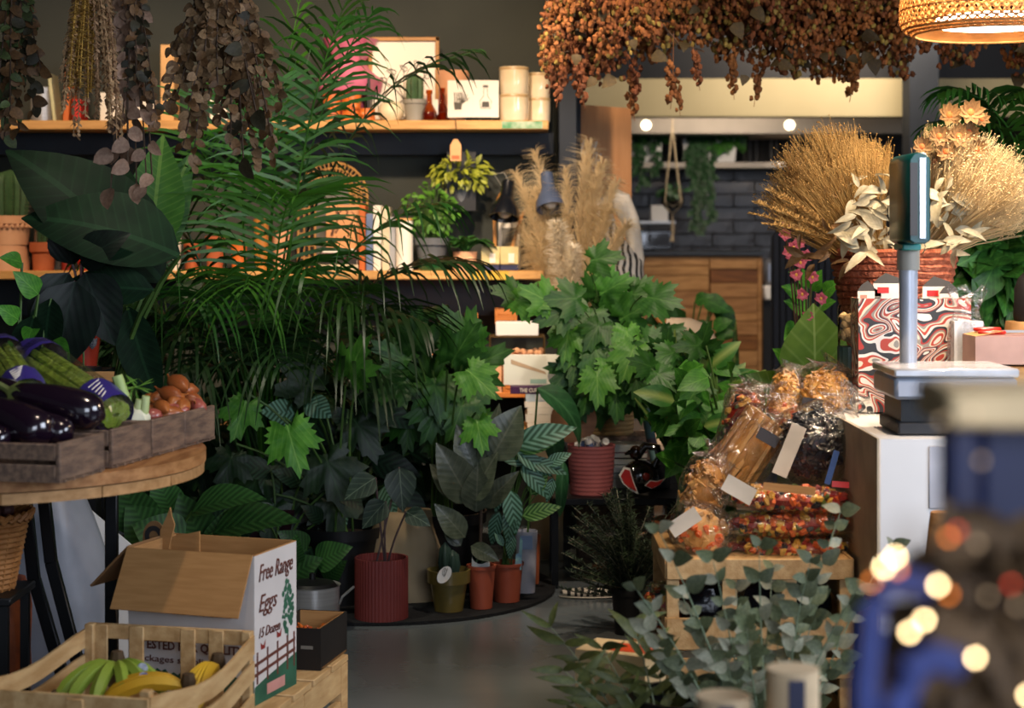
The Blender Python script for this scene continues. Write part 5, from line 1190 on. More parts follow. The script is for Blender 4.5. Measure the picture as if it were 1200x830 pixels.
MB().ball(pz(748, 319), .02, 10, 8, scale=(1, 1, 1.2)).build('nose', M_ink, o)
MB().tube([pz(678, 265), pz(684, 255), pz(690, 268), pz(690, 300)], [.012, .025, .03, .03], 10).build('ear', Mz, o)
MB().lathe([(0, 0), (.1, 0), (.09, .02), (.02, .03), (.02, zs(420, 7.42))], 20).build('post', M_black, o)
# striped thing on the floor
o = T('striped_slipper', 'flat white and black striped object lying on the grey floor', 'slipper', base(690, 700, .001))
MB().ball((0, 0, .016), .1, 28, 10, scale=(1, .34, .15)).build('upper', Mz, o); MB().ball((0, 0, .004), .1, 28, 6, scale=(1.02, .36, .03)).build('sole', M_whitec, o)
# ------------------------------------------------------------ large plants
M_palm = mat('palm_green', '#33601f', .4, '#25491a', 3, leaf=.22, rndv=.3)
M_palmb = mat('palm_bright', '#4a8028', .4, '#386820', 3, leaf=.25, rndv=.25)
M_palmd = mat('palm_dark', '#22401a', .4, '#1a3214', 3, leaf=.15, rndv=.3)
def palm(name, label, px, Y, pot_r, pot_h, pot_m, fr):
    b = V((xs(px, Y), Y, 0)); o = T(name, label, 'plant', b); potmesh(o, pot_r, pot_h, pot_m, M_soil)
    for f in fr:
        (x0, y0), (x1, y1), (x2, y2), dY, n, ll, wd_, m, dr = f
        P1 = W(x1, y1, Y+dY*.6)-b; P2 = W(x2, y2, Y+dY)-b; P0 = V((U(-.04, .04), U(-.04, .04), pot_h*.9)) if x0 is None else W(x0, y0, Y)-b
        frond_mb(P0, P1, P2, n, ll, wd_, .45 if x0 is None else .12, dr).build('frond', m, o)
    return o
N_ = (None, None); sK = S(6.0)
fr = []
# big upright and arching fronds (control points in picture rows/columns at the palm's own distance)
for (x1, y1, x2, y2, dY, n, ll, m, dr) in [
    (300, 250, 355, -20, -.1, 30, .34, M_palmb, .5), (335, 160, 400, 20, -.5, 26, .3, M_palmb, .7), (340, 120, 440, 10, -.3, 26, .34, M_palm, .9), (320, 200, 330, 90, -.3, 26, .3, M_palmb, .5), (330, 150, 420, -30, -.2, 30, .34, M_palm, .6), (330, 90, 560, 60, -.1, 28, .34, M_palmd, .8),
    (270, 200, 290, 120, -.3, 28, .32, M_palmb, .4), (240, 260, 180, 200, -.2, 28, .34, M_palm, .7), (230, 250, 120, 290, -.3, 28, .36, M_palm, .9),
    (220, 280, 90, 380, -.35, 28, .36, M_palm, .9), (350, 250, 520, 240, -.25, 28, .36, M_palm, .9), (360, 280, 560, 310, -.2, 28, .36, M_palmd, .9),
    (300, 260, 290, 340, -.45, 24, .32, M_palmb, 1.1), (320, 250, 360, 320, -.45, 24, .34, M_palm, 1.1), (260, 280, 230, 360, -.45, 24, .32, M_palm, 1.1), (340, 280, 420, 360, -.4, 26, .36, M_palm, 1.1), (360, 300, 500, 380, -.35, 26, .36, M_palmd, 1.0),
    (280, 300, 170, 420, -.4, 24, .34, M_palmd, 1.0), (310, 220, 350, 230, -.4, 28, .34, M_palmb, .6), (250, 230, 240, 160, -.1, 26, .3, M_palm, .6), (290, 330, 330, 430, -.45, 22, .3, M_palmd, 1.0), (350, 330, 460, 450, -.3, 22, .3, M_palmd, 1.0), (250, 330, 210, 440, -.45, 22, .3, M_palmd, 1.0)]:
    fr.append((N_, (x1, y1), (x2, y2), dY, int(n*.62), ll*1.45, .0135, m, dr*.85))
palm('kentia_palm', 'tall kentia palm with long arching fronds in front of the shelves', 310, 6.1, .16, .3, M_greypd, fr)
# second palm group: wide strap fronds in the middle shadow
fr = []
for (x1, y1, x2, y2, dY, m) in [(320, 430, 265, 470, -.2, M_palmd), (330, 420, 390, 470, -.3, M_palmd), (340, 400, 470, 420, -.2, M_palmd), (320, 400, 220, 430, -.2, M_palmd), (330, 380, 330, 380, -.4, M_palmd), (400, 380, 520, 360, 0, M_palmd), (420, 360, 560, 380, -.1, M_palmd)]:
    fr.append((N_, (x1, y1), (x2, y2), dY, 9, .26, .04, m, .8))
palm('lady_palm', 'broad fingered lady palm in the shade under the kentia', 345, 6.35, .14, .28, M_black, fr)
# palm at far right
fr = []
for (x1, y1, x2, y2, dY) in [(1230, 60, 1100, 110, -.3), (1240, 80, 1085, 150, -.2), (1230, 100, 1110, 190, -.1), (1260, 60, 1190, 110, -.3), (1260, 110, 1170, 190, -.3), (1270, 40, 1230, 60, 0), (1230, 200, 1130, 250, -.2)]:
    fr.append((N_, (x1, y1), (x2, y2), dY, 22, .28, .018, M_palm, .8))
palm('corner_palm', 'green palm arching in from the corner behind the dried flower basket', 1265, 6.0, .15, .3, M_greypd, fr)

Mo_big = leafmat('banana_leaf_dark', '#0e1d13', '#18301c', '#24442a', freq=90, slant=.9, vary=.2, rough=.6, spec=.12); big = leafmesh('leaf', Mo_big, .19, .75, 10, .7, .25, cross=2)
Mo_bigb = leafmat('banana_leaf_bright', '#2c5a1c', '#4a7d2a', '#7fa54a', freq=110, slant=.8, vary=.15, tr=.35); bigb = leafmesh('leaf', Mo_bigb, .2, .8, 10, .4, .2, cross=2)
def rl_(x, y, L, wx=1.0):
    a = U(0, 6.28); return (x, y, x+L*math.cos(a), y+L*math.sin(a)*.8+L*.3, U(-.2, .2), wx)
def leafy(name, label, px, Y, pot_r, pot_h, pot_m, groups, cat='plant', stem_m=M_stem, z=0, sr=.004):
    """groups: (mesh, [(x0,y0,x1,y1,dY,wx,up)])  leaf base and tip by picture position at depth Y+dY"""
    b = V((xs(px, Y), Y, z)); o = T(name, label, cat, b)
    if pot_r: potmesh(o, pot_r, pot_h, pot_m, M_soil)
    sm = MB()
    for me, ls in groups:
        for l in ls:
            x0, y0, x1, y1, dY = l[:5]; wx = l[5] if len(l) > 5 else 1; up = l[6] if len(l) > 6 else (U(-.3, .3), -1, .45)
            a = W(x0, y0, Y+dY)-b; e = W(x1, y1, Y+dY-.06)-b
            put('leaf', me if not isinstance(me, (list, tuple)) else rnd.choice(me), o, M=orient(a, e-a, up, (e-a).length*1.05, wx))
            sm.tube(bez((U(-.3, .3)*pot_r, U(-.3, .3)*pot_r, pot_h*.85), (a.x*.3, a.y*.5, pot_h+(a.z-pot_h)*.75), a, 6), sr, 5, cap=False)
    sm.build('stems', stem_m, o); return o
leafy('banana_plant', 'banana plant with wide dark leaves in front of the left shelf', 120, 5.6, .15, .3, M_greypd, [(big, [(190, 330, 20, 150, -.2, 1.25, (.4, -1, .5)), (210, 300, 30, 225, -.3, 1.4, (-.2, -1, .9)), (180, 340, 60, 330, -.3, 1.1), (170, 340, 130, 190, 0, 1.2), (110, 380, 40, 440, -.2, 1), (150, 360, 180, 480, -.2, 1)]),
                                                                    (bigb, [(175, 300, 190, 165, .1, 1.2, (.2, -1, .1)), (150, 330, 225, 190, .15, .9, (.5, -1, .1))])], sr=.008)
Mo_syn = leafmat('pothos_bright', '#2f6a1e', '#4f8f2c', '#74ab45'); syn = leafmesh('leaf', Mo_syn, .34, .62, 7, .5, .2)
leafy('heart_leaf_plant', 'small heart leaved plant beside the vegetable table', 20, 4.9, .07, .13, M_terra, [(syn, [(26, 308, 4, 300, 0), (22, 375, 0, 360, 0), (28, 400, 5, 410, 0), (40, 380, 30, 400, 0), (10, 420, 35, 440, 0), (45, 345, 20, 320, 0), (55, 420, 40, 445, 0), (60, 400, 78, 425, 0)]), (big, [(40, 370, 20, 440, 0, 1.4), (60, 350, 45, 430, .1, 1.4)])])
# dark stemmed plant in red pot
o = leafy('dark_leaf_plant', 'dark leaved plant with pinkish stems in a glossy red pot', 97, 5.35, S(5.35)*21, S(5.35)*40, mat('glossy_red', '#94301f', .25, coat=.5), [(leafmesh('leaf', leafmat('black_leaf', '#0d1512', '#15241a', '#22352a', vary=.2), .34, .7, 8, .7, .2, cross=2), [(80, 320, 40, 400, -.1), (85, 310, 70, 250, 0), (95, 310, 140, 270, -.1), (100, 320, 130, 400, -.1), (88, 330, 60, 440, -.2), (95, 300, 110, 230, .1)])], stem_m=mat('pink_stem', '#7c5a5c', .5), z=zs(432, 5.35))
MB().box(-.08, .08, -.08, .08, -zs(432, 5.35), -.001).build('plinth', M_black, o)
fl = T('foil_flowers', 'shiny silver foil flowers in front of the glossy red pot', 'decoration', W(98, 430, 5.2)); petal = leafmesh('petal', mat('silver_foil', '#b9bcc6', .2, metal=.8), .3, .8, 4, -.6, .5)
MB().tube([(0, 0, 0), (0, 0, .05)], .003, 5).build('stem', M_stem, fl)
for cx in (-.02, .025): fan(fl, [((cx, 0, .05), (math.cos(a)*.6, -.3+math.sin(a)*.4, .7), (0, 0, 1), .04) for a in [R(60*k) for k in range(6)]], petal, 'petal')
MB().box(-.04, .04, -.03, .05, -fl.location.z, -.001).build('plinth', M_black, fl)
# palmate (fatsia) plants
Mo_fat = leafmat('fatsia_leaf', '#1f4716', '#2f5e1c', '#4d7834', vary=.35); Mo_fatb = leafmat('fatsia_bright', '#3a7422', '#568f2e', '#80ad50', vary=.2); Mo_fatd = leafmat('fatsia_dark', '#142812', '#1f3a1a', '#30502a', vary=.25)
fat = [palmate('leaf', Mo_fat, core=.36, serr=.1), palmate('leaf', Mo_fat, (0, 50, -50, 100, -100), (1, .9, .9, .7, .7), core=.42, serr=.12)]; fatb = [palmate('leaf', Mo_fatb, core=.4, serr=.12), palmate('leaf', Mo_fatb, core=.34, serr=.1)]; fatd = [palmate('leaf', Mo_fatd), palmate('leaf', Mo_fatd, serr=.1)]
def pal(x, y, L, a, dY=0): return (x-L*.35*math.sin(R(a)), y+L*.35*math.cos(R(a)), x+L*.65*math.sin(R(a)), y-L*.65*math.cos(R(a)), dY, 1.0, (U(-.3, .3), -1, U(.2, .6)))
g = []
leafy('split_leaf_plant', 'philodendron with jagged bright leaves in the shade under the palm', 400, 5.95, .13, .26, M_black, [(fatb, [pal(340, 512, 66, 165, -.25), pal(412, 432, 58, 20, -.2), pal(285, 480, 55, 200, -.1)]), (fatd, [pal(385, 545, 80, 160, -.1), pal(440, 460, 70, 90), pal(360, 450, 70, -40), pal(300, 560, 60, 200, .1), pal(420, 500, 66, 150, .05), pal(320, 600, 60, 190), pal(390, 590, 66, 170), pal(270, 540, 60, 200)])])
leafy('fatsia', 'fatsia with glossy lobed dark green leaves beside the cookbook', 520, 6.15, .14, .28, M_black, [(fat, [pal(x, y, U(52, 70), a, U(-.3, .1)) for x, y, a in [(480, 495, 190), (512, 480, 200), (545, 455, 150), (500, 440, -20), (535, 415, 30), (470, 450, 240), (560, 500, 170), (525, 510, 180), (555, 430, 60), (490, 400, 0), (540, 480, 200), (510, 455, 170), (545, 400, -30), (470, 420, -60)]]), (fatb, [pal(555, 440, 50, 130, -.35), pal(560, 500, 46, 170, -.35)])])
# bright grape ivy bush in the centre
g = IVY; b = IVY.location.copy(); IV = [
    (fatb, [pal(x, y, U(40, 52), a, U(-.4, -.2)) for x, y, a in [(735, 392, 170), (740, 415, 200), (665, 395, 190), (640, 352, -60), (720, 430, 150), (675, 408, 220), (700, 445, 180), (612, 352, 100)]]),
    (fat, [pal(x, y, U(38, 54), a, U(-.35, .05)) for x, y, a in [(700, 304, 80), (672, 350, -90), (745, 345, 90), (768, 350, 100), (690, 372, 200), (715, 362, 150), (660, 375, 210), (675, 425, 190), (710, 400, 170), (760, 405, 130), (780, 395, 110), (745, 445, 170), (690, 455, 190), (665, 435, 220), (722, 460, 180), (700, 345, 20), (735, 370, 60), (604, 345, -70), (755, 435, 150), (700, 415, 160), (680, 460, 180), (710, 470, 200), (775, 425, 130), (745, 470, 160), (685, 400, 180), (725, 410, 190), (712, 340, 60), (660, 365, 250), (740, 395, 120), (700, 385, 210)]])]
sm = MB()
for me, ls in IV:
    for x0, y0, x1, y1, dY, wx, up in ls:
        a = W(x0, y0, 6.6+dY)-b; e = W(x1, y1, 6.54+dY)-b; put('leaf', rnd.choice(me), g, M=orient(a, e-a, up, (e-a).length*1.05, wx))
        sm.tube(bez((U(-.05, .05), U(-.05, .05), .12), (a.x*.3, a.y*.4, a.z*.8+.05), a, 6), .0025, 5, cap=False)
sm.build('stems', M_stem, g)
bush(g, W(725, 458, 6.3)-b, (.09, .05, .07), 12, ivyp, (.07, .1), M_stem, base=(0, 0, .14), droop=.8)
# dieffenbachia / dracaena, right centre
Mo_die = leafmat('variegated_leaf', '#2a5a20', '#3c7428', '#93a455', 'rim', vary=.2); die = leafmesh('leaf', Mo_die, .22, .75, 8, .8, .25, cross=2)
Mo_san = leafmat('sansevieria_leaf', '#1f3f22', '#305a2e', '#8a9a4a', freq=20, slant=.0); san = leafmesh('leaf', Mo_san, .07, .5, 8, .15, .5)
sans = [(770+8*k, 540, 745+14*k, 420+U(-20, 30), U(-.1, .1), 1.3) for k in range(8)]
leafy('dieffenbachia', 'variegated dieffenbachia with yellow centred leaves behind the pasta bags', 850, 5.9, .13, .3, M_greypd, [(die, [(x, y, x+L_*math.sin(R(a)), y-L_*math.cos(R(a)), U(-.2, .2), U(.9, 1.2)) for x, y, a, L_ in [(835, 470, 40, 55), (845, 455, 60, 45), (800, 450, -25, 52), (825, 500, 75, 48), (810, 480, -60, 50), (850, 480, 20, 50), (820, 450, 10, 48), (790, 470, -70, 42), (840, 520, 100, 44), (860, 450, 80, 40), (815, 520, -40, 50), (795, 430, 15, 40), (830, 430, 50, 44), (870, 470, 30, 40)]]),
    (syn, [rl_(830+U(-45, 45), 490+U(-65, 55), U(20, 36)) for k in range(60)]), (fat, [pal(780+U(-20, 60), 450+U(-50, 60), U(30, 42), U(0, 360), U(-.1, .2)) for k in range(16)])])
leafy('snake_plant', 'snake plant with upright pointed leaves between ivy and dieffenbachia', 800, 6.15, .1, .25, M_terra, [(san, [(797+U(-12, 12), 540, x+14, y, U(-.1, .1), 1.2) for x, y in [(752, 440), (765, 415), (775, 460), (790, 430), (745, 490), (800, 470), (778, 395), (735, 470)]])])
leafy('lily_plant', 'glossy dark leaved plant in front of the counter planks', 805, 8.2, .14, .3, M_greypd, [(ivyp, [rl_(805+U(-35, 35), 385+U(-35, 60), U(20, 32)) for k in range(40)]), (san, [(860, 450, 862, 378, 0, 1.1), (832, 450, 830, 370, 0, 1.1), (848, 455, 845, 400, 0, 1)])])
# fabric covered chair back peeking out behind
o = T('linen_chair', 'pale linen chair with a tan wooden frame behind the ivy', 'chair', (xs(800, 7.2), 7.2, 0)); X0 = o.location; pc = lambda px, py: W(px, py, 7.2)-X0
MB().tube([pc(780, 378), pc(805, 385), pc(825, 394), pc(838, 404)], [.02, .045, .05, .015], 12).build('backrest', mat('linen', '#c2ac90', .85), o)
MB().tube([pc(762, 358), pc(778, 380), pc(792, 402), pc(800, 440)], .018, 10).build('frame', mat('tan_wood', '#a8703a', .5), o)
zst = .42; MB().box(-.17, .2, -.2, .2, zst-.05, zst).build('seat', mat('linen', '#c2ac90', .85), o, bevel=.015)
for x in (-.16, .17):
    for y in (-.18, .16): MB().box(x, x+.025, y, y+.025, 0, zst-.05).build('leg', mat('tan_wood', '#a8703a', .5), o)
MB().bar(pc(800, 440), (0, .2, zst-.01), .03, .03).build('frame', mat('tan_wood', '#a8703a', .5), o)
# fiddle leaf and right side
Mo_fid = leafmat('fiddle_leaf', '#4a6a1e', '#5f7d2a', '#93a860', freq=24, slant=1.2, tr=.3); fid = leafmesh('leaf', Mo_fid, .42, .62, 9, .3, .12, cross=2)
leafy('fiddle_leaf_fig', 'fiddle leaf fig with one large round leaf beside the basket', 945, 5.68, .1, .35, M_greypd, [(fid, [(955, 445, 955, 362, -.1, 1.1, (0, -1, .1)), (920, 470, 880, 440, 0), (900, 480, 860, 450, .1), (960, 480, 935, 440, .1)]), (syn, [(942, 350, 922, 335, 0), (945, 365, 925, 352, 0), (950, 340, 960, 320, 0), (945, 330, 930, 318, 0), (935, 380, 922, 395, 0), (940, 400, 920, 412, 0), (965, 345, 980, 330, .1), (930, 430, 912, 410, 0), (960, 360, 975, 352, .1)])])
# pink flowering sprays
o = T('pink_flower_plant', 'spray of pink blossom beside the dried flower basket', 'flowers', (xs(950, 5.6), 5.6, 0)); X0 = o.location; potmesh(o, .09, .3, M_greypd, M_soil)
M_pf = mat('pink_petal', '#b9586c', .6, '#8f3a50', 10, leaf=.25); blos = leafmesh('petal', M_pf, .5, .8, 3, .6, .4)
for (px, py) in [(920, 275), (930, 290), (938, 308), (924, 295), (945, 300), (933, 322), (922, 262), (952, 325), (940, 345), (947, 370), (928, 300), (936, 285), (962, 350)]:
    c_ = W(px, py, 5.55)-X0; h = MB().ball((0, 0, 0), .006, 6, 4).build('blossom', mat('gold', '#b98a3a', .7), o, c_)
    for k in range(6):
        a = R(60*k+U(0, 40)); put('petal', blos, h, M=orient((0, 0, 0), (math.cos(a), -.4, math.sin(a)), (0, -1, 0), .022))
sm = MB()
for k in range(7):
    q = W(920+k*6, 270+k*12, 5.55)-X0; sm.tube(bez((0, 0, .28), (q.x*.5, 0, q.z*.8), q, 6), .003, 5)
sm.build('stems', M_stemd, o)
# dense foliage at the right behind the counter
o = T('fern_clump', 'dense dark ferny foliage behind the cellophane bags', 'plant', (xs(1170, 6.2), 6.2, 0)); X0 = o.location; potmesh(o, .18, .4, M_greypd, M_soil)
bush(o, W(1165, 330, 6.0)-X0, (.2, .15, .24), 110, [leafmesh('leaf', Mo_fat, .1, .7, 6, .8, .2), ivyp], (.09, .2), M_stem, base=(0, 0, .4), droop=.4)
for k in range(14):
    e = W(1110+U(0, 110), 240+U(0, 130), 6.0)-X0; frond_mb((0, 0, .4), (e.x*.3, -.1, e.z+.1), e, 18, .09, .012, .3, .5).build('frond', M_fern, o)
# dark low foliage (calatheas, begonias) at the left centre
Mo_low = leafmat('ribbed_leaf', '#1d3d1b', '#2a4d22', '#36602c', 'stripes', freq=60, slant=.9, vary=.25); low = leafmesh('leaf', Mo_low, .36, .62, 8, .6, .2, cross=2)
leafy('ribbed_leaf_plant', 'broad ribbed leaf plant low behind the egg box', 200, 5.2, .12, .2, M_black, [(low, [(225, 600, 300, 568, -.1, .9, (0, -.5, 1)), (250, 625, 340, 592, -.1, .9, (0, -.5, 1)), (190, 640, 150, 590, 0, 1.2), (215, 640, 160, 615, -.1, 1.3), (170, 620, 140, 570, 0, 1.2), (240, 640, 210, 585, 0, 1.1), (255, 650, 270, 600, 0, 1.0), (200, 600, 185, 560, .1, 1.1)])])
leafy('pattern_leaf_plant', 'low striped leaf plant beside the steel pot', 330, 5.95, .12, .14, M_black, [(low, [(345, 660, 345, 632, -.3, .9), (330, 680, 370, 655, -.2), (350, 665, 310, 690, -.2), (370, 660, 405, 640, -.2), (360, 645, 330, 625, -.2), (380, 680, 400, 660, -.1), (320, 660, 290, 640, -.1)]),
          (cald, [rl_(320+U(-60, 80), 610+U(-70, 50), U(34, 56), 1.2) for k in range(30)]), (leafmesh('leaf', leafmat('maroon_leaf', '#1f0c12', '#2f141b'), .3, .7, 6, .6, .2), [(300, 640, 290, 590, 0, 1.4), (310, 640, 335, 600, 0, 1.4), (290, 650, 265, 625, 0, 1.4)])])
leafy('dark_calathea', 'tall dark calathea with striped leaves in the shade behind the red planter', 410, 6.25, .14, .25, M_black, [(cald, [rl_(415+U(-100, 70), 535+U(-70, 90), U(38, 64), 1.15) for k in range(56)]), (cal, [(345, 485, 310, 480, -.3, 2), (360, 470, 385, 485, -.3, 2), (450, 570, 462, 600, -.25, 1.6), (395, 590, 400, 625, -.2, 1.4), (350, 560, 365, 600, -.1, 1.6)])])
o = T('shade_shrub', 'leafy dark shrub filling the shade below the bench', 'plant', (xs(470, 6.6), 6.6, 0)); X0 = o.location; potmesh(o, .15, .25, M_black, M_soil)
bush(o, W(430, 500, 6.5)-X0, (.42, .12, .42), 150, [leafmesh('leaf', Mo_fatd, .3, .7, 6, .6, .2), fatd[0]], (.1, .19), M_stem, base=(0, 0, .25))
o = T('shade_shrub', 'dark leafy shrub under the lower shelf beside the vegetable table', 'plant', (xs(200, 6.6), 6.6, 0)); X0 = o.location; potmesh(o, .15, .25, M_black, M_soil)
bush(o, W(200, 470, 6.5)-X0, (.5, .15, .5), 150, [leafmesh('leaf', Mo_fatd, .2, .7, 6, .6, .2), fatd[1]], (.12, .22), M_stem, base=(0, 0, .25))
# green light patch leaves near the upper shelf left
# rosemary bush
M_ros = mat('rosemary_green', '#33452f', .6, '#263523', 12); M_rosst = mat('rosemary_stem', '#8d8a74', .7)
p = base(738, 742, .001); o = T('rosemary_bush', 'dark needle leaved rosemary bush in a black pot on the floor', 'plant', p); sP = S(p.y)
potmesh(o, sP*22, sP*54, M_black, M_soil)
for k in range(74):
    tx, ty = U(650, 795), U(572, 660); dY = U(-.25, .15)
    if tx < 690: ty = U(585, 690)
    e = W(tx, ty, p.y+dY)-p; cv = bez((U(-.03, .03), U(-.03, .03), sP*48), (e.x*.35, e.y*.4, e.z*.75), e, 16); mb = MB(); mb.tube(cv, .0016, 4, m=1, cap=False)
    for i in range(2, 17):
        for q in range(9):
            a = U(0, 6.28); d = V((math.cos(a), math.sin(a), U(.1, .7))).normalized(); pp = cv[i].lerp(cv[i-1], U(0, 1)); mb.strip([pp, pp+d*.010, pp+d*.021], [.0026, .004, .0008], V((0, 0, 1)).cross(d)+V((0, .2, .3)))
    mb.build('branch', [M_ros, M_rosst], o)
# ------------------------------------------------------------ hanging bunches, upper left
M_hrod = tag(MB().tube([(-1.9, 4.6, 1.985), (-.1, 4.6, 1.985)], .014, 10).build('hanging_rail', M_blackm), 'black metal rail carrying the hanging dried bunches', 'rail')
mb = MB()
for x in (-1.8, -.2): mb.tube([(x, 4.6, 1.985), (x, 4.6, 3.0)], .006, 6)
mb.build('rail_drop', M_blackm, M_hrod)
dl = lambda nm, a, b_: leafmesh('leaf', leafmat(nm, a, b_, None, vary=.35, rough=.6, tr=.2), .36, .8, 6, .5, .3, b=.6)
d_brown = dl('dried_brown_leaf', '#5a4028', '#7a5a38'); d_grey = dl('dried_grey_leaf', '#6a5236', '#8f7250'); d_dark = dl('dried_dark_leaf', '#2a2618', '#3e3a28'); d_pink = dl('dried_pink_leaf', '#8a6a56', '#a88a72'); d_green = dl('dried_green_leaf', '#3f4a2a', '#59663a')
def hang(name, label, px, Y, specs, cat='dried flowers', tie_y=-10):
    b = V((xs(px, Y), Y, 1.97)); o = T(name, label, cat, b); sm = MB()
    for (x0, x1, y1, n, me, size, swing) in specs:
        a = V(((x0-px)*S(Y), U(-.03, .03), U(-.02, .05))); e = W(x1, y1, Y+U(-.08, .08))-b
        cv = bez(a, a.lerp(e, .5)+V((swing*S(Y), U(-.04, .04), 0)), e, 12); sm.tube(cv, .0022, 4)
        for i in range(n):
            t_ = 1-(i/n)**1.0*.85; k = min(11, int(t_*12)); pp = cv[k].lerp(cv[k+1], t_*12-k); d = V((U(-1, 1), U(-1, .6), U(-1.2, -.1))); L = U(*size)
            put('leaf', me if not isinstance(me, (list, tuple)) else rnd.choice(me), o, M=orient(pp, d, (U(-1, 1), -1, U(-.2, .6)), L, U(.8, 1.2)))
    sm.build('stems', M_stemd, o); MB().tube([(0, 0, -.03), (0, 0, .06)], .02, 8).build('tie', M_cord, o); return o
hang('dried_leaf_bunch', 'brown dried leaf bunch hanging at the end of the rail', 12, 4.6, [(12, x, y, 24, [d_brown, d_dark, d_brown, d_green], (.026, .044), U(-6, 6)) for x, y in [(2, 120), (12, 145), (22, 150), (30, 100), (40, 130), (48, 80), (5, 160), (20, 90), (36, 60), (-8, 130)]])
hang('dried_leaf_bunch', 'large grey brown dried eucalyptus bunch with trailing strands', 260, 4.6, [(262, x, y, 30, [d_brown, d_grey, d_grey, d_brown, d_grey], (.024, .04), U(-8, 8)) for x, y in [(200, 60), (240, 60), (275, 70), (310, 60), (325, 90), (220, 130), (255, 100), (290, 110), (205, 120), (215, 170), (225, 195), (235, 150), (245, 110), (258, 140), (270, 170), (282, 175), (292, 150), (305, 140), (318, 160), (330, 120), (212, 90), (300, 190), (190, 130), (320, 185)]]+[(262, x, y, 5, [d_dark], (.05, .07), U(-8, 8)) for x, y in [(300, 130), (285, 185)]])
hang('dried_leaf_bunch', 'small bunch with large pinkish dried petals at its tips', 155, 4.5, [(152, x, y, 6, [d_pink], (.04, .065), U(-5, 5)) for x, y in [(140, 180), (150, 190), (160, 215), (172, 220), (130, 220), (178, 205), (150, 165)]]+[(155, x, y, 22, [d_dark, d_brown], (.022, .036), U(-5, 5)) for x, y in [(150, 110), (165, 130), (175, 120), (185, 150), (160, 90)]])
# wheat bunch
M_wh = mat('dried_wheat', '#c09a70', .8, '#a07c54', 20, rndv=.2); M_whg = mat('golden_wheat', '#caa24e', .8, '#ac8438', 25)
o = T('wheat_bunch', 'bunch of golden wheat and long dried grass ears hanging from the rail', 'dried flowers', V((xs(108, 4.5), 4.5, 1.97)))
b = o.location
MB().tube([(0, 0, -.03), (0, 0, .06)], .022, 8).build('tie', M_cord, o)
for k in range(56):
    gold = k < 22; x1, y1 = (U(72, 108), U(70, 115)) if gold else (U(70, 145), U(90, 165)); e = W(x1, y1, 4.5+U(-.06, .06))-b; a = V((U(-.02, .02), U(-.02, .02), 0)); mb = MB()
    cv = bez(a, a.lerp(e, .5)+V((e.x*.3, 0, .03)), e, 24); mb.tube(cv, .0014, 4)
    for i in range(7 if gold else 10, 25):
        for q in range(7 if gold else 4):
            an = U(0, 6.28); d = V((math.cos(an), math.sin(an), -.9 if not gold else -.3)).normalized(); l = U(.006, .012) if gold else U(.008, .014); pp = cv[i].lerp(cv[i-1], U(0, 1)); mb.strip([pp, pp+d*l*.6, pp+d*l*1.3], [.004, .0095, .002], V((0, 0, 1)).cross(d)+V((.1, 0, .2)))
    mb.build('ear', M_whg if gold else M_wh, o)
# ------------------------------------------------------------ hop garland
M_hop = mat('dried_hop', '#8a5329', .85, '#5c3417', 14, leaf=.15, rndv=.3); M_hopg = mat('dried_hop_green', '#8f7a38', .75, '#6a5824', 14, leaf=.15, rndv=.25)
def cone(mb, c, r, m=0):
    M = Matrix.Rotation(U(-.6, .6), 3, 'X') @ Matrix.Rotation(U(0, 6), 3, 'Z')
    mb.ball(c, r*.72, 6, 5, m, (1, 1, 1.35), M, .5, U(0, 50))
clm = []
for v_ in range(8):
    mb = MB()
    for k in range(46):
        d = V((U(-1, 1), U(-1, .5), U(-1, 1))); mb_c = V((d.x*.07, d.y*.05, d.z*.075)); cone(mb, mb_c, U(.010, .0145), 0 if U(0, 1) < .82 else 1)
    clm.append(mb.mesh('hop_cluster', [M_hop, M_hopg], angle=25))
tails = []
for v_ in range(3):
    mb = MB(); z = 0; mb.tube([(0, 0, .1), (.004, 0, -.05), (0, 0, -.16)], .0015, 4)
    for k in range(22):
        z -= .006; cone(mb, V((U(-.022, .022)*(1+z*3), U(-.02, .02), z)), U(.010, .014))
    tails.append(mb.mesh('hop_tail', [M_hop], angle=25))
o = T('hop_garland', 'thick garland of brown dried hops hung along the ceiling beam', 'garland', (xs(920, 6.3), 6.3, zs(-10, 6.3))); X0 = o.location.copy()
sm = MB()
for k in range(22): sm.tube([W(640+k*27, 10+U(0, 50), 6.3+U(-.1, .1))-X0, W(660+k*27, 20+U(0, 50), 6.3+U(-.12, .05))-X0, W(690+k*27, 10+U(0, 60), 6.3+U(-.1, .1))-X0], .004, 5)
sm.build('vine', M_stemd, o)
for px in range(650, 1260, 13):
    lo = 62+18*math.sin(px*.021)+14*math.sin(px*.09+1); lo = min(lo, 84)
    if px < 690: lo = 88
    for py in range(-10, int(lo), 20):
        stuff_ = put('hop_cluster', rnd.choice(clm), o, M=Matrix.Translation(W(px+U(-8, 8), py+U(-6, 6), 6.3+U(-.14, .14))-X0) @ Matrix.Rotation(U(0, 6.28), 4, 'Z') @ Matrix.Scale(U(.75, 1.05), 4)); stuff(stuff_)
for px, py in [(788, 72), (790, 92), (737, 84), (745, 70), (888, 70), (855, 66), (650, 62), (658, 78), (1005, 62), (672, 70), (812, 60)]:
    stuff_ = put('hop_tail', rnd.choice(tails), o, M=Matrix.Translation(W(px, py, 6.25+U(-.1, .1))-X0) @ Matrix.Rotation(U(-.25, .25), 4, 'Y') @ Matrix.Scale(U(.8, 1.15), 4)); stuff(stuff_)
hl = leafmesh('leaf', leafmat('dried_hop_leaf', '#2e2412', '#463818', None, rough=.7), .4, .6, 5, .7, .3)
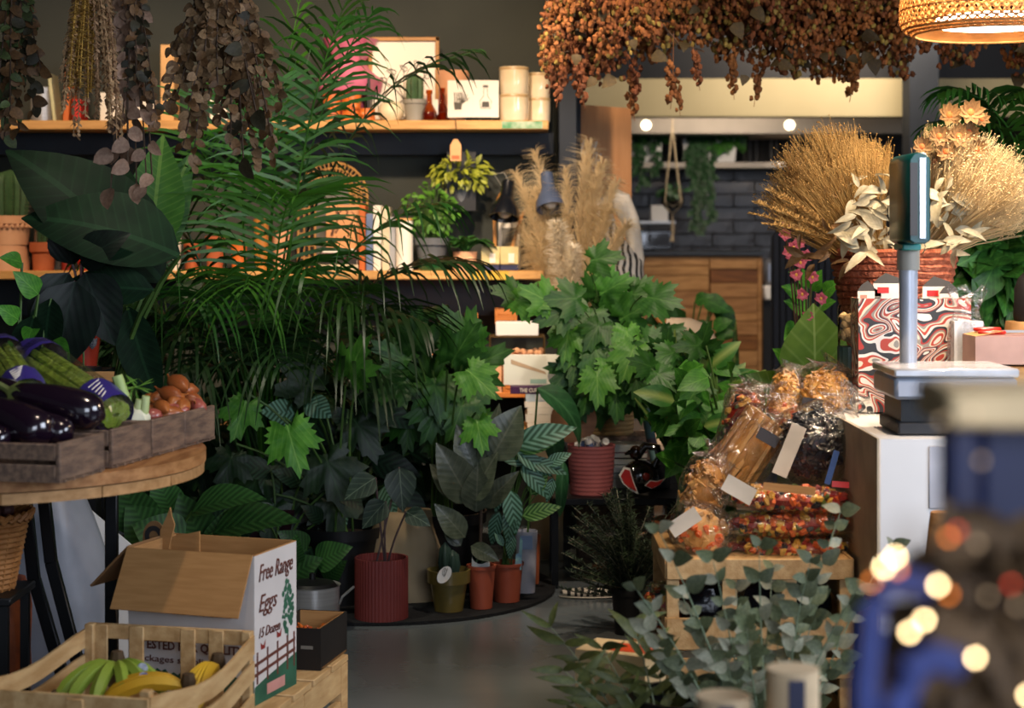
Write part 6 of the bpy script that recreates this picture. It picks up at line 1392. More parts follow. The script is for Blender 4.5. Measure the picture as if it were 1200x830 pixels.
for k in range(40):
    put('leaf', hl, o, M=orient(W(U(655, 1210), U(0, 92), 6.2+U(-.1, .1))-X0, (U(-1, 1), -.4, U(-1, .1)), (0, -1, .4), U(.04, .07)))
tag(MB().box(xs(640, 6.5), xs(1300, 6.5), 6.56, 6.7, zs(32, 6.5), zs(-60, 6.5)).build('support_beam', M_black, bevel=.004), 'black beam carrying the hop garland', 'beam')
bm_ = bpy.data.objects['support_beam']
for x in (.2, 1.9): MB().box(x-.02, x+.02, 6.6, 6.64, zs(-60, 6.5), 3.0).build('hanger', M_black, bm_)
# ------------------------------------------------------------ white sales counter, scale
CX = xs(1030, 3.98); CZ = zs(512, 3.98)
o = T('sales_counter', 'white sales counter with a pale wood edge and a small panel switch', 'counter', (CX, 3.98, 0))
MB().box(0, 1.1, 0, 1.5, 0, CZ-.002).build('body', M_white, o, bevel=.004); MB().box(-.004, .0, -.001, 1.5, 0, CZ-.004).build('edge_strip', mat('pale_edge', '#b5a68c', .6), o)
MB().box(.11, .19, -.004, 0, CZ-.16, CZ-.02).build('panel', mat('grey_white', '#b4b6be', .5), o, bevel=.003); MB().box(.15, .17, -.008, -.004, CZ-.13, CZ-.1).build('switch', M_white, o, bevel=.002)
SY = 4.0; sS2 = S(SY)
o = T('shop_scale', 'steel shop scale with a tall pole and a teal edged display head', 'scale', W(1107, 511, 4.1)); o.location.z = CZ; p = o.location; w2 = 72*sS2
hz = lambda py: zs(py, 4.05)-CZ
M_sg = mat('scale_grey', '#a4abb8', .4, '#9aa1ad', 5)
MB().box(-w2+.012, w2, -.09, .12, .0, .03).build('foot', mat('dark_grey_base', '#2a2b2e', .6), o, bevel=.004); MB().box(-w2+.02, w2-.02, -.08, .1, .03, hz(466)).build('neck', M_black, o)
MB().box(-w2, w2, -.11, .13, hz(466), hz(440)).build('body', M_sg, o, bevel=.008); MB().box(-w2*.6, -w2*.1, -.112, -.110, hz(458), hz(446)).build('plate_print', mat('scale_print', '#7d838e', .5), o)
MB().box(-w2-.002, w2+.002, -.115, .135, hz(440), hz(430)).build('platter', mat('bright_steel', '#d8dce2', .2, metal=.35), o, bevel=.004)
px_ = (1075-1107)*sS2; Mpol = mat('aluminium', '#b8bec9', .3, metal=.3)
MB().lathe([(.0, hz(430)), (.020, hz(430)), (.022, hz(315)), (.022, hz(313))], 20, c=(px_, .1, 0)).build('pole', Mpol, o)
MB().lathe([(.022, hz(318)), (.026, hz(318)), (.026, hz(294)), (0, hz(294))], 20, c=(px_, .1, 0), ripple=.03, nr=12).build('collar', M_greyp, o)
Mteal = mat('teal_edge', '#0c4a4c', .3); x = px_; hw = .024
MB().box(x-hw*.9, x+hw*.9, .06, .16, hz(294), hz(286)).build('head_foot', mat('teal_light', '#1c7d78', .35), o, bevel=.003)
MB().prism([(x-hw, hz(282)), (x-hw*.5, hz(286)), (x+hw*.5, hz(286)), (x+hw, hz(282)), (x+hw, hz(186)), (x+hw*.5, hz(178)), (x-hw*.5, hz(178)), (x-hw, hz(186))], -.02, .2).build('display_head', Mteal, o, bevel=.003)
MB().box(x-.002, x+hw*.55, -.024, -.02, hz(280), hz(184)).build('side_strip', mat('pale_strip', '#aebccb', .2, metal=.5), o, bevel=.001); MB().box(x-hw*.95, x-.006, -.024, -.02, hz(276), hz(190)).build('side_strip', mat('dark_strip', '#231b12', .3), o)
# seagrass basket of dried flowers
BY = 4.85; sB = S(BY); pB = V((xs(1047, BY), BY, CZ)); zt = zs(292, BY)-CZ
M_sea = mat('seagrass_red', '#b8694a', .7, '#8f4527', 60, bump=.9, bscale=110)
o = T('flower_basket', 'reddish coiled seagrass basket full of dried flowers on the sales counter', 'basket', pB)
nr = 22
for i in range(nr):
    t_ = i/(nr-1); r = (.52+.48*t_)*71*sB
    MB().tube([(r*math.cos(a*.1963), r*math.sin(a*.1963), zt*(i+.5)/nr+.0015*math.sin(a*2.1+i)) for a in range(33)], zt/nr*.62, 6).build('coil', M_sea, o)
MB().lathe([(0, .004), (.5*71*sB, .004), (.5*71*sB, .02), (0, .02)], 24).build('bottom', M_sea, o)
M_broom = mat('broom_gold', '#b08a4c', .8, '#94703a', 15, leaf=.2); M_broomp = mat('broom_pale', '#cdb384', .8, '#b59a6a', 15, leaf=.2)
def broom(px0, py0, px1, py1, spread, n, m, dY, seeds=True, nm='dried_bunch', fanw=1.0):
    """fan of fine stems from the basket to a wide head"""
    a = W(px0, py0, BY)-pB; e = W(px1, py1, BY+dY)-pB; ax = (e-a); L = ax.length; ax.normalize(); sx = ax.cross(V((0, 1, 0))).normalized(); sy = sx.cross(ax); mb = MB()
    for k in range(n):
        u1, u2 = U(-1, 1), U(-1, 1)
        if u1*u1+u2*u2 > 1: u1 *= .6; u2 *= .6
        l = L*(1-.16*(u1*u1+u2*u2))*U(.8, 1.04); q = a+sx*u1*.03+sy*u2*.03; mid = q+ax*l*.55+(sx*u1+sy*u2)*spread*.42; tip = q+ax*l+(sx*u1+sy*u2)*spread
        w = .0014; mb.strip([q, mid, tip], [w, w, w*.7], sx*math.cos(k)+sy*math.sin(k)*.3+V((.3, 0, .0)))
        for b_ in range(3):
            bp = mid.lerp(tip, U(.2, .9)); d = (ax+sx*U(-.7, .7)+sy*U(-.7, .7)).normalized(); tp2 = bp+d*U(.02, .05); mb.strip([bp, tp2], [.0009, .0007], sx)
            if seeds:
                r = U(.0016, .003); mb.add([tp2+V((r, 0, 0)), tp2+V((0, 0, r)), tp2-V((r, 0, 0)), tp2-V((0, 0, r)), tp2+V((0, -r, 0))], [(0, 1, 4), (1, 2, 4), (2, 3, 4), (3, 0, 4)])
    return stuff(mb.build(nm, m, o, smooth=False))
broom(1020, 300, 945, 158, .11, 700, M_broom, -.12); broom(1025, 300, 985, 165, .10, 700, M_broom, -.05); broom(1010, 310, 908, 205, .08, 420, M_broom, -.1); broom(1015, 300, 965, 180, .12, 500, M_broom, .05)
broom(1085, 300, 1165, 165, .15, 1300, M_broomp, -.12, True); broom(1080, 300, 1190, 205, .11, 900, M_broomp, -.05, True); broom(1080, 300, 1150, 180, .12, 700, M_broomp, .08)
# setaria-like ears at left
for (x1, y1) in [(880, 250), (885, 237), (900, 222), (905, 245), (895, 262), (915, 232)]:
    a = W(1010, 300, BY-.1)-pB; e = W(x1, y1, BY-.2)-pB; cv = bez(a, a.lerp(e, .5)+V((0, 0, .03)), e, 20); mb = MB(); mb.tube(cv, .0015, 4)
    for i in range(9, 21):
        for q in range(16):
            an = U(0, 6.28); g = (cv[i]-cv[i-1]).normalized(); d = V((math.cos(an), math.sin(an), U(-.3, .6))); d = (d+g*.8).normalized(); pp = cv[i].lerp(cv[i-1], U(0, 1)); mb.strip([pp, pp+d*.007, pp+d*.013], [.0022, .003, .0005], d.cross(V((0, 1, 0)))+V((0, .1, .1)))
    mb.build('grass_ear', M_broom, o)
# pale eucalyptus leaves in the basket front
d_pale = leafmesh('leaf', leafmat('bleached_leaf', '#8d8468', '#aca286', None, rough=.6, vary=.25, tr=.25), .2, .7, 6, .8, .35)
d_br2 = leafmesh('leaf', leafmat('dry_tan_leaf', '#6a4c2a', '#84623a', None, rough=.6, vary=.25, tr=.2), .22, .7, 6, .9, .4)
for k in range(110):
    x_, y_ = U(995, 1135), U(205, 300)
    q = W(x_, y_, BY-.17+U(-.05, .08))-pB; put('leaf', d_pale, o, M=orient(q, (U(-1, 1)+(x_-1065)/80, U(-.8, .2), U(-.9, .9)), (U(-1, 1), -1, U(-.3, .8)), U(.045, .085), U(.5, 1.1)))
for k in range(30):
    q = W(U(930, 1010), U(225, 310), BY-.12+U(-.05, .08))-pB; put('leaf', d_br2, o, M=orient(q, (U(-1, .3), U(-.6, .2), U(-1, .2)), (U(-1, 1), -1, U(-.4, .8)), U(.04, .07), U(.5, .9)))
sm = MB()
for k in range(24): e = W(U(1000, 1130), U(210, 280), BY-.12)-pB; sm.tube(bez((U(-.06, .06), U(-.06, .06), zt*.8), (e.x*.4, e.y*.3, e.z*.8), e, 5), .002, 4)
sm.build('stems', M_broomp, o)
# protea/strawflowers at the top
pet = leafmesh('petal', leafmat('dry_petal', '#64482a', '#80623e', None, rough=.6, tr=.25), .3, .7, 4, -.5, .4); M_ctr = mat('orange_core', '#b0501f', .8)
for (x, y, r) in [(1112, 135, 12), (1137, 132, 13), (1100, 160, 11), (1123, 160, 12), (1080, 172, 10), (1108, 178, 11), (1135, 155, 10), (1150, 140, 8), (1145, 175, 10), (1095, 190, 10), (1125, 195, 11)]:
    q = W(x, y, BY-.17+U(-.05, .05))-pB; r *= 1.15; h = MB().ball((0, 0, 0), r*sB*.34, 8, 6).build('flower_head', M_ctr, o, q)
    for k in range(9):
        a = R(40*k+U(0, 20)); put('petal', pet, h, M=orient((0, 0, 0), (math.cos(a), -.35, math.sin(a)+.2), (0, -1, .2), r*sB*1.25))
sm = MB()
for (x, y) in [(1112, 140), (1137, 136), (1100, 165), (1080, 176), (1145, 180), (1123, 165)]: e = W(x, y, BY-.05)-pB; sm.tube(bez((0, 0, zt*.8), (e.x*.5, 0, e.z*.7), e, 6), .0022, 5)
sm.build('flower_stems', M_broomp, o)
# marbled paper box with tagged packets
Mm = bpy.data.materials.new('marbled_paper'); Mm.use_nodes = True; N = Mm.node_tree.nodes; L = Mm.node_tree.links
tc = N.new('ShaderNodeTexCoord'); n1 = N.new('ShaderNodeTexNoise'); n1.inputs['Scale'].default_value = 9; n1.inputs['Detail'].default_value = .6; n1.inputs['Distortion'].default_value = 1.5
m1 = N.new('ShaderNodeMath'); m1.operation = 'MULTIPLY'; m1.inputs[1].default_value = 7; m2 = N.new('ShaderNodeMath'); m2.operation = 'FRACT'
cr = N.new('ShaderNodeValToRGB'); cr.color_ramp.interpolation = 'CONSTANT'; e0 = cr.color_ramp.elements; e0[0].color = (.02, .02, .02, 1); e0[1].position = .22; e0[1].color = (.72, .66, .58, 1)
for ps, col in [(.42, '#b03a22'), (.62, '#d8c8ae'), (.75, '#8a8378'), (.88, '#a32c1c')]: el = e0.new(ps); el.color = (*lin(col), 1)
L.new(tc.outputs['Object'], n1.inputs['Vector']); L.new(n1.outputs['Fac'], m1.inputs[0]); L.new(m1.outputs[0], m2.inputs[0]); L.new(m2.outputs[0], cr.inputs[0]); L.new(cr.outputs[0], N['Principled BSDF'].inputs['Base Color']); N['Principled BSDF'].inputs['Roughness'].default_value = .45
MY = 4.5; sM = S(MY); pM = V((xs(1072, MY), MY, CZ)); zm = zs(350, MY)-CZ
o = T('marbled_box', 'open box covered in red black and cream marbled paper', 'box', pM); w2 = 66*sM
for a in [(-w2, w2, 0, .004), (-w2, w2, .1, .104), (-w2, -w2+.004, .004, .1), (w2-.004, w2, .004, .1)]: MB().box(a[0], a[1], a[2], a[3], 0, zm).build('wall', Mm, o)
MB().box(-w2, w2, 0, .1, 0, .004).build('base', Mm, o)
M_tagp = mat('pale_pink_tag', '#d8bcae', .6, '#e4dcd0', 6); M_tagd = mat('grey_tag', '#4a4640', .6)
for k, (px, py, rz, w) in enumerate([(1015, 345, .2, 20), (1040, 336, -.1, 34), (1062, 344, .3, 22), (1098, 340, -.2, 34), (1112, 348, .25, 22), (1025, 352, -.4, 16)]):
    q = W(px, py, MY+.03+.01*(k % 4)); t = T('gift_packet', 'small pale packet with a folded grey corner standing in the marbled box', 'packet', V((q.x, q.y, CZ+.006)), 0, 'packets in the marbled box'); hh = zs(py-10, MY)-CZ; ww = w*sM/2
    MB().box(-ww, ww, 0, .004, 0, hh-.02).build('packet', M_tagp, t, bevel=.001); MB().prism([(-ww, hh-.02), (ww, hh-.02), (ww*.9, hh-.008), (rz*ww, hh+.006), (-ww*.6, hh-.006)], .0, .004).build('corner', M_tagd, t)
    MB().box(-ww*.7, ww*.1, -.0008, 0, hh-.045, hh-.03).build('print', M_red if k % 2 else mat('peach_print', '#d08a72', .6), t)
# biscuit jar
JY = 4.62; sJ = S(JY); o = T('biscuit_jar', 'glass jar of pale biscuits with a dark ribbed base', 'jar', V((xs(997, JY), JY, CZ)))
if xs(997, JY)-.03 < CX: o.location.x = CX+.04
MB().lathe([(0, 0), (.032, 0), (.034, .004), (.034, zs(406, JY)-CZ), (0, zs(406, JY)-CZ)], 32, ripple=.03, nr=16).build('base', mat('dark_teal_tin', '#233a3a', .4), o)
z0, z1 = zs(406, JY)-CZ, zs(362, JY)-CZ; MB().lathe([(.033, z0), (.034, z1), (.03, z1+.01), (.0, z1+.012)], 24).build('glass', M_glass, o); mb = MB()
for k in range(22): mb.ball((U(-.018, .018), U(-.018, .018), U(z0+.01, z1-.01)), .012, 8, 6, lump=.4, seed=k)
stuff(mb.build('biscuits', mat('biscuit', '#c9a878', .7), o))
# cellophane bag with white label
GY = 4.46; o = T('cellophane_bag', 'clear cellophane bag with a white card standing on the counter', 'bag', V((xs(1133, GY), GY, CZ))); h = zs(352, GY)-CZ
vs, fs = [], []; n = 16
for i, (ww, dd, zz) in enumerate([(.045, .03, 0), (.046, .032, h*.4), (.044, .028, h*.75), (.03, .012, h*.9), (.045, .012, h*1.05), (.05, .016, h*1.1)]):
    for j in range(n): a = 2*math.pi*j/n; k_ = 1+.12*math.sin(j*2.3+i); vs.append((ww*k_*math.cos(a), dd*k_*math.sin(a), zz+.012*math.sin(j*1.9)*(i > 3)))
for i in range(5):
    for j in range(n): fs.append((i*n+j, i*n+(j+1) % n, (i+1)*n+(j+1) % n, (i+1)*n+j))
MB().add(vs, fs).build('wrap', filmmat('cellophane', (.97, .98, .98), .32, .1, .8, 30), o); MB().box(-.036, .036, -.02, .02, .006, h*.82).build('white_card', M_white, o)
# pink box with red scissors, brown bag
KY = 4.28; pK = V((xs(1180, KY), KY+.02, CZ)); o = T('pink_box', 'shallow pale pink card box raised on a wooden block', 'box', pK+V((0, 0, zs(430, KY)-CZ))); hK = 35*S(KY)
for a in [(-.07, .12, 0, .004), (-.07, .12, .12, .124), (-.07, -.066, .004, .12), (.116, .12, .004, .12)]: MB().box(a[0], a[1], a[2], a[3], 0, hK).build('wall', mat('pale_pink_card', '#c09a8c', .7), o)
MB().box(-.07, .12, 0, .12, 0, .004).build('base', mat('pale_pink_card', '#c09a8c', .7), o); MB().add([(-.07, 0, hK), (-.07, .12, hK), (-.02, .1, hK+.012), (.0, .01, hK+.012)], [(0, 1, 2, 3)]).build('flap', M_card, o)
blk = T('display_block', 'small wooden block under the pink card box', 'block', pK); MB().box(-.02, .1, .02, .1, 0, zs(430, KY)-CZ-.001).build('block', M_wood, blk, bevel=.003)
sc_ = T('red_scissors', 'red handled scissors lying on the pink card box', 'scissors', pK+V((.03, .06, zs(430, KY)-CZ+hK+.004))); mb = MB()
for sx in (-1, 1): mb.tube([(-.05+.03*math.cos(a*.42), sx*.022+.018*math.sin(a*.42), .006+.003*sx) for a in range(16)], .005, 6)
mb.build('handles', M_red, sc_); MB().box(-.02, .09, -.008, .008, .002, .008).build('blades', M_steel, sc_)
o = sack('paper_bag', 'brown paper bag with a black bundle behind the pink box', 1205, 4.75, .07, .06, .22, M_card, (0, 0), 5, .8); o.location.z = CZ; MB().ball((.02, 0, .27), .07, 16, 10, scale=(.8, .8, 1.5), lump=.2).build('black_bundle', mat('black_cloth', '#0f0d0d', .8), o)
# ------------------------------------------------------------ wooden crate with bags of pasta
KYc = 4.2; zc = zs(655, KYc); cx = xs(890, KYc); sC = S(KYc)
o = T('pasta_crate', 'pale wooden crate stack carrying the bags of pasta', 'crate', (cx, KYc, 0)); w2 = 109*sC; D = .40
for z0, z1 in ((zc*.52, zc), (0.0, zc*.5)):
    for x in (-w2, w2-.03):
        for y in (0, D-.03): MB().box(x, x+.03, y, y+.03, z0, z1-.01).build('corner_post', M_woodp, o, bevel=.002)
    for y in (-.008, D): MB().box(-w2, w2, y, y+.008, z1-.048, z1).build('rail', M_woodp, o, bevel=.0015); MB().box(-w2, w2, y, y+.008, z0+.01, z0+.085).build('rail', M_woodp, o, bevel=.0015)
    for x in (-w2-.004, w2-.004): MB().box(x, x+.008, 0, D, z1-.048, z1).build('rail', M_woodp, o, bevel=.0015); MB().box(x, x+.008, 0, D, z0+.01, z0+.085).build('rail', M_woodp, o)
    for x in (-w2*.32, w2*.32): MB().box(x-.017, x+.017, -.002, .008, z0, z1-.012).build('upright', M_woodp, o)
    MB().box(-w2+.01, w2-.01, .01, D, z0+.005, z0+.012).build('floor_board', M_woodp, o)
MB().box(-w2+.004, w2-.004, .004, D-.004, zc-.012, zc-.004).build('lid_board', M_woodp, o)
for k, x in enumerate((-.12, .02, .13)):
    b = T('dark_packet', 'dark wrapped packet inside the pasta crate', 'packet', V((cx+x, KYc+.12, zc*.52+.014)), 0, 'dark packets inside the crate'); MB().ball((0, 0, .07), .07, 12, 8, scale=(.85, .9, 1), lump=.3, seed=k).build('packet', mat('black_plastic', '#15151a', .2, bump=.4, bscale=20), b)
PAL = {'mix': [mat('pasta_orange', '#e0641e', .5), mat('pasta_red', '#8f1f14', .5), mat('pasta_yellow', '#dca83e', .5), mat('pasta_green', '#4f5c20', .5), mat('pasta_black', '#1c1c24', .5)],
       'black': [mat('pasta_ink', '#181a20', .45), mat('pasta_ink2', '#24262e', .45)], 'green': [mat('pasta_leaf', '#35501f', .5), mat('pasta_leaf2', '#4e6a2c', .5)], 'gold': [mat('pasta_gold', '#e8ae52', .5), mat('pasta_gold2', '#d69a3e', .5)],
       'tan': [mat('pasta_tan', '#cf9a54', .55), mat('pasta_tan2', '#b58040', .55)], 'oran': [mat('pasta_orange', '#e0641e', .5), mat('pasta_tan', '#a9743a', .55)]}
def contents(o, c, rad, n, kind, pal, M=None):
    mb = MB(); ms = PAL[pal]
    for k in range(n):
        d = V((U(-1, 1), U(-1, 1), U(-1, 1)))
        if d.length > 1: d.normalize(); d *= U(.75, 1)
        p = V((d.x*rad[0], d.y*rad[1], d.z*rad[2]))*.92
        if kind == 'tube':
            e = V((U(-.15, .15), U(-.15, .15), 1))*rad[2]*.85; p.z *= .1; q = [p-e, p, p+e]; r = .0075
        elif kind == 'shell':
            e = V((U(-1, 1), U(-1, 1), U(-1, 1))).normalized()*.011; q = [p-e, p+V((U(-.004, .004), 0, .003)), p+e]; r = .008
        else:
            e = V((U(-1, 1), U(-1, 1), U(-1, 1))).normalized()*.02; f_ = V((U(-1, 1), U(-1, 1), U(-1, 1))).normalized()*.012; q = [p-e, p-e*.3+f_, p+e*.3-f_, p+e]; r = .005
        if M is not None: q = [M @ x_ for x_ in q]
        mb.tube([V(x_)+V(c) for x_ in q], r if kind == 'tube' else [r*.7]+[r*1.2]*(len(q)-2)+[r*.6], 5, m=k % len(ms) if pal != 'mix' else rnd.choice((0, 0, 0, 1, 1, 2, 2, 3, 4)))
    # inner filler body
    mb.ball(c, 1, 14, 8, m=len(ms)-1 if pal != 'mix' else 1, scale=[r_*.86 for r_ in rad], M=M)
    return stuff(mb.build('pasta', ms, o))
def bagmesh(o, c, rad, M=None, seed=0, flare=None, m=None, nm='clear_bag'):
    vs, fs = [], []; n, rg = 26, 16
    for i in range(rg+1):
        ph = math.pi*i/rg
        for j in range(n):
            a = 2*math.pi*j/n; d = V((math.sin(ph)*math.cos(a), math.sin(ph)*math.sin(a), math.cos(ph)))
            sq = lambda v_: math.copysign(abs(v_)**.8, v_); k = 1+.12*noise.noise(d*2.6+V((seed*3.1, 0, seed)))
            p = V((sq(d.x)*rad[0]*k, sq(d.y)*rad[1]*k, sq(d.z)*rad[2]*k))*1.1
            if M is not None: p = M @ p
            vs.append(V(c)+p)
    for i in range(rg):
        for j in range(n): fs.append((i*n+j, (i+1)*n+j, (i+1)*n+(j+1) % n, i*n+(j+1) % n))
    b = MB().add(vs, fs); b.build(nm, m or M_film, o)
    if flare is not None:      # crimped bag neck
        f0 = V(flare[0]); f1 = V(flare[1]); d = (f1-f0); l = d.length; d.normalize(); x = d.cross(V((0, 1, 0))).normalized(); y = x.cross(d); vs, fs = [], []
        prof = [(0, flare[2]*1.6), (.3, flare[2]*.8), (.5, flare[2]*.55), (1, flare[2]*1.2)]
        for t_, r in prof:
            for j in range(20): a = 2*math.pi*j/20; k = 1+.22*math.sin(j*3.7+t_*3); vs.append(f0+d*l*t_+(x*math.cos(a)+y*.45*math.sin(a))*r*k)
        for i in range(3):
            for j in range(20): fs.append((i*20+j, i*20+(j+1) % 20, (i+1)*20+(j+1) % 20, (i+1)*20+j))
        MB().add(vs, fs).build('bag_neck', m or M_film, o)
def pastabag(label, px, py, Y, rpx, rot, kind, pal, n, seed, flare=None, tagspec=None, depth=.06):
    """centre and half-size in picture pixels at depth Y; rot in the picture plane (degrees)"""
    s_ = S(Y); rad = (rpx[0]*s_, depth, rpx[1]*s_); c = W(px, py, Y); o = T('pasta_bag', label, 'pasta', c); M = Matrix.Rotation(R(rot), 3, 'Y')
    contents(o, (0, 0, 0), [r*.93 for r in rad], n, kind, pal, M); bagmesh(o, (0, 0, 0), rad, M, seed, None if flare is None else [W(flare[0], flare[1], Y)-c, W(flare[2], flare[3], Y)-c, flare[4]*s_])
    if tagspec:
        for (tx, ty, tw, th_, tr, m) in tagspec:
            b = MB().box(-tw/2*s_, tw/2*s_, -.0008, .0008, -th_/2*s_, th_/2*s_).build('label', m, o, W(tx, ty, Y-depth*1.16)-c); b.rotation_euler = (R(-8), R(tr), 0)
    return o
M_lab = mat('label_white', '#c4b9a6', .6); M_labb = mat('label_dark', '#2a211c', .5)
zlev = lambda py: py
pastabag('flat bag of mixed coloured pasta lying at the bottom of the pile', 925, 640, 4.32, (84, 13), 0, 'shell', 'mix', 330, 1, tagspec=None, depth=.075)
pastabag('flat bag of mixed coloured pasta lying in the middle of the pile', 925, 613, 4.32, (86, 14), -1, 'shell', 'mix', 340, 2, depth=.075)
pastabag('flat bag of mixed coloured pasta with a paper label topping the pile', 928, 584, 4.32, (84, 15), 3, 'shell', 'mix', 340, 3, (1000, 580, 1026, 560, 14), [(925, 573, 60, 9, 6, M_card), (985, 568, 20, 7, 4, M_red), (866, 574, 38, 20, 30, M_lab)], depth=.07)
pastabag('large bag of black and green ribbon pasta with a white label', 952, 520, 4.42, (44, 44), -22, 'nest', 'black', 340, 4, (985, 480, 1005, 455, 20), [(925, 528, 18, 62, 24, M_lab), (975, 548, 7, 40, 18, mat('label_blue', '#3a5a9a', .5))], depth=.07)
pastabag('bag of dark green ribbon pasta beside the scale', 1003, 538, 4.47, (22, 34), -5, 'nest', 'green', 150, 5, (1005, 505, 1015, 480, 16), None, depth=.06)
pastabag('bag of orange ribbon pasta with a white edge', 930, 510, 4.50, (20, 46), -26, 'nest', 'oran', 140, 6, None, [(915, 520, 10, 50, 26, M_lab)], depth=.05)
pastabag('bag of long tan pasta tubes with a dark label', 876, 524, 4.44, (34, 50), 38, 'tube', 'tan', 70, 7, (893, 470, 890, 452, 26), [(900, 513, 26, 14, 30, M_labb)], depth=.055)
pastabag('bag of golden pasta nests standing at the top', 968, 460, 4.58, (34, 32), 5, 'nest', 'gold', 190, 8, (975, 440, 985, 425, 22), [(952, 473, 24, 12, 8, M_labb)], depth=.06)
pastabag('slim bag of golden pasta beside the top bag', 918, 465, 4.56, (16, 36), 12, 'nest', 'gold', 110, 9, (925, 440, 930, 425, 12), None, depth=.05)
pastabag('small bag of golden pasta nests against the basket', 996, 450, 4.64, (18, 26), 0, 'nest', 'gold', 100, 10, None, None, depth=.05)
pastabag('bag of wide tan pasta leaning at the side of the pile', 826, 573, 4.40, (27, 40), 18, 'nest', 'tan', 130, 11, (838, 540, 845, 520, 18), None, depth=.05)
pastabag('bag of orange pasta with a white label at the crate corner', 822, 622, 4.30, (36, 30), 30, 'shell', 'oran', 130, 12, None, [(802, 612, 38, 18, -34, M_lab)], depth=.05)
pastabag('bag of twisted red and yellow pasta behind the tan tubes', 868, 490, 4.52, (20, 40), 22, 'shell', 'mix', 120, 13, (880, 460, 885, 445, 18), None, depth=.05)
pastabag('bag of mixed pasta standing on the floor behind the eucalyptus', 775, 715, 4.35, (24, 30), 0, 'shell', 'mix', 110, 14, None, None, depth=.05)
pastabag('loose clear bag at the top of the tan tubes', 872, 474, 4.58, (22, 20), 0, 'shell', 'oran', 40, 15, None, None, depth=.04)
fb = bpy.data.objects['pasta_bag.013'] if 'pasta_bag.013' in bpy.data.objects else None
st = T('floor_carton', 'brown carton standing under the bag of mixed pasta', 'box', (xs(775, 4.35), 4.35, 0)); MB().box(-.07, .035, -.06, .08, 0, zs(747, 4.35)).build('body', M_cardd, st, bevel=.002)
# ------------------------------------------------------------ pendant lamp
LY = 4.4; sL = S(LY); o = T('pendant_lamp', 'wide woven bamboo pendant lamp glowing over the counter', 'lamp', V((xs(1166, LY), LY, zs(40, LY)))); c = o.location
M_bam = mat('woven_bamboo', '#b98850', .6, '#a0703c', 20, leaf=.3)
prof = [(.195, .0), (.222, .012), (.232, .04), (.228, .085), (.215, .15), (.19, .22), (.15, .27), (.09, .30), (.03, .31)]
def pr_at(s_):
    s_ *= len(prof)-1; i = min(len(prof)-2, int(s_)); f = s_-i; return (prof[i][0]*(1-f)+prof[i+1][0]*f, prof[i][1]*(1-f)+prof[i+1][1]*f)
mb = MB(); ns = 64
for k in range(ns):
    for sgn in (-1, 1):
        pts, ws, off = [], [], (.0012 if sgn > 0 else 0)
        vs = []
        for i in range(15):
            s_ = i/14; r, z = pr_at(s_); a = 2*math.pi*k/ns+sgn*s_*1.5; w_ = .0085*(r/.23)**.8/max(r, .02)*.5
            for q in (-w_, w_): vs.append(((r+off)*math.cos(a+q), (r+off)*math.sin(a+q), z))
        mb.add(vs, [(2*i, 2*i+1, 2*i+3, 2*i+2) for i in range(14)])
mb.build('woven_shade', M_bam, o, smooth=False)
mb = MB()
for i, s_ in enumerate([.0, .06, .12, .18, .3, .42, .55, .7, .85]):
    r, z = pr_at(s_); mb.tube([(r*.995*math.cos(a*.1309), r*.995*math.sin(a*.1309), z) for a in range(49)], .0035 if i < 3 else .002, 5)
mb.build('hoop', M_bam, o)
MB().lathe([(.196, .0), (.19, .002), (.165, .02), (.14, .028)], 48).build('inner_rim', M_bam, o)
MB().lathe([(0, .02), (.14, .02), (.145, .028), (.14, .04), (0, .045)], 40).build('diffuser', mat('lamp_diffuser', '#fff2dc', .5, emit=14), o)
MB().tube([(0, 0, .3), (0, 0, 3.0-c.z)], .004, 6).build('cord', M_black, o)
light('pendant_light', 'POINT', c+V((0, 0, .12)), None, 12, '#ffd8a8', .06)
light('pendant_light', 'AREA', c+V((0, 0, .012)), c+V((0, 0, -1)), 13, '#ffe2c0', .2)
# ------------------------------------------------------------ eucalyptus, bottles and the blurred lights in the foreground
eu = 2*[leafmesh('leaf', leafmat('eucalyptus_leaf', '#424a32', '#616848', None, rough=.55, vary=.4, tr=.2), .34, .7, 6, .4, .25)]+[leafmesh('leaf', leafmat('eucalyptus_pale', '#7c7e66', '#9c9a82', None, rough=.55, vary=.2, tr=.2), .3, .7, 6, .5, .3)]
eul = leafmesh('leaf', leafmat('willow_leaf', '#424c26', '#666a36', None, rough=.5, vary=.3, tr=.2), .11, .7, 8, .7, .3)
def eucalyptus(label, px, Y, branches, z0=.0, pot=True, leaf_=eu, size=(.034, .062)):
    b = V((xs(px, Y), Y, z0)); o = T('eucalyptus_bunch', label, 'foliage', b)
    if pot: MB().lathe([(0, 0), (.08, 0), (.1, .02), (.11, .3), (.1, .3), (.09, .05), (0, .04)], 28).build('bucket', M_blackm, o)
    sm = MB()
    for (x1, y1, dY, n) in branches:
        e = W(x1, y1, Y+dY)-b; cv = bez((U(-.05, .05), U(-.05, .05), .05), (e.x*.45, e.y*.3, e.z*.65), e, 14); sm.tube(cv, [.0035-.0002*i for i in range(15)], 5)
        for i in range(n):
            t_ = 1-.62*i/n; k = min(13, int(t_*14)); pp = cv[k].lerp(cv[k+1], t_*14-k); g = (cv[k+1]-cv[k]).normalized()
            for sg in (-1, 1):
                d = V((sg*U(.4, 1), U(-.8, .3), U(-.3, .5)))+g*.5; put('leaf', rnd.choice(leaf_) if isinstance(leaf_, list) else leaf_, o, M=orient(pp, d, (U(-.6, .6), -1, U(0, .8)), U(*size)*(1-.25*t_), U(.8, 1.15)))
    sm.build('stems', mat('eucalyptus_stem', '#7c8a6c', .6), o); return o
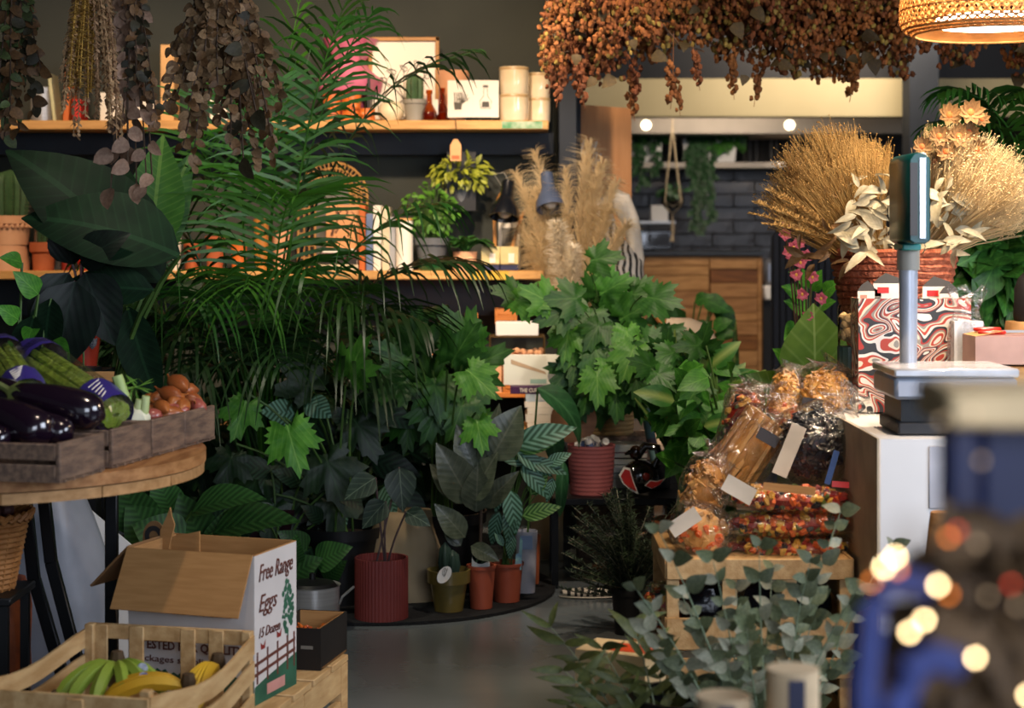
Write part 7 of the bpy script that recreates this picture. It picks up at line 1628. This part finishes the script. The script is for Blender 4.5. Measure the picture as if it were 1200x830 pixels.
eucalyptus('grey green eucalyptus branches in a bucket before the pasta crate', 890, 3.55, [(x, y, U(-.2, .2), n) for x, y, n in [(772, 622, 5), (835, 655, 6), (745, 690, 5), (800, 700, 7), (862, 690, 8), (905, 668, 7), (950, 660, 8), (985, 600, 9), (960, 705, 8), (915, 725, 8), (875, 735, 8), (820, 740, 8), (1005, 690, 8), (850, 770, 8), (930, 770, 8), (985, 770, 8), (780, 770, 7), (1045, 640, 6), (760, 740, 6), (890, 640, 4)]])
eucalyptus('willow leaved green branches leaning out over the floor', 800, 3.6, [(x, y, U(-.1, .1), 6) for x, y in [(645, 735), (660, 785), (705, 760), (740, 730), (765, 760), (725, 800), (670, 825)]], leaf_=eul, size=(.07, .12))
# small box / magazine and striped ball
o = T('cream_carton', 'cream carton with an orange panel among the branches', 'box', W(715, 800, 3.75)); o.location.z = 0; o.rotation_euler = (0, 0, R(-25)); zz = zs(765, 3.75)
MB().box(-.08, .08, 0, .12, 0, zz).build('body', mat('cream_card', '#d4bb8c', .7), o, bevel=.002); MB().box(-.03, .075, .02, .09, zz, zz+.001).build('panel', mat('bright_orange', '#d4481c', .5), o)
o = T('striped_ball', 'black and cream striped ball at the foot of the carton', 'ball', W(672, 835, 3.5)); rr = .05; o.location.z = rr
for i in range(9): 
    a0, a1 = math.pi*i/9, math.pi*(i+1)/9; MB().lathe([(rr*math.sin(a0+(a1-a0)*j/3), -rr*math.cos(a0+(a1-a0)*j/3)) for j in range(4)], 24, M=Matrix.Rotation(R(60), 4, 'Y')).build('band', M_ink if i % 2 else M_whitec, o)
# foreground table with bottles
o = T('front_table', 'narrow wooden table close to the viewer carrying the out of focus navy stand', 'table', (.36, 1.45, 0)); ZF = .72
MB().box(-.25, .55, -.55, .0, ZF-.03, ZF).build('top', M_woodt, o, bevel=.003)
for x in (-.23, .5):
    for y in (-.53, -.04): MB().box(x, x+.03, y, y+.03, 0, ZF-.03).build('leg', M_woodt, o)
bs = T('bottle_stand', 'low wooden stand under the corked bottles', 'stand', (xs(888, 2.3), 2.3, 0))
MB().box(-.1, .1, -.06, .06, .525, .549).build('top', M_woodp, bs, bevel=.002)
for x in (-.095, .075):
    for y in (-.055, .035): MB().box(x, x+.02, y, y+.02, 0, .525).build('leg', M_woodp, bs)
def corkbottle(px, Y, w, top, label, m):
    s_ = S(Y); o = T('cork_bottle', label, 'bottle', V((xs(px, Y), Y, .55))); h = zs(top, Y)-.55; r = w/2*s_
    MB().lathe([(0, 0), (r*1.0, 0), (r*1.05, h*.1), (r*1.05, h*.45), (r*.9, h*.5), (0, h*.5)], 20).build('glass', m, o); MB().lathe([(r*.9, h*.5), (r, h*.52), (r, h), (0, h)], 20).build('stopper', mat('pale_cork', '#e0c49c', .7), o, angle=30); MB().box(-r*.3, r*.3, -r*1.03, -r*.98, h*.55, h*.93).build('paper_strip', mat('navy_label', '#3a3d58', .6), o)
corkbottle(929, 2.3, 62, 783, 'pale corked bottle with a navy paper strip close to the viewer', M_glass); corkbottle(848, 2.3, 64, 815, 'shorter pale corked bottle beside the taller one', M_glass)
# navy stand with blue hoops and a wooden top, wrapped in lights
o = T('navy_stand', 'out of focus navy frame stand with blue hoops and a wooden top', 'stand', V((.4, 1.2, ZF))); X0 = o.location; q = lambda px, py, Y=1.2: W(px, py, Y)-X0
a = q(1105, 500); b = q(1260, 455); MB().box(a.x, b.x, -.02, .08, a.z, b.z).build('top_board', mat('pale_board', '#e6c898', .6), o, bevel=.004)
for x0, x1, y0, y1, yy in [(1112, 1150, 500, 900, 0), (1160, 1290, 500, 900, .02)]:
    a = q(x0, y1); b = q(x1, y0); MB().box(a.x, b.x, yy, yy+.03, 0, b.z).build('upright', M_navy, o, bevel=.004)
MB().tube([q(x_, y_, .98) for x_, y_ in [(1018, 1150), (1016, 900), (1014, 800), (1020, 720), (1036, 690), (1062, 680), (1090, 690)]], .0072, 14).build('hoop', M_blue, o)
MB().tube([q(x_, y_, .98) for x_, y_ in [(1040, 1150), (1042, 900), (1052, 830), (1068, 785), (1094, 768), (1125, 780)]], .0092, 14).build('hoop', M_blue, o)
a = q(1165, 700); b = q(1215, 610); MB().box(a.x, b.x, -.03, -.01, a.z, b.z).build('blue_panel', M_blue, o, bevel=.004)
o = T('dried_wreath', 'out of focus dark dried foliage mound dotted with warm fairy lights', 'foliage', V((.41, 1.12, ZF))); X0 = o.location; MB().lathe([(0, 0), (.06, 0), (.07, .03), (0, .05)], 20).build('base', M_black, o)
dk = leafmesh('leaf', leafmat('dark_dried_leaf', '#4a3826', '#6a5236', None, rough=.7, tr=.1), .3, .7, 5, .6, .3)
bush(o, W(1150, 745, 1.14)-X0, (.05, .04, .08), 130, dk, (.03, .05), M_stemd, base=(0, 0, .03), shell=(.3, 1), stem_r=.001)
bush(o, W(1085, 790, 1.17)-X0, (.034, .03, .062), 110, dk, (.03, .05), M_stemd, base=(0, 0, .03), shell=(.2, 1), stem_r=.001)
for (px, py) in [(1095, 640), (1090, 760)]: put('leaf', dk, o, M=orient(W(px, py, 1.06)-X0, (1, -.3, .3), (0, -1, .3), .04))
fl = T('fairy_lights', 'string of tiny warm fairy lights wound through the dark dried foliage', 'string lights', V((.41, .96, ZF))); X0 = fl.location
Ml = mat('warm_led', '#ffd9a0', .4, emit=22); Mo = mat('amber_led', '#ff8a30', .4, emit=4); Mw = mat('faint_led', '#d8b890', .4, emit=1.0); Mrd = mat('red_led', '#ff5038', .4, emit=2); pts = []
for (px, py, m) in [(1049, 653, Ml), (1036, 665, Ml), (1022, 682, Mo), (1052, 668, Mo), (1099, 686, Ml), (1112, 697, Mo), (1083, 727, Ml), (1066, 741, Ml), (1143, 771, Ml), (1205, 815, Ml), (1112, 630, Mo), (1122, 622, Mrd), (1158, 698, Mw), (1185, 685, Mrd), (1145, 637, Mw), (1140, 485, Mw), (1150, 540, Mw), (1104, 493, Mw), (1192, 710, Mw)]:
    p_ = W(px, py, .95)-X0; pts.append(p_); MB().ball(p_, .0016, 8, 6).build('bulb', m, fl)
pts.sort(key=lambda p_: p_.z); MB().tube([(0, .0, .001)]+[p_+V((0, .004, 0)) for p_ in pts], .0006, 4).build('wire', M_stemd, fl)
sack('brown_paper_bag', 'tall brown paper bag standing in front of the white counter', 1104, 3.75, .06, .04, zs(600, 3.75), mat('crumpled_kraft', '#a0713f', .85, '#8a5e32', 8, bump=.8, bscale=25), (.01, 0), 31, .55)
